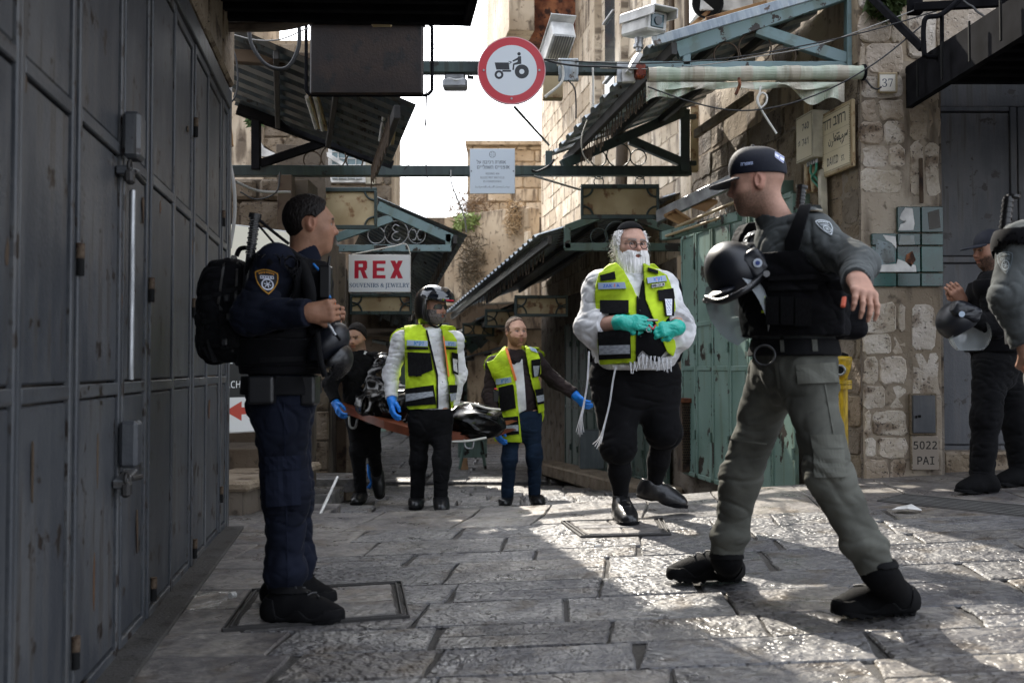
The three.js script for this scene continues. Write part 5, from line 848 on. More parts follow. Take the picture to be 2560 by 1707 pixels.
// ---------- figures: distance fields meshed by surface nets ----------
function sdfMesh(f, lo, hi, cell, color) {
  const nx = Math.ceil((hi.x - lo.x) / cell) + 2, ny = Math.ceil((hi.y - lo.y) / cell) + 2, nz = Math.ceil((hi.z - lo.z) / cell) + 2, val = new Float32Array(nx * ny * nz), B = 6, hd = B * cell * 0.5 * 1.732 * 1.5 + cell;
  const X0 = lo.x, Y0 = lo.y, Z0 = lo.z, at = (i, j, k) => (k * ny + j) * nx + i;
  for (let k0 = 0; k0 < nz; k0 += B) for (let j0 = 0; j0 < ny; j0 += B) for (let i0 = 0; i0 < nx; i0 += B) {
    const c = f(X0 + (i0 + (B - 1) / 2) * cell, Y0 + (j0 + (B - 1) / 2) * cell, Z0 + (k0 + (B - 1) / 2) * cell), far = Math.abs(c) > hd;
    for (let k = k0; k < Math.min(nz, k0 + B); k++) for (let j = j0; j < Math.min(ny, j0 + B); j++) for (let i = i0; i < Math.min(nx, i0 + B); i++) val[at(i, j, k)] = far ? c : f(X0 + i * cell, Y0 + j * cell, Z0 + k * cell);
  }
  const idx = new Int32Array(nx * ny * nz).fill(-1), P = [];
  const E = [[0, 1], [0, 2], [0, 4], [1, 3], [1, 5], [2, 3], [2, 6], [3, 7], [4, 5], [4, 6], [5, 7], [6, 7]], v = new Float32Array(8);
  for (let k = 0; k < nz - 1; k++) for (let j = 0; j < ny - 1; j++) for (let i = 0; i < nx - 1; i++) {
    let m = 0; for (let c = 0; c < 8; c++) { v[c] = val[at(i + (c & 1), j + ((c >> 1) & 1), k + (c >> 2))]; if (v[c] < 0) m |= 1 << c; }
    if (m === 0 || m === 255) continue;
    let x = 0, y = 0, z = 0, n = 0;
    for (const [a, b] of E) { if ((v[a] < 0) === (v[b] < 0)) continue; const t = v[a] / (v[a] - v[b]); x += (a & 1) + t * ((b & 1) - (a & 1)); y += ((a >> 1) & 1) + t * (((b >> 1) & 1) - ((a >> 1) & 1)); z += (a >> 2) + t * ((b >> 2) - (a >> 2)); n++; }
    idx[at(i, j, k)] = P.length / 3; P.push(X0 + (i + x / n) * cell, Y0 + (j + y / n) * cell, Z0 + (k + z / n) * cell);
  }
  const I = [], q = (a, b, c, d, s) => { if (a < 0 || b < 0 || c < 0 || d < 0) return; if (s) I.push(a, b, c, a, c, d); else I.push(a, c, b, a, d, c); };
  for (let k = 1; k < nz - 1; k++) for (let j = 1; j < ny - 1; j++) for (let i = 1; i < nx - 1; i++) {
    const s = val[at(i, j, k)] < 0;
    if (s !== val[at(i + 1, j, k)] < 0) q(idx[at(i, j - 1, k - 1)], idx[at(i, j, k - 1)], idx[at(i, j, k)], idx[at(i, j - 1, k)], s);
    if (s !== val[at(i, j + 1, k)] < 0) q(idx[at(i - 1, j, k - 1)], idx[at(i - 1, j, k)], idx[at(i, j, k)], idx[at(i, j, k - 1)], s);
    if (s !== val[at(i, j, k + 1)] < 0) q(idx[at(i - 1, j - 1, k)], idx[at(i, j - 1, k)], idx[at(i, j, k)], idx[at(i - 1, j, k)], s);
  }
  const n = P.length / 3, N = new Float32Array(n * 3), UV = new Float32Array(n * 2), C = color ? new Float32Array(n * 3) : null, e = cell * 0.35;
  for (let i = 0; i < n; i++) {
    const x = P[i * 3], y = P[i * 3 + 1], z = P[i * 3 + 2];
    let a = f(x + e, y, z) - f(x - e, y, z), b = f(x, y + e, z) - f(x, y - e, z), c = f(x, y, z + e) - f(x, y, z - e); const l = Math.hypot(a, b, c) || 1;
    N[i * 3] = a / l; N[i * 3 + 1] = b / l; N[i * 3 + 2] = c / l; UV[i * 2] = x + z * 0.8; UV[i * 2 + 1] = y + z * 0.25;
    if (C) { const k = color(x, y, z); C[i * 3] = k[0]; C[i * 3 + 1] = k[1]; C[i * 3 + 2] = k[2]; }
  }
  const g = new THREE.BufferGeometry(); g.setAttribute('position', new THREE.BufferAttribute(new Float32Array(P), 3)); g.setAttribute('normal', new THREE.BufferAttribute(N, 3)); g.setAttribute('uv', new THREE.BufferAttribute(UV, 2)); if (C) g.setAttribute('color', new THREE.BufferAttribute(C, 3)); g.setIndex(I); return g;
}
function mergeIx(l) { return mergeGeometries(l, false); }
const cap = (a, b, ra, rb = ra) => { const bx = b.x - a.x, by = b.y - a.y, bz = b.z - a.z, L = bx * bx + by * by + bz * bz || 1e-9, ax = a.x, ay = a.y, az = a.z; return (x, y, z) => { x -= ax; y -= ay; z -= az; let h = (x * bx + y * by + z * bz) / L; h = h < 0 ? 0 : h > 1 ? 1 : h; x -= bx * h; y -= by * h; z -= bz * h; return Math.sqrt(x * x + y * y + z * z) - (ra + (rb - ra) * h); }; };
// capsule squashed by k along the unit direction f
const ecap = (a, b, ra, rb, f, k) => { const g = cap(V(0, 0, 0), (() => { const d = b.clone().sub(a), s = d.dot(f); return d.addScaledVector(f, s / k - s); })(), ra, rb), q = 1 / k - 1; return (x, y, z) => { x -= a.x; y -= a.y; z -= a.z; const s = (x * f.x + y * f.y + z * f.z) * q; return g(x + f.x * s, y + f.y * s, z + f.z * s) * Math.min(1, k); }; };
const ell = (c, r, m) => (x, y, z) => { x -= c.x; y -= c.y; z -= c.z; if (m) { const e = m; const a = x * e[0].x + y * e[0].y + z * e[0].z, b = x * e[1].x + y * e[1].y + z * e[1].z, d = x * e[2].x + y * e[2].y + z * e[2].z; x = a; y = b; z = d; } const px = x / r.x, py = y / r.y, pz = z / r.z, k0 = Math.sqrt(px * px + py * py + pz * pz), qx = px / r.x, qy = py / r.y, qz = pz / r.z, k1 = Math.sqrt(qx * qx + qy * qy + qz * qz); return k1 < 1e-6 ? -Math.min(r.x, r.y, r.z) : k0 * (k0 - 1) / k1; };
const rbox = (c, h, r, m) => (x, y, z) => { x -= c.x; y -= c.y; z -= c.z; if (m) { const e = m; const a = x * e[0].x + y * e[0].y + z * e[0].z, b = x * e[1].x + y * e[1].y + z * e[1].z, d = x * e[2].x + y * e[2].y + z * e[2].z; x = a; y = b; z = d; } x = Math.abs(x) - h.x + r; y = Math.abs(y) - h.y + r; z = Math.abs(z) - h.z + r; const o = Math.hypot(Math.max(x, 0), Math.max(y, 0), Math.max(z, 0)); return o + Math.min(Math.max(x, y, z), 0) - r; };
const smin = (k, ...l) => (x, y, z) => { let d = l[0](x, y, z); for (let i = 1; i < l.length; i++) { const e = l[i](x, y, z), h = Math.max(k - Math.abs(d - e), 0) / k; d = Math.min(d, e) - h * h * k * 0.25; } return d; };
const smax = (k, a, b) => (x, y, z) => { const d = a(x, y, z), e = b(x, y, z), h = Math.max(k - Math.abs(d - e), 0) / k; return Math.max(d, e) + h * h * k * 0.25; };
const uni = (...l) => (x, y, z) => { let d = 1e9; for (const f of l) { const e = f(x, y, z); if (e < d) d = e; } return d; };
const isect = (...l) => (x, y, z) => { let d = -1e9; for (const f of l) { const e = f(x, y, z); if (e > d) d = e; } return d; };
const neg = (f) => (x, y, z) => -f(x, y, z);
const grow = (f, t) => (x, y, z) => f(x, y, z) - t;
const half = (p, n) => { const d = p.dot(n); return (x, y, z) => x * n.x + y * n.y + z * n.z - d; };   // inside is behind the plane
const below = (y0) => (x, y) => y - y0, above = (y0) => (x, y) => y0 - y;
const folds = (f, amp, fx = 7, fy = 15) => (x, y, z) => { const d = f(x, y, z); if (d > 0.06 || d < -0.06) return d; const w = N3(x * 3, y * 3, z * 3) * 1.4, a = N3(x * fx + w, y * fy + w, z * fx - w), b = N3(x * fx * 2.3, y * fy * 1.9 + w, z * fx * 2.3); const q = a / 0.17, s = b / 0.22; return d + amp * 0.85 * Math.exp(-q * q) + amp * 0.45 * Math.exp(-s * s) - amp * 0.5 - amp * 0.6 * N3(x * 3.1, y * 5.3 + w, z * 3.1); };
// where a point falls in the survey picture: outlines of garments are taken from it
function PX(x, y, z) { const Y = y - 1, fw = Y * sT - z * cT, up = Y * cT + z * sT; return [1280 + F * x / fw, 853.5 - F * up / fw]; }
const outline = (pts, d) => { const n = pts.length; return (x, y, z) => { const [px, py] = PX(x, y, z); let m = 1e18, ins = false; for (let i = 0, j = n - 1; i < n; j = i++) { const a = pts[i], b = pts[j], ex = b[0] - a[0], ey = b[1] - a[1], wx = px - a[0], wy = py - a[1], h = clamp((wx * ex + wy * ey) / (ex * ex + ey * ey), 0, 1), qx = wx - ex * h, qy = wy - ey * h; m = Math.min(m, qx * qx + qy * qy); if ((a[1] > py) !== (b[1] > py) && px < (b[0] - a[0]) * (py - a[1]) / (b[1] - a[1]) + a[0]) ins = !ins; } return (ins ? -1 : 1) * Math.sqrt(m) * d / F; }; };
// a patch, pocket or strip laid on a garment: the four corners in survey pixels, raised by t
function patch(parent, name, f, c, d, t, m, nu = 8, nv = 6, rad = 0) {
  const G = [], S = (s, q) => [lerp(lerp(c[0][0], c[1][0], s), lerp(c[3][0], c[2][0], s), q), lerp(lerp(c[0][1], c[1][1], s), lerp(c[3][1], c[2][1], s), q)];
  const o = V(0, 1, 0), hit = [];
  for (let j = 0; j <= nv; j++) for (let i = 0; i <= nu; i++) {
    const [px, py] = S(i / nu, j / nv), w = W(px, py, d), dir = w.clone().sub(o).normalize(); let l = w.distanceTo(o) - 0.45, ok = false;
    for (let q = 0; q < 60; q++) { const p = o.clone().addScaledVector(dir, l), v = f(p.x, p.y, p.z) - t; if (v < 0.0008) { ok = true; break; } l += Math.max(v * 0.8, 0.0006); if (l > w.distanceTo(o) + 0.4) break; }
    hit.push(ok ? o.clone().addScaledVector(dir, l) : null);
  }
  const good = hit.filter(Boolean); if (!good.length) return null; const md = good.reduce((a, p) => a + p.distanceTo(o), 0) / good.length;
  hit.forEach((p, i) => { if (!p || p.distanceTo(o) > md + 0.2) { const [px, py] = S((i % (nu + 1)) / nu, Math.floor(i / (nu + 1)) / nv); hit[i] = o.clone().addScaledVector(W(px, py, d).sub(o).normalize(), md + 0.05); } });
  const pos = [], uv = [], I = (i, j) => hit[j * (nu + 1) + i], push = (p, u, v) => { pos.push(p.x, p.y, p.z); uv.push(u, v); };
  const qd = (a, b, e, g) => { for (const k of [a, b, e, a, e, g]) push(...k); };
  for (let j = 0; j < nv; j++) for (let i = 0; i < nu; i++) { const K = (x, y) => [I(x, y), x / nu, 1 - y / nv]; qd(K(i, j), K(i, j + 1), K(i + 1, j + 1), K(i + 1, j)); }
  const bk = (p) => p.clone().addScaledVector(p.clone().sub(o).normalize(), t + 0.012);
  const rim = []; for (let i = 0; i < nu; i++) rim.push([i, 0]); for (let j = 0; j < nv; j++) rim.push([nu, j]); for (let i = nu; i > 0; i--) rim.push([i, nv]); for (let j = nv; j > 0; j--) rim.push([0, j]);
  rim.forEach((a, k) => { const b = rim[(k + 1) % rim.length], A = I(...a), Bp = I(...b), u = [a[0] / nu, 1 - a[1] / nv]; qd([A, ...u], [Bp, ...u], [bk(Bp), ...u], [bk(A), ...u]); });
  const g = new THREE.BufferGeometry(); g.setAttribute('position', new THREE.Float32BufferAttribute(pos, 3)); g.setAttribute('uv', new THREE.Float32BufferAttribute(uv, 2)); g.computeVertexNormals(); return part(parent, name, g, m);
}
function bounds(pts, pad) { const b = new THREE.Box3(); pts.forEach((p) => b.expandByPoint(p)); b.expandByScalar(pad); return b; }
// head in its own axes: x to its left, y up, z forward, metres for a head 0.235 high
function headField(c, fwd, s = 1, o = {}) {
  const z = fwd.clone().normalize(), up = V(o.roll ?? 0, 1, 0), x = up.clone().cross(z).normalize(), y = z.clone().cross(x), e = [x, y, z];
  const v = V, J = o.jaw ?? 1, R = (a, b, d) => v(a, b, d);
  const prims = [];
  const skull = smin(0.05, ell(v(0, 0.03, -0.014), R(0.074, 0.087, 0.093)), ell(v(0, -0.025, 0.02), R(0.061 * J, 0.082, 0.07)), ell(v(0, -0.07, 0.032), R(0.05 * J, 0.042, 0.05)));
  let f = smin(0.03, skull, ell(v(0, -0.1, 0.06), R(0.021, 0.017, 0.02)), ell(v(0.038 * J, -0.028, 0.052), R(0.026, 0.024, 0.026)), ell(v(-0.038 * J, -0.028, 0.052), R(0.026, 0.024, 0.026)), ell(v(0, 0.026, 0.07), R(0.05, 0.013, 0.019)));
  f = smax(0.012, f, neg(uni(ell(v(0.031, 0.002, 0.094), R(0.019, 0.011, 0.018)), ell(v(-0.031, 0.002, 0.094), R(0.019, 0.011, 0.018)))));
  const nose = smin(0.012, cap(v(0, 0.014, 0.082), v(0, -0.027, 0.105), 0.0085, 0.0125), ell(v(0.011, -0.033, 0.093), R(0.0085, 0.007, 0.01)), ell(v(-0.011, -0.033, 0.093), R(0.0085, 0.007, 0.01)));
  f = smin(0.012, f, nose); const eyes = uni(ell(v(0.031, 0.001, 0.071), R(0.0135, 0.0125, 0.0135)), ell(v(-0.031, 0.001, 0.071), R(0.0135, 0.0125, 0.0135))); f = smin(0.003, f, eyes);
  f = smin(0.006, f, ell(v(0, -0.06, 0.081), R(0.022, 0.006, 0.011)), ell(v(0, -0.0715, 0.079), R(0.019, 0.007, 0.012)));
  const ear = (sg) => { const m = [v(0.92, 0, -0.4 * sg), v(0, 1, 0.1), v(0.4 * sg, 0, 0.92)]; return smax(0.006, ell(v(0.075 * sg, -0.004, -0.012), R(0.011, 0.033, 0.02), m), neg(ell(v(0.087 * sg, 0, -0.006), R(0.009, 0.021, 0.011), m))); };
  f = smin(0.01, f, ear(1), ear(-1));
  const L = (X_, Y_, Z_) => { X_ -= c.x; Y_ -= c.y; Z_ -= c.z; return [(X_ * x.x + Y_ * x.y + Z_ * x.z) / s, (X_ * y.x + Y_ * y.y + Z_ * y.z) / s, (X_ * z.x + Y_ * z.y + Z_ * z.z) / s]; };
  const wrap = (g) => (a, b, d) => { const q = L(a, b, d); return g(q[0], q[1], q[2]) * s; };
  const Wd = (a, b, d) => c.clone().addScaledVector(x, a * s).addScaledVector(y, b * s).addScaledVector(z, d * s);
  return { f: wrap(f), L, wrap, W: Wd, e, skull, s, c };
}
function headColor(h, skin, o = {}) {
  return (x, y, z) => {
    const [a, b, d] = h.L(x, y, z); let c = skin.slice(); if (Math.abs(b) > 0.16) return c;
    const n = N3(x * 110, y * 110, z * 110) * 0.1 + N3(x * 30, y * 30, z * 30) * 0.14; c = c.map((q) => q * (1 + n));
    const red = Math.exp(-((a / 0.02) ** 2 + ((b + 0.03) / 0.02) ** 2 + ((d - 0.1) / 0.02) ** 2)) * 0.5 + Math.exp(-(((Math.abs(a) - 0.042) / 0.022) ** 2 + ((b + 0.028) / 0.02) ** 2)) * 0.35 * (d > 0.03 ? 1 : 0) + (Math.abs(a) > 0.072 && d < 0.02 ? 0.4 : 0);
    c = [c[0] * (1 + 0.12 * red), c[1] * (1 - 0.22 * red), c[2] * (1 - 0.22 * red)];
    if (d > 0.06 && Math.abs(a) < 0.024 && b < -0.053 && b > -0.079) c = [skin[0] * 0.8, skin[1] * 0.52, skin[2] * 0.5]; if (d > 0.06 && Math.abs(a) < 0.022 && Math.abs(b + 0.0655) < 0.0016) c = [0.06, 0.02, 0.02];
    const ea = Math.abs(a) - 0.031, eb = b - 0.001; if (d > 0.05 && Math.hypot(ea / 0.0115, eb / 0.0046) < 1) { c = [0.4, 0.37, 0.35]; if (Math.hypot(ea, eb) < 0.0056) c = [0.03, 0.02, 0.015]; } else if (d > 0.05 && Math.hypot(ea / 0.017, (eb - 0.001) / 0.0085) < 1) c = c.map((q) => q * 0.5);
    const by = b - 0.021 - 0.003 * Math.cos((Math.abs(a) - 0.03) * 60); if (d > 0.05 && Math.abs(by) < 0.0042 && Math.abs(a) > 0.012 && Math.abs(a) < 0.052) c = o.brow ?? [0.03, 0.02, 0.015];
    if (o.stubble) { const k = o.stubble[3] * (0.82 + 0.5 * N3(x * 210, y * 210, z * 210)) * sst(-b, 0.03 + 0.02 * sst(d, 0.02, 0.07) - 0.02 * (Math.abs(a) > 0.05 ? 1 : 0), 0.055) * sst(d, -0.07, 0.0) * (Math.abs(a) < 0.022 && b > -0.08 && b < -0.052 ? 0.15 : 1); c = [0, 1, 2].map((i) => lerp(c[i], o.stubble[i], k)); }
    if (o.shaved) { const k = o.shaved[3] * (0.85 + 0.6 * N3(x * 190, y * 190, z * 190)) * sst(b - 0.9 * Math.max(0, d) - 0.01, 0, 0.03) * (d < 0.05 ? 1 : 0) * (d < 0.0 || b > 0.05 ? 1 : 0.6); c = [0, 1, 2].map((i) => lerp(c[i], o.shaved[i], k)); }
    return c;
  };
}
// hand: w wrist, dir along the hand, n out of the back of the hand, sg which side the thumb leaves
function handField(w, dir, n, sg, curl = 0.5, s = 1, spread = 0.06) {
  dir = dir.clone().normalize(); n = n.clone().addScaledVector(dir, -n.dot(dir)).normalize(); const side = dir.clone().cross(n).multiplyScalar(sg), l = [], at = (a, b, c) => w.clone().addScaledVector(dir, a * s).addScaledVector(side, b * s).addScaledVector(n, c * s);
  const pal = [cap(w.clone().addScaledVector(dir, -0.02 * s), at(0.02, 0, 0), 0.027 * s, 0.025 * s)];
  const offs = [-0.031, -0.0105, 0.0105, 0.031], lens = [[0.033, 0.02, 0.017], [0.042, 0.026, 0.02], [0.046, 0.028, 0.021], [0.042, 0.024, 0.02]];
  offs.forEach((o, i) => {
    const k = at(0.088 - (i === 0 ? 0.008 : 0), o, 0); pal.push(ecap(at(0.012, o * 0.55, -0.002), k, 0.018 * s, 0.0125 * s, n, 0.9));
    let p = k, ang = 0; lens[i].forEach((q, j) => { ang += curl * (j === 0 ? 0.8 : 1.1) * (1 + 0.06 * (i - 1.5)); const d = dir.clone().multiplyScalar(Math.cos(ang)).addScaledVector(n, -Math.sin(ang)).addScaledVector(side, spread * o / 0.03 * Math.cos(ang)), e = p.clone().addScaledVector(d, q * s); l.push(cap(p, e, (0.0102 - j * 0.0012) * s, (0.0092 - j * 0.0012) * s)); p = e; });
  });
  const t0 = at(0.028, 0.026, -0.006), t1 = at(0.058, 0.05, -0.02 - 0.01 * curl), t2 = at(0.085, 0.055 - 0.02 * curl, -0.034 - 0.012 * curl), t3 = at(0.106, 0.05 - 0.032 * curl, -0.042 - 0.016 * curl);
  const thumb = smin(0.008 * s, cap(t0, t1, 0.0165 * s, 0.0125 * s), cap(t1, t2, 0.0122 * s, 0.0105 * s), cap(t2, t3, 0.0103 * s, 0.0085 * s));
  const palm = smin(0.02 * s, ...pal), fing = smin(0.004 * s, ...l.map((f) => f)); return { f: smin(0.01 * s, palm, fing, thumb), c: at(0.09, 0, -0.02) };
}
// shoe: heel point on the ground, toe direction, up, ankle point
function shoe(parent, name, heel, toe, ank, len, mU, mS, o = {}) {
  const z = toe.clone().normalize(), up = o.up ?? V(0, 1, 0), x = up.clone().cross(z).normalize(), y = z.clone().cross(x), at = (a, b, c) => heel.clone().addScaledVector(x, a).addScaledVector(y, b).addScaledVector(z, c), w = o.w ?? 1, hi = o.high ?? 0.05;
  const upper0 = smin(0.05, ecap(at(0, 0.05, 0.045), at(0, 0.045, len * 0.5), 0.046 * w, 0.045 * w, y, 0.95), ecap(at(0, 0.04, len * 0.55), at(0, 0.036, len - 0.055), 0.05 * w, 0.045 * w, y, 0.85), cap(at(0, 0.045, 0.05), ank, 0.046 * w, (o.ra ?? 0.05)), cap(at(0, 0.085, len * 0.3), at(0, 0.05, len * 0.66), 0.044 * w, 0.037 * w));
  const upper = isect(upper0, half(at(0, 0.012, 0), y.clone().negate()), half(ank.clone().addScaledVector(y, hi), y)), fo = o.fold ? folds(upper, 0.003, 20, 20) : upper;
  const L2 = (px, py, pz) => { px -= heel.x; py -= heel.y; pz -= heel.z; return [px * x.x + py * x.y + pz * x.z, px * y.x + py * y.y + pz * y.z, px * z.x + py * z.y + pz * z.z]; };
  const soleF = (px, py, pz) => { const [a, b, c] = L2(px, py, pz); const h = clamp((c - 0.04) / (len - 0.095), 0, 1), r = (lerp(0.04, 0.049, sst(h, 0.3, 0.8)) + 0.002) * w, q = Math.hypot(a, c - lerp(0.04, len - 0.055, h)) - r; const lug = o.lug ? 0.007 * (Math.sin(c * 180) > 0.2 ? 1 : 0) : 0, tr = 0.012 * sst(c, len - 0.08, len), arch = 0.012 * Math.exp(-(((c - len * 0.4) / 0.025) ** 2)); return Math.max(q, b - (o.sole ?? 0.032), lug + tr + arch - b); };
  const bb = bounds([heel, at(0, 0, len), ank.clone().addScaledVector(y, hi)], 0.1);
  part(parent, name, sdfMesh(fo, bb.min, bb.max, o.cell ?? 0.006), mU);
  if (o.lug) { const loc = (g) => (px, py, pz) => { const q = L2(px, py, pz); return g(q[0], q[1], q[2]); }, cp = (n, g, t) => part(parent, n, sdfMesh(isect(grow(upper0, t), loc(g)), bb.min, bb.max, o.cell ?? 0.006), mS); cp('toe_cap', (a, b, c) => Math.max(len - 0.085 + b * 0.25 - c, b - 0.062, 0.02 - b), 0.005); cp('heel_counter', (a, b, c) => Math.max(c - 0.075 + b * 0.3, b - 0.1, 0.02 - b), 0.005); cp('side_band', (a, b, c) => Math.max(b - 0.05 - 0.016 * Math.sin(c * 55), 0.02 - b), 0.0035); cp('cuff', (a, b, c) => Math.max(Math.abs(b - (ank.y - heel.y) - hi + 0.012) - 0.012, -0.2), 0.006); } part(parent, 'sole', sdfMesh(soleF, bb.min, bounds([heel, at(0, 0, len)], 0.09).max, o.cell ?? 0.006), mS);
  const la = []; for (let i = 0; i < (o.laces ?? 0); i++) { const t = i / Math.max(1, o.laces - 1), q = at(0, 0, 0), c0 = lerp(len * 0.66, len * 0.36, t), h = 0.2; const pr = (a) => { let p = at(a, h, c0 - t * 0.02); for (let k = 0; k < 40; k++) { const d = upper(p.x, p.y, p.z); if (d < 0.004) break; p.addScaledVector(y, -Math.max(d, 0.002) * 0.8); } return p; }; la.push(tube([pr(-0.022), pr(0), pr(0.022)].map((p, j) => p.addScaledVector(z, (j - 1) * (i % 2 ? 0.012 : -0.012))), 0.0035, 8, 5)); }
  if (la.length) part(parent, 'laces', la, o.laceM ?? mU);
}
function garment(parent, name, f, pts, pad, cell, m, color) { const b = bounds(pts, pad); return part(parent, name, sdfMesh(f, b.min, b.max, cell, color), m); }
// skin mesh of a figure: head, hands and the figure under its clothes as one geometry
function bodyMesh(parent, H, hands, inner, innerPts, skin, o = {}) {
  const M_ = mat(1, 1, 1, 0.58, { vc: true, bump: T.fine, bs: 0.0008, phys: { specularIntensity: 0.7 } }), hc = headColor(H, skin, o), flatc = (x, y, z) => { const n = 1 + N3(x * 60, y * 60, z * 60) * 0.12; return [skin[0] * n, skin[1] * n * 0.96, skin[2] * n * 0.95]; };
  const hb = bounds([H.W(0, 0, 0)], 0.2 * H.s); if (o.neck) { hb.expandByPoint(o.neck.clone().addScalar(-0.1)); hb.expandByPoint(o.neck.clone().addScalar(0.1)); }
  const head = o.neck ? smin(0.03, H.f, cap(H.W(0, -0.06, -0.022), o.neck, o.neckR ?? 0.056, (o.neckR ?? 0.056) + 0.008)) : H.f;
  const L = [sdfMesh(head, hb.min, hb.max, o.cell ?? 0.0035, hc)];
  for (const h of hands) { const b = bounds([h.c], 0.135), q = h.arm ? smin(0.012, h.f, h.arm) : h.f; if (h.pts) h.pts.forEach((p) => b.expandByPoint(p)); L.push(sdfMesh(q, b.min, b.max, h.cell ?? 0.004, flatc)); }
  const ib = bounds(innerPts, 0.15); L.push(sdfMesh(grow(inner, -0.022), ib.min, ib.max, 0.024, flatc));
  return part(parent, 'body', mergeIx(L), M_);
}
// ---------- people ----------
function onGround(px, py) { let d = 5; for (let i = 0; i < 30; i++) { const p = W(px, py, d); d *= (1 - gy(p.x, d)) / (1 - p.y); } return W(px, py, d); }
const fab = (r, g, b, o = {}) => mat(r, g, b, o.rough ?? 0.92, { map: T.mot, bump: T.weave, bs: o.bs ?? 0.0008, phys: { specularIntensity: 0.3, ...(Math.max(r, g, b) < 0.2 ? { sheen: 0.22, sheenRoughness: 0.45, sheenColor: new THREE.Color(0.5, 0.5, 0.52) } : {}) }, ...o });
const C = {
  navy: fab(0.008, 0.0105, 0.021), black: fab(0.006, 0.006, 0.007), vest: fab(0.0055, 0.0055, 0.007), boot: mat(0.004, 0.004, 0.0045, 0.75, { bump: T.weave, bs: 0.001, phys: { specularIntensity: 0.14 } }), sole: mat(0.005, 0.005, 0.0055, 0.75, { phys: { specularIntensity: 0.2 } }), leather: mat(0.01, 0.01, 0.011, 0.3, { bump: T.fine, bs: 0.0004 }),
  olive: fab(0.125, 0.126, 0.108), shirt: fab(0.092, 0.1, 0.1), white: fab(0.86, 0.86, 0.87), lime: fab(0.56, 0.76, 0.03, { rough: 0.7 }), silver: mat(0.42, 0.45, 0.5, 0.35, { map: T.mot }), pocket: fab(0.009, 0.009, 0.01), jeans: fab(0.014, 0.028, 0.055), brown: fab(0.035, 0.025, 0.025),
  blueGlove: mat(0.01, 0.19, 0.68, 0.4, { bump: T.fine, bs: 0.0006 }), greenGlove: mat(0.018, 0.42, 0.33, 0.4, { bump: T.fine, bs: 0.0006 }), plastic: mat(0.006, 0.006, 0.007, 0.34), hair: mat(0.007, 0.0048, 0.004, 0.65, { phys: { specularIntensity: 0.4 } }), helmet: new THREE.MeshPhysicalMaterial({ color: 0x07080b, roughness: 0.28, clearcoat: 1, clearcoatRoughness: 0.08 }), matHelmet: mat(0.005, 0.006, 0.01, 0.42),
};
const laceM = mat(0.035, 0.035, 0.038, 0.6);
const limb = (a, b, c, r0, r1, r2, k = 0.05) => smin(k, cap(a, b, r0, r1), cap(b, c, r1, r2));
const cutAt = (f, p, from) => isect(f, half(p, p.clone().sub(from).normalize()));
// hair: a shell over the skull, kept where keep(a, b, d) in head axes is below 0
function hair(parent, name, h, t, keep, m, rough = 0.004, cell = 0.004, base) {
  const f = h.wrap((a, b, d) => Math.max((base ?? h.skull)(a, b, d) - t, keep(a, b, d)));
  const g = (x, y, z) => { const v = f(x, y, z); if (v > 0.03 || v < -0.03) return v; return v - rough * (N3(x * 130, y * 60, z * 130) + 0.6 * N3(x * 260, y * 90, z * 260)); };
  const b = bounds([h.W(0, 0, 0)], 0.2 * h.s); return part(parent, name, sdfMesh(g, b.min, b.max, cell), m);
}
function person(label, base, group) { return thing('person', label, 'person', group ?? null, base); }
const emblem = paint(256, 256, (g) => { g.fillStyle = '#0c0f18'; g.fillRect(0, 0, 256, 256); });
function shieldTex(edge, top, mid, star, bg) {
  return paint(256, 280, (g) => {
    g.clearRect(0, 0, 256, 280); const path = (k) => { const q = (x, y) => [128 + (x - 128) * k, 130 + (y - 130) * k]; g.beginPath(); g.moveTo(...q(10, 50)); g.quadraticCurveTo(...q(128, -18), ...q(246, 50)); g.quadraticCurveTo(...q(250, 170), ...q(128, 276)); g.quadraticCurveTo(...q(6, 170), ...q(10, 50)); g.closePath(); };
    path(1); g.fillStyle = edge; g.fill(); path(0.9); g.fillStyle = bg; g.fill();
    g.fillStyle = top; for (let i = 0; i < 9; i++) g.fillRect(50 + i * 18, 52 - 14 * Math.sin(i / 8 * 3.14), 11, 18); g.fillStyle = mid; g.fillRect(60, 82, 136, 34); g.fillStyle = bg; for (let i = 0; i < 5; i++) g.fillRect(72 + i * 26, 90, 12, 16);
    g.strokeStyle = star; g.lineWidth = 12; g.beginPath(); g.arc(128, 172, 52, 0, 7); g.stroke(); g.lineWidth = 8; for (let i = 0; i < 3; i++) { const a = i * Math.PI / 3 + 0.3; g.beginPath(); g.moveTo(128 - 36 * Math.cos(a), 172 - 36 * Math.sin(a)); g.lineTo(128 + 36 * Math.cos(a), 172 + 36 * Math.sin(a)); g.stroke(); }
  });
}
const badge = (t) => new THREE.MeshStandardMaterial({ map: t, roughness: 0.8, transparent: true, alphaTest: 0.5 });
const corner = (x0, y0, x1, y1, sk = 0, sl = 0) => [[x0 + sk, y0], [x1 + sk, y0 + sl], [x1 - sk, y1 + sl], [x0 - sk, y1]];

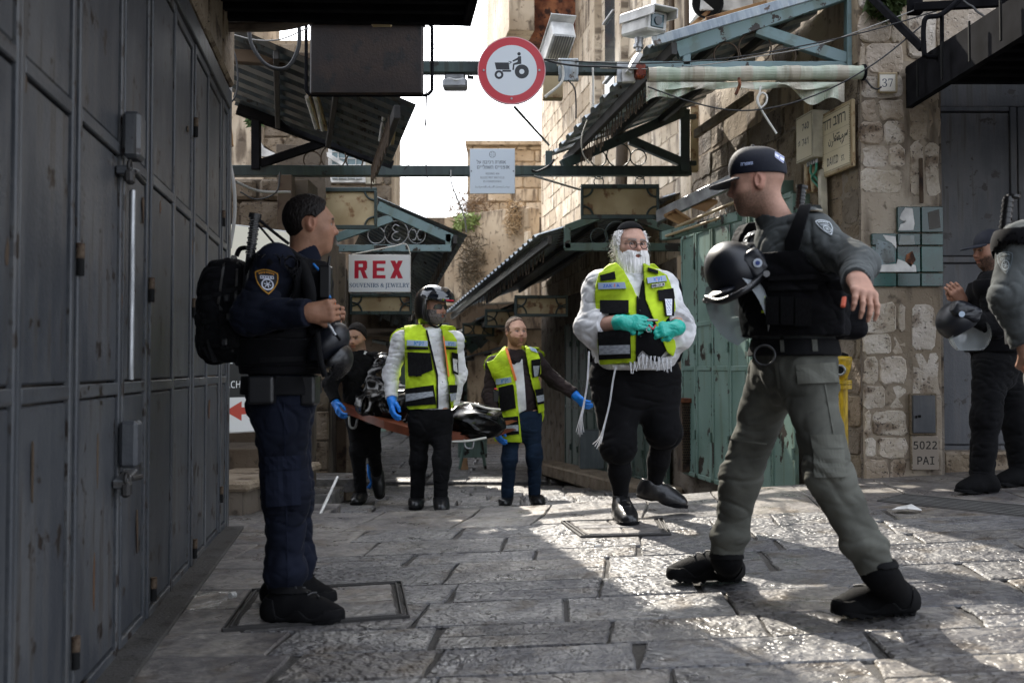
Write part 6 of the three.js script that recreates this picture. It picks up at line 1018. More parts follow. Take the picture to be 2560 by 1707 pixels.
// 1. the officer with the backpack, seen from the side
{
  const t = person('officer in dark navy uniform with black backpack standing by the grey doors', V(-0.93, 0, -4.05)), d = 4.05, f = V(1, 0, -0.12).normalize();
  const sN = W(690, 662, 3.86), sF = W(728, 658, 4.24), eN = W(626, 790, 3.82), wN = W(770, 782, 3.72), eF = W(745, 800, 4.32), wF = W(790, 790, 4.22);
  const pel = W(703, 965, d), bel = W(704, 865, d), che = W(708, 730, d), nk = W(754, 645, d);
  const torso = smin(0.08, ecap(pel, bel, 0.15, 0.145, f, 0.82), ecap(bel, che, 0.15, 0.165, f, 0.82), cap(sN, sF, 0.075), cap(che, nk, 0.09, 0.062));
  const sleeve = (s, e, w) => cutAt(limb(s, e, w.clone().addScaledVector(w.clone().sub(e).normalize(), 0.05), 0.078, 0.068, 0.05), w, e);
  const shirt = folds(smin(0.04, torso, sleeve(sN, eN, wN), sleeve(sF, eF, wF)), 0.006, 7, 11);
  const hN = W(698, 985, 3.97), hF = W(712, 985, 4.14), kN = W(714, 1232, 3.96), kF = W(724, 1232, 4.13), aN = W(712, 1490, 3.93), aF = W(740, 1450, 4.17);
  const legs = smin(0.05, ecap(W(703, 930, d), W(702, 1000, d), 0.152, 0.15, f, 0.9), smin(0.05, ecap(hN, kN, 0.118, 0.088, V(0, 0, 1), 0.85), cap(kN, aN, 0.088, 0.068)), smin(0.05, ecap(hF, kF, 0.118, 0.088, V(0, 0, 1), 0.85), cap(kF, aF, 0.088, 0.068)));
  const bloused = smin(0.03, legs, ell(aN.clone().add(V(0, 0.1, 0)), V(0.085, 0.07, 0.08)), ell(aF.clone().add(V(0, 0.1, 0)), V(0.085, 0.07, 0.08)));
  const H = headField(W(777, 562, d), V(0.95, 0.0, -0.3), 0.96, { jaw: 0.95 });
  const hd = handField(wN.clone().addScaledVector(wN.clone().sub(eN).normalize(), -0.005), V(1, 0.1, -0.05), V(0.05, -0.1, 1), 1, 1.25, 1), hd2 = handField(wF, V(0.8, 0.1, 0.2), V(0, 0.3, 1), -1, 1.1, 0.95);
  bodyMesh(t, H, [hd, hd2], smin(0.05, torso, legs), [nk, aN, aF, sN, sF], [0.27, 0.14, 0.085], { neck: W(757, 668, d), neckR: 0.058 });
  hair(t, 'hair', H, 0.015, (a, b, z) => Math.max(z - 0.05 + 0.35 * Math.max(0, 0.06 - b) * 2.2 - 0.25 * (b - 0.06), -b - 0.045 - 0.5 * Math.max(0, -z - 0.03), Math.hypot(b + 0.004, z + 0.014) < 0.033 && Math.abs(a) > 0.05 ? 0.02 : -1), C.hair, 0.0025);
  const pts = [nk, pel, sN, sF, eN, wN, eF, wF];
  garment(t, 'shirt', isect(shirt, above(W(700, 960, d).y), neg(half(W(757, 638, d), V(-0.55, -1, 0).normalize()))), pts, 0.2, 0.008, C.navy);
  part(t, 'collar', sdfMesh(isect(ecap(W(750, 672, d), W(762, 622, d), 0.088, 0.076, f, 0.9), neg(ecap(W(750, 680, d), W(762, 606, d), 0.077, 0.067, f, 0.9)), half(W(756, 634, d), V(-0.55, 1, 0).normalize())), W(700, 720, d).add(V(0, 0, -0.15)), W(820, 600, d).add(V(0, 0, 0.15)), 0.006), C.navy);
  const tro = folds(bloused, 0.0085, 5, 11), navyP = mat(0.0075, 0.0098, 0.0195, 0.92, { phys: { specularIntensity: 0.3 } });
  garment(t, 'trousers', isect(tro, below(W(700, 945, d).y), above(W(700, 1496, d).y)), [pel, kN, aN, aF], 0.22, 0.0068, C.navy);
  // plate vest, belt, pouches
  const vestF = isect(grow(torso, 0.034), above(W(700, 935, d).y), below(W(700, 655, d).y), neg(grow(limb(sN, eN, wN, 0.075, 0.066, 0.05), 0.03)));
  garment(t, 'vest', vestF, [pel, che, nk, sN, sF], 0.2, 0.008, C.vest);
  for (const [x, y, w, h, dz] of [[800, 720, 0.07, 0.12, 0.02], [812, 800, 0.09, 0.15, 0.04], [795, 880, 0.08, 0.13, 0.03]]) garment(t, 'pouch', folds(rbox(W(x, y, d - dz), V(w / 2, h / 2, 0.13), 0.02), 0.003), [W(x, y, d)], 0.16, 0.007, C.vest);
  garment(t, 'cummerbund', isect(grow(torso, 0.045), above(W(700, 915, d).y), below(W(700, 850, d).y)), [pel, bel], 0.24, 0.008, C.vest);
  for (const y of [770, 800, 830, 890]) patch(t, 'webbing', grow(torso, y > 860 ? 0.045 : 0.034), [[648, y + 4], [760, y], [760, y + 13], [648, y + 17]], 3.85, 0.006, C.pocket, 10, 2);
  patch(t, 'cargo_pocket', tro, [[662, 1150], [748, 1146], [752, 1262], [664, 1268]], 3.85, 0.012, navyP, 8, 8); patch(t, 'pocket_flap', tro, [[660, 1142], [750, 1138], [752, 1172], [661, 1177]], 3.85, 0.018, navyP, 8, 3); patch(t, 'hip_pocket', tro, [[690, 1000], [696, 998], [726, 1080], [719, 1084]], 3.85, 0.004, navyP, 2, 6); patch(t, 'seam', tro, [[708, 1000], [711, 1000], [722, 1470], [719, 1470]], 3.85, 0.003, navyP, 2, 20);
  garment(t, 'belt', isect(grow(legs, 0.02), above(W(700, 985, d).y), below(W(700, 940, d).y)), [W(700, 960, d)], 0.22, 0.007, C.pocket);
  garment(t, 'belt_pouch', rbox(W(655, 975, 3.84), V(0.05, 0.055, 0.03), 0.012), [W(655, 975, 3.84)], 0.1, 0.006, C.leather);
  garment(t, 'pouch', rbox(W(775, 975, 3.96), V(0.03, 0.06, 0.06), 0.012), [W(775, 975, 3.96)], 0.1, 0.006, C.leather);
  part(t, 'radio', [box(W(814, 706, 3.9), [0.045, 0.13, 0.05]), cyl(W(818, 680, 3.9), W(824, 640, 3.9), 0.006)], C.plastic); part(t, 'radio_button', box(W(834, 757, 3.86), [0.016, 0.03, 0.02], 0, 0.006), mat(0.9, 0.14, 0.02, 0.4)); part(t, 'blue_cord', tube([W(783, 660, 3.93), W(798, 678, 3.92), W(812, 700, 3.9), W(824, 745, 3.88)], 0.006), mat(0.01, 0.16, 0.5, 0.5));
  patch(t, 'shoulder_patch', shirt, [[634, 666], [694, 672], [708, 736], [634, 738]], 3.8, 0.004, badge(shieldTex('#a97a22', '#c4882a', '#b9bcc8', '#c8ccd8', '#0d0f18')), 8, 8);
  // boots
  const b1 = onGround(664, 1556), b2 = onGround(668, 1512);
  shoe(t, 'boot', V(b1.x - 0.0, gy(b1.x, -b1.z), b1.z), V(1, 0, 0.08), aN.clone().add(V(0.0, -0.0, 0)), 0.31, C.boot, C.sole, { high: 0.05, laces: 6, laceM, ra: 0.062, lug: 1, w: 1.14 }); shoe(t, 'boot', V(b2.x - 0.01, gy(b2.x, -b2.z), b2.z), V(1, 0, 0.02), aF, 0.3, C.boot, C.sole, { high: 0.08, laces: 6, laceM, ra: 0.062, lug: 1, w: 1.14 });
  // things worn and carried
  const bp = thing('backpack', 'black tactical backpack on the back of the navy officer', 'backpack', null, W(560, 900, d)), ax = [V(0.98, 0.17, 0), V(-0.17, 0.98, 0), V(0, 0, 1)];
  const bag = folds(smin(0.06, rbox(W(588, 780, d), V(0.085, 0.2, 0.15), 0.06, ax), ell(W(545, 790, d), V(0.075, 0.17, 0.14), ax), ell(W(570, 700, d), V(0.07, 0.07, 0.13)), ell(W(528, 860, d), V(0.05, 0.08, 0.11))), 0.008, 8, 12);
  garment(bp, 'bag', bag, [W(500, 640, d), W(640, 920, d)], 0.16, 0.007, C.vest); garment(bp, 'front_pocket', folds(rbox(W(536, 830, d - 0.02), V(0.05, 0.1, 0.11), 0.04, ax), 0.006, 9, 14), [W(536, 830, d)], 0.16, 0.007, C.pocket);
  for (const [x0, y0, x1, y1] of [[505, 742, 640, 700], [503, 800, 600, 778], [506, 862, 605, 850]]) patch(bp, 'webbing', bag, [[x0, y0], [x1, y1], [x1, y1 + 12], [x0, y0 + 12]], 3.85, 0.006, C.pocket, 10, 2);
  for (const c of [[[556, 660], [562, 656], [548, 760], [541, 760]], [[590, 655], [596, 652], [584, 880], [578, 880]]]) patch(bp, 'zip', bag, c, 3.85, 0.004, M.iron, 2, 10);
  patch(bp, 'side_pocket', bag, [[548, 790], [600, 782], [598, 868], [552, 874]], 3.85, 0.016, C.pocket, 6, 6); patch(bp, 'flap', bag, [[546, 786], [602, 778], [602, 806], [548, 812]], 3.85, 0.024, C.vest, 6, 3);
  part(bp, 'top_handle', tube([W(590, 640, 4.0), W(600, 622, 4.0), W(625, 622, 4.0), W(636, 640, 4.0)], 0.01, 14, 6), C.pocket); for (const [x, y] of [[566, 745], [572, 792], [560, 855]]) part(bp, 'buckle', box(W(x, y, 3.86), [0.022, 0.03, 0.014]), C.plastic);
  part(bp, 'strap_tail', bar(W(520, 850, 3.92), W(536, 905, 3.92), 0.012, 0.05, V(0, 0, 1)), C.pocket); part(bp, 'strap_tail', bar(W(510, 868, 3.92), W(528, 900, 3.92), 0.03, 0.02), C.pocket); part(bp, 'buckle', box(W(552, 768, 3.9), [0.02, 0.03, 0.01]), C.plastic);
  part(bp, 'shoulder_strap', tube([W(640, 650, 3.9), W(690, 622, 3.88), W(745, 655, 3.86), W(772, 720, 3.86), W(772, 790, 3.88)], 0.026, 24, 8), C.pocket); part(bp, 'blue_tag', bar(W(655, 622, 3.9), W(690, 614, 3.9), 0.02, 0.016), mat(0.01, 0.16, 0.5, 0.5));
  const bt = thing('baton', 'black ribbed baton standing up out of the backpack of the navy officer', 'baton', null, W(626, 720, 3.9)); part(bt, 'shaft', cyl(W(613, 740, 3.9), W(625, 640, 3.9), 0.017), C.plastic);
  const bn = []; for (let i = 0; i < 16; i++) { const a = i / 16; bn.push(cyl(W(lerp(625, 637, a), lerp(640, 545, a), 3.9), W(lerp(625, 637, a + 0.045), lerp(640, 545, a + 0.045), 3.9), i % 2 ? 0.021 : 0.018, i % 2 ? 0.021 : 0.018, 12)); } part(bt, 'grip', bn, C.plastic); part(bt, 'pommel', cyl(W(636, 546, 3.9), W(638, 534, 3.9), 0.025), C.plastic);
  part(bt, 'cord', [tube([W(645, 548, 3.9), W(680, 577, 3.92), W(722, 610, 3.94)], 0.007), tube([W(645, 562, 3.9), W(665, 585, 3.92), W(688, 612, 3.94)], 0.005)], C.pocket);
  const hb = thing('riot_helmet', 'black riot helmet hanging at the chest of the navy officer', 'helmet', null, W(845, 940, 3.95)), hx = [V(0.8, -0.6, 0), V(0.6, 0.8, 0), V(0, 0, 1)];
  garment(hb, 'shell', isect(ell(W(820, 866, 3.92), V(0.068, 0.108, 0.1), hx), neg(ell(W(806, 905, 3.92), V(0.045, 0.09, 0.08), hx)), half(W(834, 912, 3.92), V(0.5, -0.86, 0))), [W(826, 862, 3.92)], 0.15, 0.006, C.matHelmet); garment(hb, 'visor', isect(ell(W(836, 905, 3.9), V(0.066, 0.082, 0.1), hx), neg(ell(W(833, 908, 3.9), V(0.061, 0.077, 0.095), hx)), half(W(842, 888, 3.9), V(-0.75, 0.66, 0))), [W(855, 900, 3.9)], 0.15, 0.006, C.plastic);
  part(hb, 'strap', [tube([W(812, 800, 3.78), W(835, 830, 3.76), W(850, 850, 3.78)], 0.006), tube([W(792, 830, 3.8), W(800, 900, 3.78), W(812, 940, 3.8)], 0.012)], C.pocket); part(hb, 'clip', cyl(W(818, 806, 3.76), W(838, 838, 3.76), 0.007), M.galv);
}
// 2. the walking officer on the right
{
  const t = person('officer in grey green uniform and dark cap striding with one arm stretched out', V(0.98, 0.12, -3.7)), d = 3.7, f = V(-0.86, 0, 0.51);
  const sN = W(2028, 592, 3.6), sF = W(1900, 612, 3.95), eN = W(2146, 662, 3.38), wN = W(2143, 704, 3.2), eF = W(1890, 740, 4.0), wF = W(1860, 700, 3.9);
  const pel = W(1985, 880, d), bel = W(1985, 800, d), che = W(1972, 670, d), nk = W(1952, 560, d);
  const torso = smin(0.08, ecap(pel, bel, 0.15, 0.15, f, 0.72), ecap(bel, che, 0.152, 0.17, f, 0.74), cap(sN, sF, 0.075), cap(che, nk, 0.1, 0.065));
  const arm = (s, e, w) => cutAt(limb(s, e, w.clone().addScaledVector(w.clone().sub(e).normalize(), 0.05), 0.08, 0.06, 0.046), w, e);
  const shirt = folds(smin(0.05, torso, arm(sN, eN, wN), arm(sF, eF, wF)), 0.0065, 8, 11);
  const hN = W(2018, 925, 3.6), hF = W(1945, 925, 3.82), kN = W(2072, 1185, 3.5), kF = W(1853, 1190, 3.95), aN = W(2190, 1420, 3.42), aF = W(1817, 1385, 4.0);
  const legs = smin(0.06, ecap(W(1985, 870, d), W(1983, 925, d), 0.152, 0.15, f, 0.8), limb(hN, kN, aN, 0.1, 0.076, 0.064), limb(hF, kF, aF, 0.1, 0.075, 0.062));
  const tro = folds(smin(0.03, legs, ell(aN.clone().lerp(kN, 0.24), V(0.08, 0.04, 0.08)), ell(aF.clone().lerp(kF, 0.24), V(0.08, 0.04, 0.076))), 0.0085, 4, 9);
  const H = headField(W(1893, 458, d), V(-0.96, -0.1, -0.28), 0.96, { jaw: 1.05, roll: -0.05 });
  const hd = handField(wN.clone().add(V(0, 0.01, 0)), V(0.0, -0.6, 0.8), V(0.2, 0.8, 0.58), -1, 0.42, 1.0, 0.12), hd2 = handField(wF, V(-0.3, 0.1, 0.6), V(0, 0.3, 1), -1, 1.2, 0.95);
  bodyMesh(t, H, [{ ...hd, pts: [wN] }, hd2], smin(0.05, torso, legs), [nk, aN, aF, sN, sF], [0.4, 0.225, 0.16], { neck: W(1950, 572, d), neckR: 0.056, stubble: [0.09, 0.055, 0.035, 0.75], shaved: [0.1, 0.07, 0.05, 0.6] });
  garment(t, 'shirt', isect(shirt, above(W(1985, 880, d).y), neg(half(W(1945, 548, d), V(0.25, -1, 0).normalize()))), [nk, pel, sN, sF, eN, wN, eF, wF], 0.2, 0.008, C.shirt);
  part(t, 'collar', sdfMesh(isect(ecap(W(1962, 592, d), W(1944, 545, d), 0.105, 0.084, f, 0.95), neg(ecap(W(1962, 596, d), W(1942, 538, d), 0.092, 0.074, f, 0.95)), half(W(1950, 556, d), V(0.35, 1, 0).normalize())), W(1860, 640, d).add(V(0, 0, -0.18)), W(2040, 500, d).add(V(0, 0, 0.18)), 0.006), C.shirt);
  garment(t, 'trousers', isect(tro, below(W(1985, 850, d).y), neg(cap(aN.clone().addScaledVector(aN.clone().sub(kN).normalize(), 0.12), aN.clone().addScaledVector(aN.clone().sub(kN).normalize(), 0.2), 0.13)), neg(cap(aF.clone().add(V(0, -0.11, 0)), aF.clone().add(V(0, -0.2, 0)), 0.13))), [pel, kN, kF, aN, aF], 0.2, 0.0068, C.olive);
  const oliveP = mat(0.12, 0.121, 0.103, 0.92, { phys: { specularIntensity: 0.3 } });
  for (const c of [[[1990, 912], [2090, 905], [2100, 955], [1995, 960]], [[2026, 1086], [2108, 1086], [2112, 1120], [2032, 1122]], [[2034, 1122], [2112, 1122], [2116, 1192], [2036, 1194]]]) patch(t, 'cargo_pocket', tro, c, 3.55, 0.01, oliveP, 10, 6);
  patch(t, 'belt_loop', grow(tro, 0.02), [[2030, 848], [2044, 848], [2046, 878], [2033, 878]], 3.55, 0.006, C.olive, 2, 3); patch(t, 'belt_loop', grow(tro, 0.02), [[1950, 850], [1960, 850], [1962, 880], [1952, 880]], 3.55, 0.006, C.olive, 2, 3);
  const vestF = isect(grow(folds(torso, 0.004, 6, 10), 0.036), above(W(1985, 842, d).y), neg(grow(limb(sN, eN, wN, 0.085, 0.066, 0.05), 0.014)), neg(cap(W(1953, 575, d), W(1935, 500, d), 0.105)));
  garment(t, 'vest', isect(vestF, below(W(1985, 540, d).y), uni(below(W(1985, 640, d).y), ell(sF, V(0.15, 0.2, 0.12)), ecap(W(1985, 640, d), W(1990, 560, 3.65), 0.06, 0.05, f, 1.6))), [pel, che, nk, sN, sF], 0.2, 0.008, C.vest);
  for (const c of [[[1915, 742], [1948, 742], [1948, 812], [1915, 812]], [[1952, 742], [1985, 742], [1985, 812], [1952, 812]], [[1988, 745], [2030, 745], [2030, 815], [1988, 815]]]) patch(t, 'magazine_pouch', vestF, c, 3.5, 0.028, C.pocket, 6, 5);
  for (const y of [690, 715]) patch(t, 'webbing', vestF, [[1920, y], [2045, y - 4], [2046, y + 8], [1920, y + 12]], 3.5, 0.006, C.pocket, 10, 2);
  patch(t, 'seam', tro, [[2062, 960], [2065, 960], [2108, 1200], [2105, 1202]], 3.5, 0.003, oliveP, 2, 14); patch(t, 'knee_seam', tro, [[1822, 1096], [1918, 1108], [1917, 1112], [1821, 1100]], 3.6, 0.004, oliveP, 8, 2); patch(t, 'fly', tro, [[1935, 905], [1945, 905], [1952, 970], [1946, 972]], 3.5, 0.004, oliveP, 2, 5);
  garment(t, 'side_pouch', folds(rbox(W(2112, 790, 3.62), V(0.07, 0.085, 0.07), 0.03), 0.006), [W(2112, 790, 3.62)], 0.13, 0.007, C.vest); garment(t, 'side_pouch', folds(rbox(W(2075, 770, 3.55), V(0.04, 0.1, 0.06), 0.02), 0.004), [W(2075, 770, 3.55)], 0.13, 0.007, C.vest);
  garment(t, 'belt', isect(grow(legs, 0.018), above(W(1985, 890, d).y), below(W(1985, 848, d).y)), [W(1985, 870, d)], 0.22, 0.007, C.pocket); part(t, 'handcuff_ring', torus(W(1912, 888, 3.52), 0.036, 0.004, V(-0.3, 0.2, 0.9).normalize()), C.plastic);
  patch(t, 'yellow_tab', vestF, [[1901, 740], [1914, 740], [1914, 760], [1901, 760]], 3.5, 0.012, mat(0.65, 0.8, 0.03, 0.6), 2, 2); patch(t, 'yellow_tab', vestF, [[1904, 776], [1912, 776], [1912, 782], [1904, 782]], 3.5, 0.012, mat(0.65, 0.8, 0.03, 0.6), 2, 2);
  patch(t, 'epaulette', shirt, [[2014, 512], [2052, 512], [2058, 526], [2018, 524]], 3.55, 0.012, C.shirt, 5, 3); garment(t, 'shoulder_strap', isect(grow(smin(0.08, torso, cap(sN, sF, 0.08)), 0.022), outline([[1962, 600], [2000, 512], [2030, 508], [1995, 640], [1985, 690], [1962, 690]], 3.6)), [sN, nk, che], 0.16, 0.007, C.vest);
  patch(t, 'shoulder_patch', shirt, [[2032, 545], [2072, 548], [2100, 586], [2060, 590]], 3.5, 0.004, badge(shieldTex('#b9c0c6', '#c9ced2', '#8b9197', '#aeb4b8', '#3a4142')), 8, 8);
  const b1 = onGround(1852, 1452), b2 = onGround(2284, 1532);
  shoe(t, 'boot', b1, V(-1, 0, 0.03), aF.clone().add(V(0, -0.02, 0)), 0.318, C.boot, C.sole, { high: 0.03, laces: 7, laceM, ra: 0.064, lug: 1, w: 1.08 }); shoe(t, 'boot', b2, V(-0.96, 0, 0.2), aN.clone().add(V(0.01, -0.01, 0)), 0.318, C.boot, C.sole, { high: 0.04, laces: 7, laceM, ra: 0.064, lug: 1, w: 1.08 });
  const cp = thing('cap', 'dark baseball cap with pale lettering on the striding officer', 'cap', null, H.W(0, 0.08, 0));
  const cm = mat(0.006, 0.008, 0.016, 0.7, { bump: T.weave, bs: 0.0008, phys: { specularIntensity: 0.5, sheen: 0.7, sheenRoughness: 0.35, sheenColor: new THREE.Color(0.8, 0.8, 0.85) } }); const capF = H.wrap((a, b, z) => Math.max(h_(a, b, z), 0.03 + z * 0.1 - b)); function h_(a, b, z) { const q = smin(0.03, ell(V(0, 0.042, -0.014), V(0.084, 0.099, 0.104)), ell(V(0, 0.068, 0.034), V(0.064, 0.074, 0.066))); return q(a, b, z); }
  { const b = bounds([H.W(0, 0.06, 0)], 0.16); part(cp, 'crown', sdfMesh(capF, b.min, b.max, 0.004), cm); const br = H.wrap((a, b2_, z) => { const yy = b2_ - 0.03 + 2.2 * a * a + 0.22 * (z - 0.08) * (z > 0.08 ? 1 : 0); return Math.max(Math.abs(yy) - 0.0035, Math.hypot(a / 0.085, (z - 0.07) / 0.115) * 0.09 - 0.09, 0.06 - z); }); const bb = bounds([H.W(0, 0.02, 0.12)], 0.14); part(cp, 'peak', sdfMesh(br, bb.min, bb.max, 0.0035), cm); part(cp, 'button', new THREE.SphereGeometry(0.008, 10, 8).translate(...H.W(0, 0.145, -0.0).toArray()), cm); }
  const lett = (w, fn) => { const m = new THREE.MeshStandardMaterial({ map: paint(256, 96, (g) => { g.clearRect(0, 0, 256, 96); fn(g); }), transparent: true, alphaTest: 0.4, roughness: 0.7 }); return m; };
  patch(cp, 'lettering', capF, [[1849, 404], [1886, 400], [1886, 414], [1849, 419]], 3.6, 0.002, lett(256, (g) => hebrew(g, 'משטרה', 240, 22, 48, 11, 0.9, '#a9b6d6')), 6, 2); patch(cp, 'flag_emblem', capF, [[1938, 378], [1962, 392], [1960, 408], [1938, 392]], 3.6, 0.002, lett(256, (g) => { g.fillStyle = '#d7dae6'; g.fillRect(0, 0, 256, 96); g.fillStyle = '#2a3f8f'; g.fillRect(0, 8, 256, 16); g.fillRect(0, 72, 256, 16); g.fillRect(110, 36, 36, 24); }), 4, 2);
  const hh = thing('riot_helmet', 'black riot helmet with clear visor hanging at the chest of the striding officer', 'helmet', null, W(1840, 860, 3.68)), ha = [V(0.78, 0.62, 0), V(-0.62, 0.78, 0), V(0, 0, 1)];
  garment(hh, 'shell', isect(ell(W(1838, 682, 3.7), V(0.105, 0.125, 0.13), ha), neg(ell(W(1862, 722, 3.7), V(0.085, 0.1, 0.11), ha)), half(W(1852, 744, 3.7), V(0.36, -0.93, 0))), [W(1838, 682, 3.7)], 0.16, 0.0055, C.matHelmet);
  garment(hh, 'rim', isect(ell(W(1800, 735, 3.7), V(0.066, 0.022, 0.13), [V(0.9, 0.42, 0), V(-0.42, 0.9, 0), V(0, 0, 1)]), neg(ell(W(1812, 746, 3.7), V(0.064, 0.018, 0.122), [V(0.9, 0.42, 0), V(-0.42, 0.9, 0), V(0, 0, 1)]))), [W(1800, 735, 3.7)], 0.16, 0.0055, C.matHelmet);
  const vg = new THREE.SphereGeometry(1, 40, 24, Math.PI * 0.93, Math.PI * 1.2, Math.PI * 0.22, Math.PI * 0.56), vm = new THREE.MeshPhysicalMaterial({ color: 0xb4babd, roughness: 0.14, transmission: 0.42, thickness: 0, ior: 1.5, side: THREE.DoubleSide }); vg.scale(0.115, 0.16, 0.13); vg.rotateY(-0.9); vg.rotateZ(0.5); { const c = W(1850, 768, 3.66); vg.translate(c.x, c.y, c.z); } part(hh, 'visor', flat(vg), vm);
  part(hh, 'visor_frame', tube([W(1768, 745, 3.68), W(1808, 752, 3.56), W(1862, 726, 3.52), W(1908, 690, 3.58)], 0.013, 24, 8), C.plastic); garment(hh, 'chin_guard', folds(rbox(W(1885, 664, 3.62), V(0.045, 0.055, 0.05), 0.025, ha), 0.004), [W(1885, 664, 3.62)], 0.1, 0.006, C.matHelmet);
  part(hh, 'emblem', cyl(W(1895, 657, 3.565), W(1895, 657, 3.558), 0.016, 0.016, 18), mat(0.6, 0.65, 0.72, 0.4)); part(hh, 'emblem_core', cyl(W(1895, 657, 3.559), W(1895, 657, 3.555), 0.009, 0.009, 6), mat(0.05, 0.08, 0.25, 0.4)); part(hh, 'bolt', [cyl(W(1917, 684, 3.56), W(1917, 684, 3.54), 0.012), cyl(W(1875, 712, 3.52), W(1875, 712, 3.51), 0.007), cyl(W(1832, 737, 3.535), W(1832, 737, 3.525), 0.007)], M.galv);
  garment(hh, 'strap', folds(smin(0.02, ell(W(1890, 600, 3.78), V(0.05, 0.035, 0.06)), ell(W(1870, 625, 3.75), V(0.06, 0.03, 0.07)), ell(W(1815, 640, 3.75), V(0.04, 0.02, 0.06))), 0.006, 14, 14), [W(1860, 620, 3.75)], 0.16, 0.006, C.leather);
  const bt = thing('baton', 'short black ribbed baton handle behind the shoulder of the striding officer', 'baton', null, W(2000, 520, 3.78)); const bn = []; for (let i = 0; i < 12; i++) bn.push(cyl(W(2000 + i * 0.4, 522 - i * 4.5, 3.8), W(2000.3 + i * 0.4, 518 - i * 4.5, 3.8), i % 2 ? 0.019 : 0.016, i % 2 ? 0.019 : 0.016, 12)); part(bt, 'grip', bn, C.plastic); part(bt, 'pommel', cyl(W(2005, 470, 3.8), W(2006, 464, 3.8), 0.023), C.plastic);
  solo('orange_lighter', 'small orange red lighter in the outstretched hand of the striding officer', 'lighter', bar(W(2112, 742, 3.13), W(2108, 768, 3.11), 0.014, 0.01), mat(0.5, 0.08, 0.03, 0.4));
}
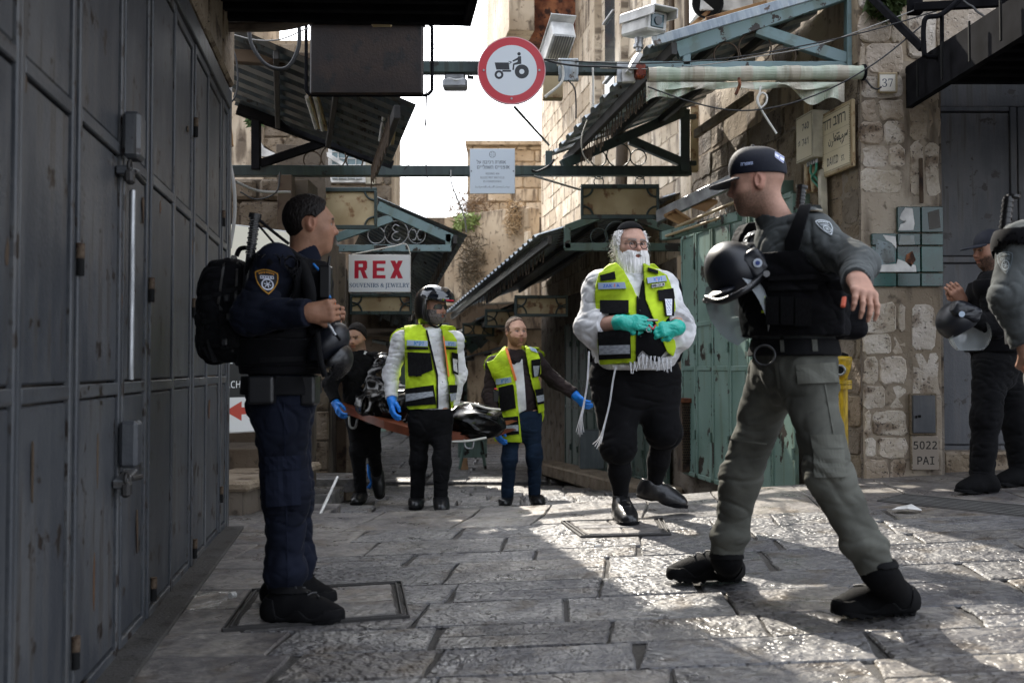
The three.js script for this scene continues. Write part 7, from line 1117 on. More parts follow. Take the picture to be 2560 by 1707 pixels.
// 3. the bearded man in the reflective vest
{
  const t = person('large white bearded man in black skullcap, lime vest and green gloves walking forward', V(0.72, gy(0.72, 6), -6.0)), d = 6, f = V(0.12, 0, 1).normalize();
  const sL = W(1500, 722, 6.02), sR = W(1656, 722, 6.06), eL = W(1476, 818, 5.95), wL = W(1556, 806, 5.72), eR = W(1694, 812, 5.95), wR = W(1692, 820, 5.76);
  const pel = W(1585, 940, 6.05), bel = W(1590, 830, 6.02), che = W(1575, 745, 6.04), nk = W(1572, 690, 6.06);
  const torso = smin(0.1, ecap(pel, bel, 0.235, 0.25, f, 0.8), ecap(bel, che, 0.25, 0.22, f, 0.84), cap(sL, sR, 0.09), ell(W(1592, 850, 5.95), V(0.22, 0.2, 0.2)), cap(che, nk, 0.12, 0.09));
  const armF = (s, e, w) => limb(s, e, w, 0.105, 0.1, 0.085, 0.06), sleeve = (s, e, w, k) => cutAt(limb(s, e, e.clone().lerp(w, 1), 0.088, 0.086, 0.08, 0.06), e.clone().lerp(w, k), e);
  const hang = (e, w, dx) => ell(e.clone().lerp(w, 0.22).add(V(dx, -0.06, 0)), V(0.062, 0.085, 0.062));
  const shirt = folds(smin(0.06, torso, sleeve(sL, eL, wL, 0.55), sleeve(sR, eR, wR, 0.45), hang(eL, wL, 0), hang(eR, wR, 0.035)), 0.0085, 6, 9);
  const hL = W(1538, 950, 6.03), hR = W(1640, 950, 6.07), kL = W(1546, 1110, 5.94), kR = W(1660, 1075, 6.02), aL = W(1552, 1240, 6.0), aR = W(1636, 1212, 6.16);
  const breeches = folds(smin(0.07, ecap(W(1585, 880, 6.05), W(1588, 960, 6.05), 0.25, 0.23, f, 0.85), cap(hL, kL, 0.155, 0.098), cap(hR, kR, 0.15, 0.098), ell(kL.clone().add(V(0, -0.03, 0)), V(0.1, 0.09, 0.1)), ell(kR.clone().add(V(0, -0.02, 0)), V(0.103, 0.09, 0.103))), 0.007, 4, 8);
  const calf = (k, a) => smin(0.03, cap(k, a.clone().lerp(k, 0.45), 0.07, 0.066), cap(a.clone().lerp(k, 0.45), a, 0.066, 0.045));
  const H = headField(W(1577, 612, 6.0), V(0.3, -0.06, 0.95), 1.1, { jaw: 1.12 });
  const gl = handField(wL, V(0.97, 0.0, 0.22), V(0, 0.35, 0.94), 1, 0.35, 1.02, 0.03), gr = handField(wR, V(-0.93, -0.08, 0.3), V(0.1, 0.4, 0.9), -1, 0.55, 1.02, 0.05);
  bodyMesh(t, H, [{ ...gl, f: smin(0.02, grow(gl.f, -0.003), cap(eL.clone().lerp(wL, 0.35), wL, 0.062, 0.042)), pts: [eL] }, { ...gr, f: smin(0.02, grow(gr.f, -0.003), cap(eR.clone().lerp(wR, 0.2), wR, 0.06, 0.042)), pts: [eR] }], smin(0.05, torso, cap(hL, kL, 0.13, 0.1), cap(hR, kR, 0.13, 0.1), calf(kL, aL), calf(kR, aR)), [nk, aL, aR, sL, sR], [0.46, 0.27, 0.2], { neck: W(1574, 690, 6.05), neckR: 0.07, brow: [0.25, 0.22, 0.2] });
  for (const [h, w, e, nm] of [[gl, wL, eL], [gr, wR, eR]]) { const cf = cap(w.clone().lerp(e, 0.16), w, 0.052, 0.042), g = isect(smin(0.02, grow(h.f, 0.0038), cf), half(w.clone().lerp(e, 0.14), e.clone().sub(w).normalize())), b = bounds([h.c, w], 0.14); part(t, 'glove', sdfMesh(folds(g, 0.0018, 22, 22), b.min, b.max, 0.004), C.greenGlove); }
  const grey = mat(0.74, 0.72, 0.7, 0.75, { bump: T.fine, bs: 0.002 });
  hair(t, 'hair', H, 0.014, (a, b, z) => Math.max(z - 0.0 - (Math.abs(a) > 0.05 ? 0.03 : 0), b - 0.075, -b - 0.075), grey, 0.007, 0.004);
  const bf = (a, b, z) => { const k = smin(0.04, ell(V(0, -0.1, 0.06), V(0.08, 0.07, 0.05)), ell(V(0, -0.17, 0.052), V(0.078, 0.1, 0.05)), ell(V(0.05, -0.07, 0.02), V(0.035, 0.07, 0.04)), ell(V(-0.05, -0.07, 0.02), V(0.035, 0.07, 0.04)), ell(V(0.025, -0.05, 0.086), V(0.022, 0.008, 0.012)), ell(V(-0.025, -0.05, 0.086), V(0.022, 0.008, 0.012)))(a, b, z), m = ell(V(0, -0.0665, 0.1), V(0.016, 0.007, 0.03))(a, b, z); return Math.max(k, -m); };
  const bx = (x, y, z) => { const v = H.wrap(bf)(x, y, z); if (v > 0.04 || v < -0.04) return v; return v - 0.0042 * (N3(x * 60, y * 8, z * 60) + 0.9 * N3(x * 150, y * 16, z * 150)) - 0.006 * N3(x * 18, y * 9, z * 18); };
  garment(t, 'beard', bx, [H.W(0, -0.1, 0.04)], 0.19, 0.004, grey);
  const wisps = []; for (let i = 0; i < 900; i++) { const side = rnd() < 0.3, a = rr(-0.085, 0.085), p = side ? V((rnd() < 0.5 ? 1 : -1) * rr(0.07, 0.095), rr(-0.1, 0.06), rr(-0.05, 0.03)) : V(a * 0.85, rr(-0.21, -0.06), 0.09 - 4 * a * a - rr(0, 0.03)), q = side ? V(Math.sign(p.x) * rr(0.088, 0.108), p.y - rr(-0.02, 0.04), p.z + rr(-0.03, 0.03)) : V(p.x * rr(1.05, 1.3) + rr(-0.012, 0.012), p.y - rr(0.02, 0.06), p.z + rr(-0.008, 0.014)); const P0 = H.W(p.x, p.y, p.z), P2 = H.W(q.x, q.y, q.z), P1 = P0.clone().lerp(P2, 0.5).add(V(rr(-0.012, 0.012), rr(-0.004, 0.012), rr(-0.01, 0.01))); wisps.push(flat(new THREE.TubeGeometry(new THREE.QuadraticBezierCurve3(P0, P1, P2), 4, 0.0006, 3, false))); } part(t, 'beard_strands', wisps, grey).userData.kind = 'stuff';
  const kp = H.wrap((a, b, z) => Math.max(ell(V(0, 0.042, -0.016), V(0.082, 0.089, 0.098))(a, b, z), 0.072 - b - 0.55 * (z + 0.02) + (z > -0.02 ? 0.25 * (z + 0.02) : 0) * 3)); { const b = bounds([H.W(0, 0.08, 0)], 0.16); const k = thing('skullcap', 'large black velvet skullcap on the bearded man', 'skullcap', null, H.W(0, 0.07, 0)); part(k, 'crown', sdfMesh(kp, b.min, b.max, 0.004), C.black); }
  { const g = thing('eyeglasses', 'thin rimmed eyeglasses on the bearded man', 'glasses', null, H.W(0, 0, 0.11)), n = H.e[2]; for (const s of [1, -1]) { part(g, 'rim', torus(H.W(0.032 * s, -0.006, 0.107), 0.023, 0.0024, n), M.iron); part(g, 'temple_arm', cyl(H.W(0.056 * s, 0, 0.1), H.W(0.08 * s, 0.006, 0.0), 0.0022), M.iron); } part(g, 'bridge', cyl(H.W(0.01, -0.002, 0.108), H.W(-0.01, -0.002, 0.108), 0.0022), M.iron); }
  const tp = [nk, pel, sL, sR, eL, wL, eR, wR, W(1590, 850, 5.8)];
  garment(t, 'shirt', isect(shirt, above(W(1585, 925, d).y), neg(half(W(1573, 672, d), V(0, -1, 0.1)))), tp, 0.26, 0.0095, C.white);
  garment(t, 'waistcoat', isect(grow(torso, 0.024), above(W(1585, 905, d).y), below(W(1585, 695, d).y), uni(outline([[1548, 700], [1590, 780], [1606, 700], [1640, 700], [1672, 760], [1680, 860], [1640, 908], [1606, 875], [1585, 905], [1500, 880], [1500, 760]], 5.8), half(V(0, 0, -6.05), V(0, 0, 1)))), [pel, che, nk, W(1590, 850, 5.75)], 0.3, 0.0095, C.black);
  const vestZone = uni(outline([[1490, 676], [1540, 655], [1562, 680], [1594, 742], [1591, 906], [1500, 912], [1486, 800]], 5.8), outline([[1606, 655], [1672, 690], [1690, 760], [1686, 840], [1690, 868], [1684, 892], [1668, 880], [1614, 750]], 5.8), half(V(0, 0, -6.08), V(0, 0, 1)));
  const noArm = neg(grow(uni(limb(sL, eL, wL, 0.1, 0.1, 0.08), limb(sR, eR, wR, 0.1, 0.1, 0.08)), -0.01)), vestF = isect(grow(smin(0.08, torso, cap(sL, sR, 0.092)), 0.034), above(W(1585, 912, d).y), below(W(1585, 655, d).y), noArm, vestZone, neg(cap(nk, H.W(0, 0, 0), 0.1)), outline([[1498, 682], [1530, 655], [1625, 650], [1668, 688], [1690, 740], [1690, 925], [1490, 925], [1488, 720]], 6));
  garment(t, 'vest', folds(vestF, 0.004, 6, 9), [pel, che, nk, sL, sR, W(1590, 850, 5.75)], 0.28, 0.0085, C.lime);
  const vp = (n, c, th, m, a, b) => patch(t, n, isect(grow(smin(0.08, torso, cap(sL, sR, 0.092)), 0.034)), c, 5.8, th, m, a, b);
  vp('pocket', corner(1500, 750, 1572, 783), 0.02, C.pocket); vp('pocket', [[1494, 830], [1576, 822], [1578, 896], [1497, 900]], 0.018, C.pocket, 10, 6); vp('pocket_flap', [[1645, 725], [1684, 720], [1688, 745], [1648, 752]], 0.02, C.pocket); vp('pocket', [[1660, 748], [1687, 742], [1686, 790], [1664, 790]], 0.016, C.pocket);
  vp('hem_band', [[1497, 864], [1575, 862], [1575, 884], [1498, 887]], 0.026, C.silver, 10, 3); vp('shoulder_tab', [[1500, 688], [1537, 678], [1540, 697], [1503, 703]], 0.012, C.pocket); vp('shoulder_tab', [[1620, 668], [1646, 676], [1646, 684], [1620, 676]], 0.012, C.pocket);
  const strip = (fn) => new THREE.MeshStandardMaterial({ map: paint(512, 128, (g) => { g.fillStyle = '#8e9db5'; g.fillRect(0, 0, 512, 128); fn(g); }), roughness: 0.4 });
  vp('reflective_strip', [[1495, 707], [1562, 705], [1566, 721], [1496, 723]], 0.014, strip((g) => { g.fillStyle = '#1e4fae'; g.font = 'bold 92px sans-serif'; g.fillText('ZAK', 92, 98); g.fillText('A', 340, 98); g.strokeStyle = '#d4583c'; g.lineWidth = 14; g.beginPath(); g.moveTo(312, 94); g.quadraticCurveTo(296, 60, 322, 26); g.stroke(); }), 10, 3);
  vp('reflective_strip', [[1618, 694], [1664, 688], [1668, 702], [1620, 708]], 0.014, strip((g) => { hebrew(g, 'זק"א', 400, 24, 78, 16, 0.95, '#1e4fae'); g.strokeStyle = '#d4583c'; g.lineWidth = 12; g.beginPath(); g.moveTo(256, 90); g.lineTo(250, 30); g.stroke(); }), 8, 3);
  vp('name_strip', [[1630, 711], [1662, 706], [1662, 714], [1630, 719]], 0.016, strip((g) => { g.fillStyle = '#15161a'; g.fillRect(0, 0, 512, 128); g.strokeStyle = '#e6e6ea'; g.lineWidth = 10; g.strokeRect(8, 8, 496, 112); hebrew(g, 'שירות', 440, 30, 66, 10, 0.95, '#e6e6ea'); }), 4, 2);
  vp('printed_tag', [[1663, 747], [1681, 747], [1680, 788], [1668, 788]], 0.022, new THREE.MeshStandardMaterial({ map: paint(128, 256, (g) => { g.fillStyle = '#d8dae0'; g.fillRect(0, 0, 128, 256); g.fillStyle = '#39518f'; for (let i = 0; i < 9; i++) for (let k = 0; k < 6; k++) if ((i * 7 + k * 5) % 3) g.fillRect(14 + k * 17, 18 + i * 24, 13, 12); }), roughness: 0.5 }), 3, 4);
  vp('zip', [[1592, 740], [1596, 740], [1594, 904], [1590, 904]], 0.012, C.pocket, 2, 10);
  for (let i = 0; i < 5; i++) { const p = W(1599 + (i % 2), 745 + i * 32, 5.73); part(t, 'button', new THREE.SphereGeometry(0.006, 8, 6).translate(p.x, p.y, p.z + 0.03 - 0.02 * Math.abs(i - 2.4)), C.plastic); }
  garment(t, 'shirt_tail', isect(folds(grow(smin(0.08, torso, cap(pel, bel, 0.2)), 0.016), 0.006, 8, 12), outline([[1525, 908], [1578, 912], [1606, 882], [1636, 905], [1690, 880], [1690, 895], [1640, 912], [1612, 912], [1580, 915], [1535, 925]], 5.8), half(V(0, 0, -6.0), V(0, 0, -1))), [pel, bel, W(1590, 880, 5.75)], 0.3, 0.008, C.white);
  const fr = []; for (let i = 0; i < 11; i++) { const x = 1577 + i * 10, y0 = i < 4 ? 908 - i * 6 : 890 + (i - 4) * 2; for (const s of [-2, 2]) fr.push(tube([W(x + s, y0 - 4, 5.75), W(x + s * 0.3, y0 + 10, 5.73), W(x + rr(-4, 4) + s, y0 + 28 + rr(-4, 6), 5.73)], 0.003, 6, 4)); } part(t, 'fringe', fr, C.white);
  const tz = (l, L) => { const g = []; for (let i = 0; i < 5; i++) g.push(tube(L.map((p, j) => W(p[0] + (j === L.length - 1 ? (i - 2) * 5 : j === L.length - 2 ? (i - 2) * 2 : (i - 2) * 0.8), p[1] + (j === L.length - 1 ? -Math.abs(i - 2) * 6 : 0), 5.78)), 0.0017, 14, 4)); part(t, 'tassel', g, C.white); };
  tz('', [[1473, 878], [1471, 920], [1468, 960], [1460, 1010], [1452, 1050], [1450, 1092]]); tz('', [[1540, 915], [1533, 950], [1524, 1010], [1512, 1060], [1502, 1095], [1492, 1122]]);
  garment(t, 'trousers', isect(breeches, below(W(1585, 850, d).y), neg(half(W(1545, 1166, 5.95), V(0, 1, 0)))), [pel, kL, kR], 0.3, 0.0095, C.black);
  const sock = folds(uni(calf(kL, aL), calf(kR, aR)), 0.0015, 10, 20); garment(t, 'socks', isect(sock, below(W(1600, 1080, 6).y)), [kL, kR, aL, aR], 0.09, 0.007, C.black);
  const b1 = W(1552, 1262, 6.04); b1.y = gy(b1.x, 6.04); shoe(t, 'shoe', b1, V(0.08, 0, 1), aL.clone().add(V(0, -0.01, 0)), 0.31, C.leather, C.sole, { high: 0.015, laces: 4, ra: 0.05, w: 1.15, cell: 0.005 });
  shoe(t, 'shoe', W(1596, 1243, 6.2), V(0.95, -0.24, 0.2), aR.clone().add(V(-0.03, 0.01, 0)), 0.3, C.leather, C.sole, { high: 0.02, laces: 4, ra: 0.056, w: 1.25, up: V(0.24, 0.97, 0), cell: 0.005 });
  const kc = thing('key_clip', 'small clip with red cord held between the green gloves', 'clip', null, W(1628, 820, 5.66)); part(kc, 'red_cord', [tube([W(1622, 812, 5.66), W(1632, 822, 5.65), W(1640, 812, 5.66)], 0.005)], mat(0.5, 0.03, 0.04, 0.5)); part(kc, 'ring', torus(W(1622, 824, 5.65), 0.014, 0.003), M.galv); part(kc, 'pen', cyl(W(1618, 800, 5.64), W(1645, 801, 5.64), 0.007), M.galv);
}
// 4.-6. the bearers with the stretcher
function bearer(label, o) {
  const t = person(label, o.base), { d, f, sL, sR, eL, wL, eR, wR, pel, che, nk, hL, hR, kL, kR, aL, aR } = o, bel = pel.clone().lerp(che, 0.45);
  const torso = smin(0.08, ecap(pel, bel, 0.145, 0.15, f, 0.72), ecap(bel, che, 0.15, 0.16, f, 0.72), cap(sL, sR, 0.072), cap(che, nk, 0.09, 0.062));
  const sl = (s, e, w) => cutAt(limb(s, e, w.clone().addScaledVector(w.clone().sub(e).normalize(), 0.05), 0.076, o.re ?? 0.062, o.rw ?? 0.052), w, e);
  const top = folds(smin(0.045, torso, sl(sL, eL, wL), sl(sR, eR, wR)), 0.007, 7, 11);
  const legs = smin(0.06, ecap(pel, pel.clone().add(V(0, -0.08, 0)), 0.148, 0.15, f, 0.8), limb(hL, kL, aL, 0.09, 0.068, 0.053), limb(hR, kR, aR, 0.09, 0.068, 0.053));
  const H = o.H, hands = o.hands.map(([w, e, s]) => handField(w, w.clone().sub(e), o.hn ?? V(-1, 0, 0.3), s, 0.4, 1.08, 0.04));
  bodyMesh(t, H, hands.map((h) => ({ f: grow(h.f, -0.003), c: h.c, cell: 0.005 })), smin(0.05, torso, legs), [nk, aL, aR, sL, sR], o.skin, { neck: nk, neckR: 0.057, stubble: o.stubble, brow: o.brow, shaved: o.shaved, cell: 0.0045 });
  o.hands.forEach(([w, e], i) => { const h = hands[i], g = isect(smin(0.02, grow(h.f, 0.003), cap(w.clone().lerp(e, 0.16), w, 0.04, 0.036)), half(w.clone().lerp(e, 0.12), e.clone().sub(w).normalize())), b = bounds([h.c, w], 0.14); part(t, 'glove', sdfMesh(folds(g, 0.0016, 22, 22), b.min, b.max, 0.005), C.blueGlove); });
  garment(t, o.topName, isect(top, above(pel.y - (o.hem ?? 0.02)), neg(half(nk.clone().add(V(0, 0.045, 0)), V(0, -1, 0.25).normalize()))), [nk, pel, sL, sR, eL, wL, eR, wR], 0.2, 0.0095, o.top);
  garment(t, 'trousers', isect(folds(legs, 0.006, 5, 11), below(pel.y + 0.02), above(Math.min(aL.y, aR.y) - 0.035)), [pel, kL, kR, aL, aR], 0.2, 0.0095, o.tro);
  return { t, torso, top, legs, ax: smin(0.08, torso, cap(sL, sR, 0.085)) };
}
{ // helmet man
  const d = 7.9, o = { d, base: V(-0.65, -0.11, -7.9), f: V(0.25, 0, 0.97).normalize(), sL: W(1003, 851, d), sR: W(1134, 851, 7.95), eL: W(977, 935, 7.95), wL: W(979, 996, 7.86), eR: W(1146, 935, 8.05), wR: W(1132, 1010, 8.1), pel: W(1076, 1028, d), che: W(1070, 890, d), nk: W(1074, 832, 7.93), hL: W(1050, 1045, d), hR: W(1104, 1045, d), kL: W(1046, 1150, 7.95), kR: W(1105, 1150, 7.82), aL: W(1043, 1246, 8.0), aR: W(1101, 1244, 7.8), H: headField(W(1083, 768, d), V(0.8, -0.05, 0.6), 1.05), skin: [0.36, 0.2, 0.14], stubble: [0.16, 0.1, 0.075, 0.5], top: C.white, topName: 'shirt', tro: C.black, hands: [[W(979, 998, 7.86), W(977, 935, 7.95), -1]], hem: 0.005 };
  const b = bearer('bearer in black motorcycle helmet, white shirt and lime vest with blue gloves', o), { t } = b;
  const zone = uni(outline([[1010, 815], [1048, 808], [1066, 826], [1092, 938], [1094, 1020], [1014, 1024], [1012, 900]], 7.75), outline([[1104, 822], [1130, 832], [1142, 850], [1146, 990], [1137, 1026], [1127, 1020], [1121, 960], [1110, 860]], 7.75), half(V(0, 0, -7.96), V(0, 0, 1)));
  const base = grow(b.ax, 0.022), vf = folds(isect(base, above(W(1076, 1024, d).y), below(W(1076, 812, d).y), neg(uni(grow(limb(o.sL, o.eL, o.wL, 0.074, 0.066, 0.052), 0.012), grow(limb(o.sR.clone().add(V(0.03, 0.03, 0)), o.eR, o.wR, 0.08, 0.066, 0.05), 0.012))), zone, neg(cap(o.nk, o.H.W(0, 0, 0), 0.075))), 0.004, 7, 10);
  garment(t, 'vest', vf, [o.pel, o.che, o.nk, o.sL, o.sR], 0.2, 0.008, C.lime);
  const vp = (n, c, th, m, a = 6, q = 4) => patch(t, n, base, c, 7.7, th, m, a, q);
  vp('edging', [[1064, 826], [1068, 824], [1095, 936], [1091, 940]], 0.014, C.pocket, 2, 8); vp('edging', [[1091, 938], [1095, 936], [1096, 1020], [1092, 1022]], 0.014, C.pocket, 2, 6); vp('edging', [[1107, 840], [1110, 840], [1124, 940], [1120, 942]], 0.014, mat(0.7, 0.18, 0.03, 0.6), 2, 8);
  const strip = (x0, y0, x1, y1) => vp('reflective_strip', [[x0, y0], [x1, y0 + 2], [x1, y1 + 2], [x0, y1]], 0.012, new THREE.MeshStandardMaterial({ map: paint(512, 128, (g) => { g.fillStyle = '#93a3b8'; g.fillRect(0, 0, 512, 128); hebrew(g, 'זק"א', 420, 24, 84, 16, 0.95, '#17679b'); }), roughness: 0.4 }), 8, 3);
  strip(1017, 850, 1069, 864); strip(1110, 852, 1141, 864); vp('band', [[1016, 866], [1070, 868], [1071, 874], [1016, 873]], 0.012, C.pocket, 8, 2); vp('band', [[1112, 867], [1142, 869], [1142, 874], [1113, 873]], 0.012, C.pocket);
  vp('pocket', [[1018, 880], [1076, 882], [1082, 925], [1040, 942], [1020, 936]].slice(0, 4), 0.02, C.pocket); vp('pocket', [[1018, 882], [1056, 884], [1054, 940], [1020, 940]], 0.024, C.pocket); vp('pocket', [[1012, 972], [1084, 962], [1090, 1010], [1014, 1016]], 0.016, C.pocket, 8, 4); vp('hem_band', [[1014, 985], [1082, 978], [1084, 990], [1014, 1004]], 0.022, C.silver, 8, 3); vp('hem_band', [[1124, 984], [1140, 982], [1140, 998], [1128, 1004]], 0.016, C.silver, 4, 3); vp('pocket', [[1122, 962], [1144, 962], [1142, 982], [1124, 982]], 0.014, C.pocket); vp('pocket', [[1129, 880], [1145, 884], [1146, 938], [1132, 932]], 0.016, C.pocket); vp('printed_tag', [[1132, 896], [1144, 899], [1144, 932], [1134, 926]], 0.022, M.white, 3, 3);
  for (let i = 0; i < 5; i++) { const p = W(1090 + i * 4, 850 + i * 26, 7.72); part(t, 'button', new THREE.SphereGeometry(0.006, 6, 5).translate(p.x, p.y, p.z - 0.02), M.white); }
  part(t, 'collar', sdfMesh(isect(cap(o.nk.clone().add(V(0, -0.03, 0)), o.nk.clone().add(V(0.01, 0.04, 0)), 0.078, 0.07), neg(cap(o.nk.clone().add(V(0, -0.08, 0)), o.nk.clone().add(V(0.01, 0.1, 0)), 0.062, 0.062)), half(o.nk.clone().add(V(0, 0.045, 0)), V(-0.2, 1, 0))), o.nk.clone().addScalar(-0.13), o.nk.clone().addScalar(0.13), 0.006), C.white);
  hair(t, 'beard', o.H, 0.012, (a, b_, z) => Math.max(b_ + 0.05 + (Math.abs(a) > 0.052 ? -0.03 : 0), -0.02 - z, Math.hypot(a / 1.6, b_ + 0.066) < 0.011 ? 0.02 : -1), mat(0.13, 0.11, 0.1, 0.8), 0.006, 0.0045);
  part(t, 'sunglasses', sdfMesh(o.H.wrap((a, b_, z) => Math.max(Math.abs(Math.hypot(a * 0.9, z - 0.0) - 0.095) - 0.004, Math.abs(b_ - 0.002) - 0.019, 0.03 - z, Math.hypot(a, b_ + 0.02) - 0.075)), o.H.W(0, 0, 0).addScalar(-0.16), o.H.W(0, 0, 0).addScalar(0.16), 0.0045), C.plastic);
  shoe(t, 'shoe', V(o.aL.x, -0.11, -8.05), V(0, 0, 1), o.aL, 0.28, C.leather, C.sole, { high: 0.01, cell: 0.008 }); shoe(t, 'shoe', V(o.aR.x, -0.11, -7.86), V(0.1, 0, 1), o.aR, 0.28, C.leather, C.sole, { high: 0.01, cell: 0.008 });
  const hm = thing('motorcycle_helmet', 'glossy black motorcycle helmet with raised visor on the bearer in front', 'helmet', null, o.H.W(0, 0, 0)), H = o.H, hb = bounds([H.W(0, 0.02, 0)], 0.24);
  const shell = H.wrap((a, b_, z) => { const o1 = smin(0.05, ell(V(0, 0.04, -0.01), V(0.122, 0.13, 0.145)), ell(V(0, -0.05, -0.025), V(0.112, 0.115, 0.12)))(a, b_, z), i1 = ell(V(0, 0.0, 0), V(0.1, 0.122, 0.12))(a, b_, z), face = Math.max(-(z - 0.03), b_ - 0.05, -b_ - 0.25), cut = -b_ - 0.13; return Math.max(o1, -i1, -face, cut); });
  part(hm, 'shell', sdfMesh(shell, hb.min, hb.max, 0.006), C.helmet);
  part(hm, 'visor', sdfMesh(H.wrap((a, b_, z) => { const q = ell(V(0, 0.06, 0.0), V(0.137, 0.118, 0.168))(a, b_, z); return Math.max(Math.abs(q) - 0.004, 0.052 - b_ + 0.25 * (0.1 - z), 0.0 - z, b_ - 0.15); }), hb.min, hb.max, 0.005), new THREE.MeshPhysicalMaterial({ color: 0x14171d, roughness: 0.07, clearcoat: 1 })); part(hm, 'red_trim', sdfMesh(H.wrap(ell(V(0, 0.052, 0.163), V(0.05, 0.01, 0.012))), hb.min, hb.max, 0.005), mat(0.45, 0.01, 0.03, 0.35));
  part(hm, 'chin_strap', tube([H.W(0.09, -0.08, 0.0), H.W(0.06, -0.13, 0.03), H.W(0, -0.15, 0.04), H.W(-0.06, -0.13, 0.03), H.W(-0.09, -0.08, 0)], 0.009, 20, 6), C.pocket);
}
{ // skullcap bearer
  const d = 8.9, o = { d, base: V(0.08, -0.225, -8.9), f: V(0.1, 0, 1).normalize(), sL: W(1236, 912, d), sR: W(1338, 900, 8.95), eL: W(1224, 990, 8.92), wL: W(1240, 1062, 8.78), eR: W(1386, 952, 9.0), wR: W(1436, 984, 8.9), pel: W(1304, 1032, 8.95), che: W(1286, 930, d), nk: W(1286, 884, 8.93), hL: W(1282, 1045, 8.95), hR: W(1328, 1045, 8.95), kL: W(1274, 1145, 8.9), kR: W(1336, 1140, 8.92), aL: W(1268, 1242, 8.95), aR: W(1336, 1236, 9.0), H: headField(W(1290, 829, d), V(0.45, 0, 0.9), 1.1), skin: [0.5, 0.29, 0.21], stubble: [0.3, 0.14, 0.07, 0.65], brow: [0.25, 0.13, 0.07], top: C.brown, topName: 'jacket', tro: C.jeans, hands: [[W(1240, 1066, 8.78), W(1224, 990, 8.92), -1], [W(1438, 988, 8.9), W(1400, 950, 9.0), 1]], hem: 0.0 };
  const b = bearer('balding bearer with small skullcap, lime vest, dark jacket and jeans', o), { t } = b, base = grow(b.ax, 0.022);
  hair(t, 'hair', o.H, 0.0055, (a, b_, z) => Math.max(z - 0.03 - (b_ > 0.085 ? 0.02 : 0) + 0.6 * Math.max(0, 0.08 - b_) * (b_ > 0.03 ? 0.5 : 0), -b_ - 0.03), mat(0.07, 0.035, 0.02, 0.8), 0.004, 0.0045);
  hair(t, 'beard', o.H, 0.006, (a, b_, z) => Math.max(b_ + 0.05 - (Math.abs(a) > 0.052 ? 0.05 : 0), -0.005 - z, Math.hypot(a / 1.7, b_ + 0.066) < 0.01 ? 0.02 : -1), mat(0.2, 0.1, 0.05, 0.85), 0.003, 0.0045);
  garment(t, 'shirt_front', isect(grow(b.ax, 0.016), outline([[1262, 892], [1272, 905], [1285, 912], [1306, 896], [1312, 960], [1316, 1024], [1296, 1034], [1286, 990]], 8.75), half(V(0, 0, -8.93), V(0, 0, -1))), [o.che, o.pel], 0.2, 0.007, C.white);
  const zone = uni(outline([[1232, 900], [1264, 862], [1270, 885], [1290, 960], [1298, 1040], [1305, 1106], [1250, 1104], [1246, 1030], [1238, 960], [1216, 905]], 8.75), outline([[1312, 862], [1345, 880], [1352, 900], [1354, 940], [1362, 1025], [1346, 1034], [1336, 980], [1322, 930]], 8.75), half(V(0, 0, -8.97), V(0, 0, 1)));
  const vf = folds(isect(grow(smin(0.06, b.ax, ecap(o.pel, o.pel.clone().add(V(-0.08, -0.2, 0.03)), 0.16, 0.16, o.f, 0.8)), 0.024), above(W(1290, 1106, d).y), neg(grow(uni(limb(o.sL, o.eL, o.wL, 0.07, 0.06, 0.05), limb(o.sR.clone().add(V(0.03, 0.02, 0)), o.eR, o.wR, 0.078, 0.066, 0.05)), 0.01)), zone, neg(cap(o.nk, o.H.W(0, 0, 0), 0.074))), 0.004, 7, 10);
  garment(t, 'vest', vf, [o.pel, o.che, o.nk, o.sL, o.sR, W(1280, 1100, d)], 0.2, 0.008, C.lime);
  const vp = (n, c, th, m, a = 6, q = 4) => patch(t, n, grow(smin(0.06, b.ax, ecap(o.pel, o.pel.clone().add(V(-0.08, -0.2, 0.03)), 0.16, 0.16, o.f, 0.8)), 0.024), c, 8.7, th, m, a, q);
  const st = new THREE.MeshStandardMaterial({ map: paint(512, 128, (g) => { g.fillStyle = '#93a3b8'; g.fillRect(0, 0, 512, 128); hebrew(g, 'זק"א', 420, 24, 84, 16, 0.95, '#17679b'); }), roughness: 0.4 });
  vp('reflective_strip', [[1239, 948], [1277, 942], [1279, 956], [1240, 962]], 0.008, st, 6, 3); vp('reflective_strip', [[1322, 865], [1340, 872], [1344, 882], [1328, 876]], 0.008, st, 4, 2); vp('edging', [[1262, 870], [1268, 868], [1292, 950], [1287, 953]], 0.008, mat(0.7, 0.18, 0.03, 0.6), 2, 6); vp('pocket', [[1246, 968], [1284, 964], [1290, 1020], [1250, 1030]], 0.014, C.pocket); vp('pocket', [[1250, 1044], [1296, 1040], [1298, 1085], [1252, 1090]], 0.012, C.pocket); vp('hem_band', [[1254, 1064], [1296, 1062], [1296, 1077], [1254, 1078]], 0.018, C.silver, 6, 3); vp('pocket', [[1328, 900], [1352, 896], [1350, 940], [1332, 944]], 0.012, C.pocket); vp('silver_tag', [[1333, 915], [1349, 914], [1345, 940], [1336, 942]], 0.018, C.silver, 3, 3); vp('pocket', [[1338, 974], [1358, 970], [1361, 1008], [1344, 1012]], 0.012, C.pocket); vp('hem_band', [[1341, 990], [1360, 986], [1361, 1002], [1344, 1006]], 0.016, C.silver, 4, 3); vp('band', [[1247, 968], [1282, 960], [1283, 967], [1248, 976]], 0.012, C.pocket);
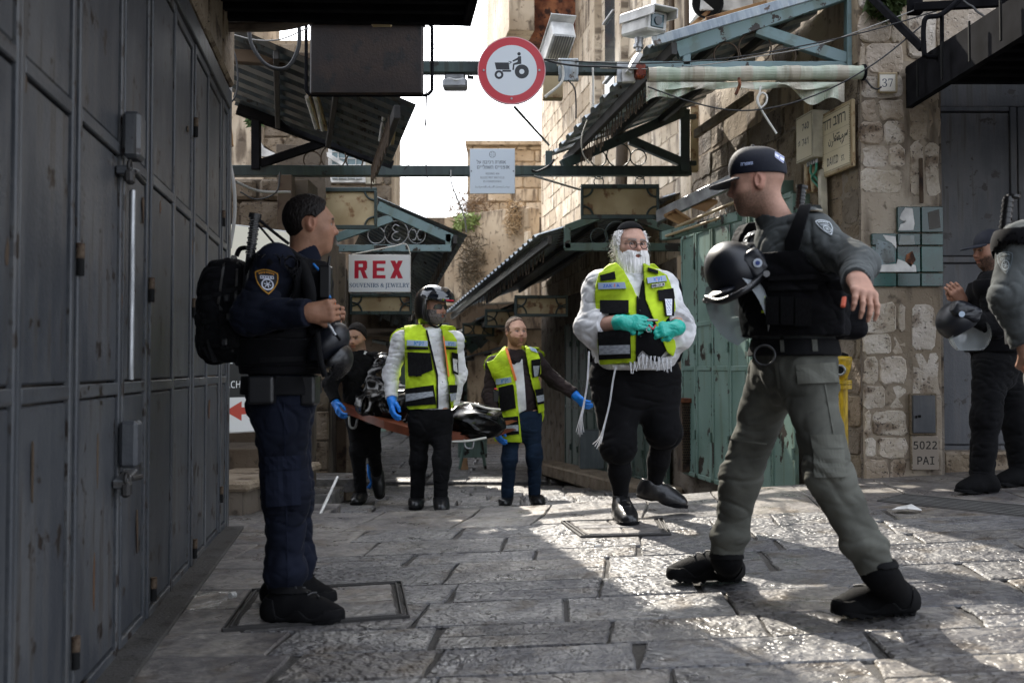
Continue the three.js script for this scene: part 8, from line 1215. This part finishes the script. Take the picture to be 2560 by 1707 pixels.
  part(t, 'radio', box(W(1240, 990, 8.72), [0.05, 0.1, 0.04]), C.plastic); part(t, 'radio_knob', box(W(1240, 972, 8.7), [0.03, 0.012, 0.03]), mat(0.6, 0.02, 0.02, 0.4)); part(t, 'neck_cord', tube([W(1268, 872, 8.83), W(1276, 895, 8.78), W(1296, 905, 8.77), W(1307, 890, 8.83)], 0.006, 20, 6), C.pocket);
  shoe(t, 'shoe', V(o.aL.x, -0.225, -9.0), V(-0.1, 0, 1), o.aL, 0.28, C.leather, C.sole, { high: 0.0, cell: 0.008 }); shoe(t, 'shoe', V(o.aR.x, -0.225, -9.05), V(0.2, 0, 1), o.aR, 0.28, C.leather, C.sole, { high: 0.0, cell: 0.008 });
  const k = thing('skullcap', 'small dark skullcap on the balding bearer', 'skullcap', null, o.H.W(0, 0.1, -0.03)), kb = bounds([o.H.W(0, 0.08, 0)], 0.18); part(k, 'crown', sdfMesh(o.H.wrap((a, b_, z) => Math.max(ell(V(0, 0.036, -0.016), V(0.079, 0.09, 0.098))(a, b_, z), 0.095 - b_ + (z + 0.03) * 0.5)), kb.min, kb.max, 0.0045), C.black);
}
{ // rear bearer
  const d = 9.1, o = { d, base: V(-1.36, -0.225, -9.1), f: V(-0.1, 0, 1).normalize(), sL: W(858, 908, d), sR: W(942, 900, 9.15), eL: W(824, 960, 9.05), wL: W(838, 1004, 8.95), eR: W(965, 965, 9.1), wR: W(960, 1020, 9.0), pel: W(905, 1022, d), che: W(902, 935, d), nk: W(900, 888, d), hL: W(890, 1035, d), hR: W(926, 1035, d), kL: W(894, 1130, 9.02), kR: W(932, 1120, 9.1), aL: W(903, 1238, 9.1), aR: W(942, 1182, 9.32), H: headField(W(891, 842, d), V(-0.25, -0.25, 0.93), 1.0), skin: [0.38, 0.22, 0.15], stubble: [0.03, 0.02, 0.015, 0.75], top: C.black, topName: 'jacket', tro: C.black, hands: [[W(838, 1006, 8.95), W(824, 960, 9.05), -1]], hem: 0.06 };
  const b = bearer('rear bearer in black jacket with white emblem and blue gloves looking down', o), { t } = b;
  hair(t, 'hair', o.H, 0.013, (a, b_, z) => Math.max(z - 0.065 + 0.5 * Math.max(0, 0.085 - b_) * 1.4, -b_ - 0.03), C.hair, 0.005, 0.0045);
  patch(t, 'chest_emblem', b.top, [[915, 942], [937, 940], [938, 966], [916, 968]], 8.9, 0.004, new THREE.MeshStandardMaterial({ map: paint(128, 128, (g) => { g.fillStyle = '#c8c9cc'; g.fillRect(0, 0, 128, 128); g.strokeStyle = '#a05a3c'; g.lineWidth = 12; g.beginPath(); g.arc(64, 64, 42, 0, 7); g.stroke(); g.beginPath(); g.arc(64, 64, 18, 0, 7); g.stroke(); }), roughness: 0.7 }), 4, 4);
  garment(t, 'shirt_collar', isect(cap(o.nk.clone().add(V(0, -0.04, 0)), o.nk.clone().add(V(0, 0.03, 0)), 0.085, 0.072), half(o.nk.clone().add(V(0, 0.03, 0)), V(0, 1, -0.2)), neg(cap(o.nk.clone().add(V(-0.01, -0.06, 0.04)), o.nk.clone().add(V(-0.01, 0.1, 0.02)), 0.058))), [o.nk], 0.12, 0.006, C.white);
  shoe(t, 'shoe', V(o.aL.x, -0.225, -9.18), V(-0.1, 0, 1), o.aL, 0.3, C.leather, C.sole, { high: 0.03, cell: 0.008 }); shoe(t, 'shoe', o.aR.clone().add(V(0, 0.02, -0.1)), V(0.1, -0.95, 0.3), o.aR, 0.29, C.leather, C.sole, { high: 0.03, cell: 0.008, up: V(0, 0.3, 0.95) });
}
{ // stretcher and its load
  const s = thing('stretcher', 'orange brown scoop stretcher carried by the bearers', 'stretcher', null, W(1040, 1090, 8.5));
  const top = [[850, 1018, 9.0], [905, 1040, 8.8], [960, 1062, 8.5], [1030, 1082, 8.25], [1100, 1090, 8.1], [1160, 1092, 8.1], [1240, 1082, 8.4]], L = [];
  for (let i = 0; i < top.length - 1; i++) { const a = W(...top[i]), b = W(...top[i + 1]), up = V(0, 0.035, 0), bk = V(0.25, 0.06, -0.5); quad(L, a.clone().sub(up), b.clone().sub(up), b.clone().add(up), a.clone().add(up)); quad(L, a.clone().add(up), b.clone().add(up), b.clone().add(up).add(bk), a.clone().add(up).add(bk)); quad(L, b.clone().sub(up), a.clone().sub(up), a.clone().sub(up).add(bk), b.clone().sub(up).add(bk)); }
  part(s, 'board', tris(L), mat(0.22, 0.055, 0.022, 0.5, { map: T.mot }));
  part(s, 'handle', tube([W(872, 1040, 8.85), W(876, 1068, 8.85), W(886, 1070, 8.85), W(893, 1048, 8.8)], 0.011, 16, 6), M.galv); part(s, 'handle', tube([W(1160, 1098, 8.05), W(1164, 1118, 8.05), W(1180, 1120, 8.05), W(1184, 1100, 8.05)], 0.01, 16, 6), M.galv); part(s, 'rail', tube([W(1130, 1104, 8.02), W(1170, 1102, 8.02), W(1215, 1094, 8.1)], 0.01, 12, 6), M.cableWhite);
  const b = thing('body_bag', 'glossy black plastic bag lying on the stretcher', 'bag', null, W(1050, 1080, 8.5));
  const bf = smin(0.12, cap(W(945, 1010, 8.9), W(1090, 1035, 8.5), 0.2, 0.19), cap(W(1090, 1035, 8.5), W(1215, 1062, 8.3), 0.19, 0.11), ell(W(958, 955, 9.0), V(0.15, 0.26, 0.16)), ell(W(1185, 1055, 8.2), V(0.26, 0.14, 0.15)));
  const crease = (x, y, z) => { const d = bf(x, y, z); if (Math.abs(d) > 0.1) return d; const w = N3(x * 4, y * 4, z * 4) * 2, a = Math.abs(N3(x * 2.6 + w * 0.7, y * 7 - w * 0.6, z * 3)), c = Math.abs(N3(x * 7 - w, y * 12 + w, z * 7)); return d + 0.075 * a + 0.012 * c - 0.014; };
  garment(b, 'sheet', isect(crease, half(W(1090, 1108, 8.2), V(0.1, -1, 0))), [W(940, 930, 8.9), W(1240, 1070, 8.3)], 0.3, 0.009, new THREE.MeshPhysicalMaterial({ color: 0x030304, roughness: 0.26, specularIntensity: 0.4, clearcoat: 0.15, clearcoatRoughness: 0.12 }));
  part(b, 'strap', tube([W(1145, 1012, 8.05), W(1170, 1008, 8.03), W(1215, 1020, 8.05), W(1250, 1024, 8.2)], 0.009, 16, 6), M.cableWhite);
  solo('blue_cloth', 'blue plastic strip dangling behind the raised foot of the rear bearer', 'plastic strip', tube([W(922, 1160, 9.4), W(924, 1190, 9.4), W(930, 1205, 9.4), W(920, 1220, 9.4)], 0.02, 14, 6), C.blueGlove);
}
// 7. officer in the dark cap by the gate
{
  const t = person('bearded officer in black uniform and dark cap standing before the grey gate', V(3.1, gy(3.1, 6.5), -6.5)), d = 6.5, f = V(-1, 0, 0.2).normalize();
  const sN = W(2478, 712, 6.34), sF = W(2512, 712, 6.66), eN = W(2488, 820, 6.3), wN = W(2428, 790, 6.25), eF = W(2440, 812, 6.62), wF = W(2408, 755, 6.5), pel = W(2490, 900, d), bel = W(2482, 830, d), che = W(2488, 745, d), nk = W(2486, 690, d);
  const torso = smin(0.08, ecap(pel, bel, 0.15, 0.16, f, 0.8), ecap(bel, che, 0.16, 0.165, f, 0.82), cap(sN, sF, 0.075), cap(che, nk, 0.09, 0.062)), sl = (s, e, w) => cutAt(limb(s, e, w, 0.078, 0.062, 0.05), w, e);
  const hN = W(2478, 915, 6.42), hF = W(2515, 915, 6.6), kN = W(2466, 1045, 6.4), kF = W(2538, 1045, 6.62), aN = W(2456, 1178, 6.42), aF = W(2556, 1178, 6.65), legs = smin(0.06, ecap(pel, pel.clone().add(V(0, -0.06, 0)), 0.155, 0.15, f, 0.85), limb(hN, kN, aN, 0.108, 0.085, 0.072), limb(hF, kF, aF, 0.108, 0.085, 0.072));
  const H = headField(W(2474, 624, d), V(-1, -0.14, 0.14), 1.0), h1 = handField(wF, V(-0.55, 0.65, 0.3), V(-0.3, 0.1, 0.95), -1, 0.7, 1.05), h2 = handField(wN, V(-0.9, 0.3, 0), V(0, 0.3, 0.95), 1, 0.9, 1);
  bodyMesh(t, H, [h1, h2], smin(0.05, torso, legs), [nk, aN, aF, sN, sF], [0.34, 0.18, 0.12], { neck: nk, neckR: 0.06, stubble: [0.02, 0.013, 0.01, 0.93], shaved: [0.05, 0.035, 0.028, 0.7], cell: 0.0045 });
  garment(t, 'shirt', isect(folds(smin(0.045, torso, sl(sN, eN, wN), sl(sF, eF, wF)), 0.006), above(W(2490, 930, d).y), neg(half(nk.clone().add(V(0, 0.03, 0)), V(0, -1, 0)))), [nk, pel, sN, sF, eN, eF, wN, wF], 0.2, 0.0095, C.black);
  garment(t, 'vest', isect(grow(torso, 0.03), above(W(2490, 880, d).y), below(W(2490, 705, d).y)), [pel, che], 0.24, 0.0095, C.vest); garment(t, 'trousers', isect(folds(grow(legs, 0.004), 0.006, 6, 12), below(W(2490, 880, d).y)), [pel, kN, kF, aN, aF], 0.2, 0.0095, C.black);
  for (const [a, q] of [[aN, 2480], [aF, 2570]]) shoe(t, 'boot', V(X(q, -a.z) + 0.02, gy(a.x, -a.z), a.z), V(-1, 0, 0.25), a, 0.3, C.boot, C.sole, { high: 0.05, ra: 0.06, cell: 0.008, w: 1.1 });
  const cp = thing('cap', 'dark cap with small orange emblem on the bearded officer by the gate', 'cap', null, H.W(0, 0.08, 0)), cm = mat(0.008, 0.01, 0.02, 0.8), cf = H.wrap((a, b, z) => Math.max(ell(V(0, 0.04, -0.012), V(0.088, 0.094, 0.106))(a, b, z), 0.04 - b - z * 0.12)), b = bounds([H.W(0, 0.06, 0.03)], 0.18);
  part(cp, 'crown', sdfMesh(cf, b.min, b.max, 0.005), cm); part(cp, 'peak', sdfMesh(H.wrap((a, b2, z) => Math.max(Math.abs(b2 - 0.04 + 2 * a * a + 0.16 * (z - 0.08)) - 0.005, Math.hypot(a / 0.08, (z - 0.07) / 0.125) * 0.09 - 0.09, 0.06 - z)), b.min, bounds([H.W(0, 0.06, 0.2)], 0.18).max.max(b.max), 0.0045), cm); patch(cp, 'emblem', cf, [[2424, 575], [2440, 572], [2442, 582], [2428, 586]], 6.4, 0.003, mat(0.5, 0.22, 0.03, 0.6), 3, 2);
  const hh = thing('riot_helmet', 'black riot helmet with visor held by the bearded officer at the gate', 'helmet', null, W(2410, 880, 6.25)), ax = [V(0.75, -0.66, 0), V(0.66, 0.75, 0), V(0, 0, 1)];
  garment(hh, 'shell', isect(ell(W(2392, 800, 6.25), V(0.115, 0.13, 0.13), ax), neg(ell(W(2412, 840, 6.25), V(0.09, 0.1, 0.11), ax))), [W(2392, 800, 6.25)], 0.17, 0.007, C.matHelmet); garment(hh, 'chin_guard', folds(rbox(W(2415, 780, 6.16), V(0.09, 0.05, 0.05), 0.03, [V(0.94, -0.34, 0), V(0.34, 0.94, 0), V(0, 0, 1)]), 0.005), [W(2415, 780, 6.16)], 0.12, 0.007, C.matHelmet);
  const vg = new THREE.SphereGeometry(0.14, 32, 18, Math.PI * 0.9, Math.PI * 1.2, Math.PI * 0.3, Math.PI * 0.5); vg.scale(0.9, 0.9, 0.9); const c = W(2425, 835, 6.22); vg.translate(c.x, c.y, c.z); part(hh, 'visor', flat(vg), new THREE.MeshPhysicalMaterial({ color: 0xdde2e2, roughness: 0.1, transmission: 0.7, thickness: 0, side: THREE.DoubleSide })); part(hh, 'emblem', cyl(W(2406, 785, 6.1), W(2406, 785, 6.09), 0.018, 0.018, 16), mat(0.5, 0.6, 0.72, 0.4));
}
// 8. officer cut by the right edge
{
  const t = person('officer in grey green uniform cut off by the right edge of the photo', V(2.2, gy(2.2, 4), -4)), d = 4, f = V(-0.8, 0, 0.2).normalize();
  const sN = W(2560, 612, 3.8), sF = W(2662, 612, 4.2), eN = W(2527, 745, 3.74), wN = W(2568, 862, 3.7), pel = W(2652, 900, d), bel = W(2652, 820, d), che = W(2642, 690, d), nk = W(2672, 575, d), eF = W(2720, 750, 4.3), wF = W(2662, 850, 4.2);
  const torso = smin(0.08, ecap(pel, bel, 0.16, 0.16, f, 0.75), ecap(bel, che, 0.16, 0.17, f, 0.75), cap(sN, sF, 0.08), cap(che, nk, 0.1, 0.065)), sl = (s, e, w) => cutAt(limb(s, e, w.clone().addScaledVector(w.clone().sub(e).normalize(), 0.05), 0.085, 0.068, 0.052), w, e), shirt = folds(smin(0.05, torso, sl(sN, eN, wN), sl(sF, eF, wF)), 0.006, 8, 11);
  const hN = W(2642, 930, 3.9), hF = W(2672, 930, 4.1), kN = W(2727, 1170, 3.85), kF = W(2785, 1170, 4.1), aN = W(2737, 1380, 3.85), aF = W(2775, 1370, 4.1), legs = smin(0.06, ecap(pel, pel.clone().add(V(0, -0.06, 0)), 0.15, 0.15, f, 0.85), limb(hN, kN, aN, 0.105, 0.08, 0.066), limb(hF, kF, aF, 0.105, 0.08, 0.066));
  const H = headField(W(2720, 455, d), V(-0.9, 0, 0.2), 1.0), h1 = handField(wN, V(0.4, -0.8, 0.1), V(-0.3, 0, 1), 1, 0.9, 1.05), h2 = handField(wF, V(-0.3, -0.8, 0.2), V(-0.3, 0, 1), -1, 0.9, 1.05);
  bodyMesh(t, H, [h1, h2], smin(0.05, torso, legs), [nk, aN, aF, sN, sF], [0.34, 0.19, 0.13], { neck: nk, neckR: 0.062, stubble: [0.05, 0.03, 0.02, 0.7] }); hair(t, 'hair', H, 0.01, (a, b, z) => Math.max(z - 0.06, -b - 0.03 + z * 0.4), C.hair, 0.003, 0.005);
  garment(t, 'shirt', isect(shirt, above(W(2652, 915, d).y), neg(half(nk.clone().add(V(0, 0.04, 0)), V(0, -1, 0)))), [nk, pel, sN, sF, eN, eF, wN, wF], 0.2, 0.008, C.shirt); garment(t, 'vest', isect(grow(torso, 0.036), above(W(2652, 860, d).y), below(W(2652, 590, d).y), neg(grow(limb(sN, eN, wN, 0.09, 0.07, 0.05), 0.012))), [pel, che, sN, sF], 0.22, 0.009, C.vest);
  garment(t, 'trousers', isect(folds(legs, 0.007, 5, 10), below(W(2652, 910, d).y)), [pel, kN, kF, aN, aF], 0.2, 0.0095, C.olive); patch(t, 'shoulder_patch', shirt, [[2490, 628], [2534, 622], [2538, 682], [2495, 690]], 3.6, 0.004, badge(shieldTex('#4d575c', '#6a7478', '#596266', '#7d868a', '#20282a')), 8, 8);
  for (const a of [aN, aF]) shoe(t, 'boot', V(a.x + 0.05, gy(a.x, -a.z), a.z), V(-1, 0, 0.2), a, 0.31, C.boot, C.sole, { high: 0.05, ra: 0.062, cell: 0.009, w: 1.1 });
  const bt = thing('baton', 'black ribbed baton handle behind the officer at the right photo edge', 'baton', null, W(2524, 580, 3.95)), bn = []; for (let i = 0; i < 13; i++) bn.push(cyl(W(2512 + i * 0.8, 578 - i * 6.6, 3.95), W(2512.6 + i * 0.8, 571 - i * 6.6, 3.95), i % 2 ? 0.022 : 0.0185, i % 2 ? 0.022 : 0.0185, 12)); part(bt, 'grip', bn, C.plastic); part(bt, 'pommel', cyl(W(2534, 494, 3.95), W(2535, 488, 3.95), 0.026), C.plastic);
}
scene.traverse((o) => { if (o.isMesh) o.castShadow = o.receiveShadow = true; });
renderer.render(scene, camera);
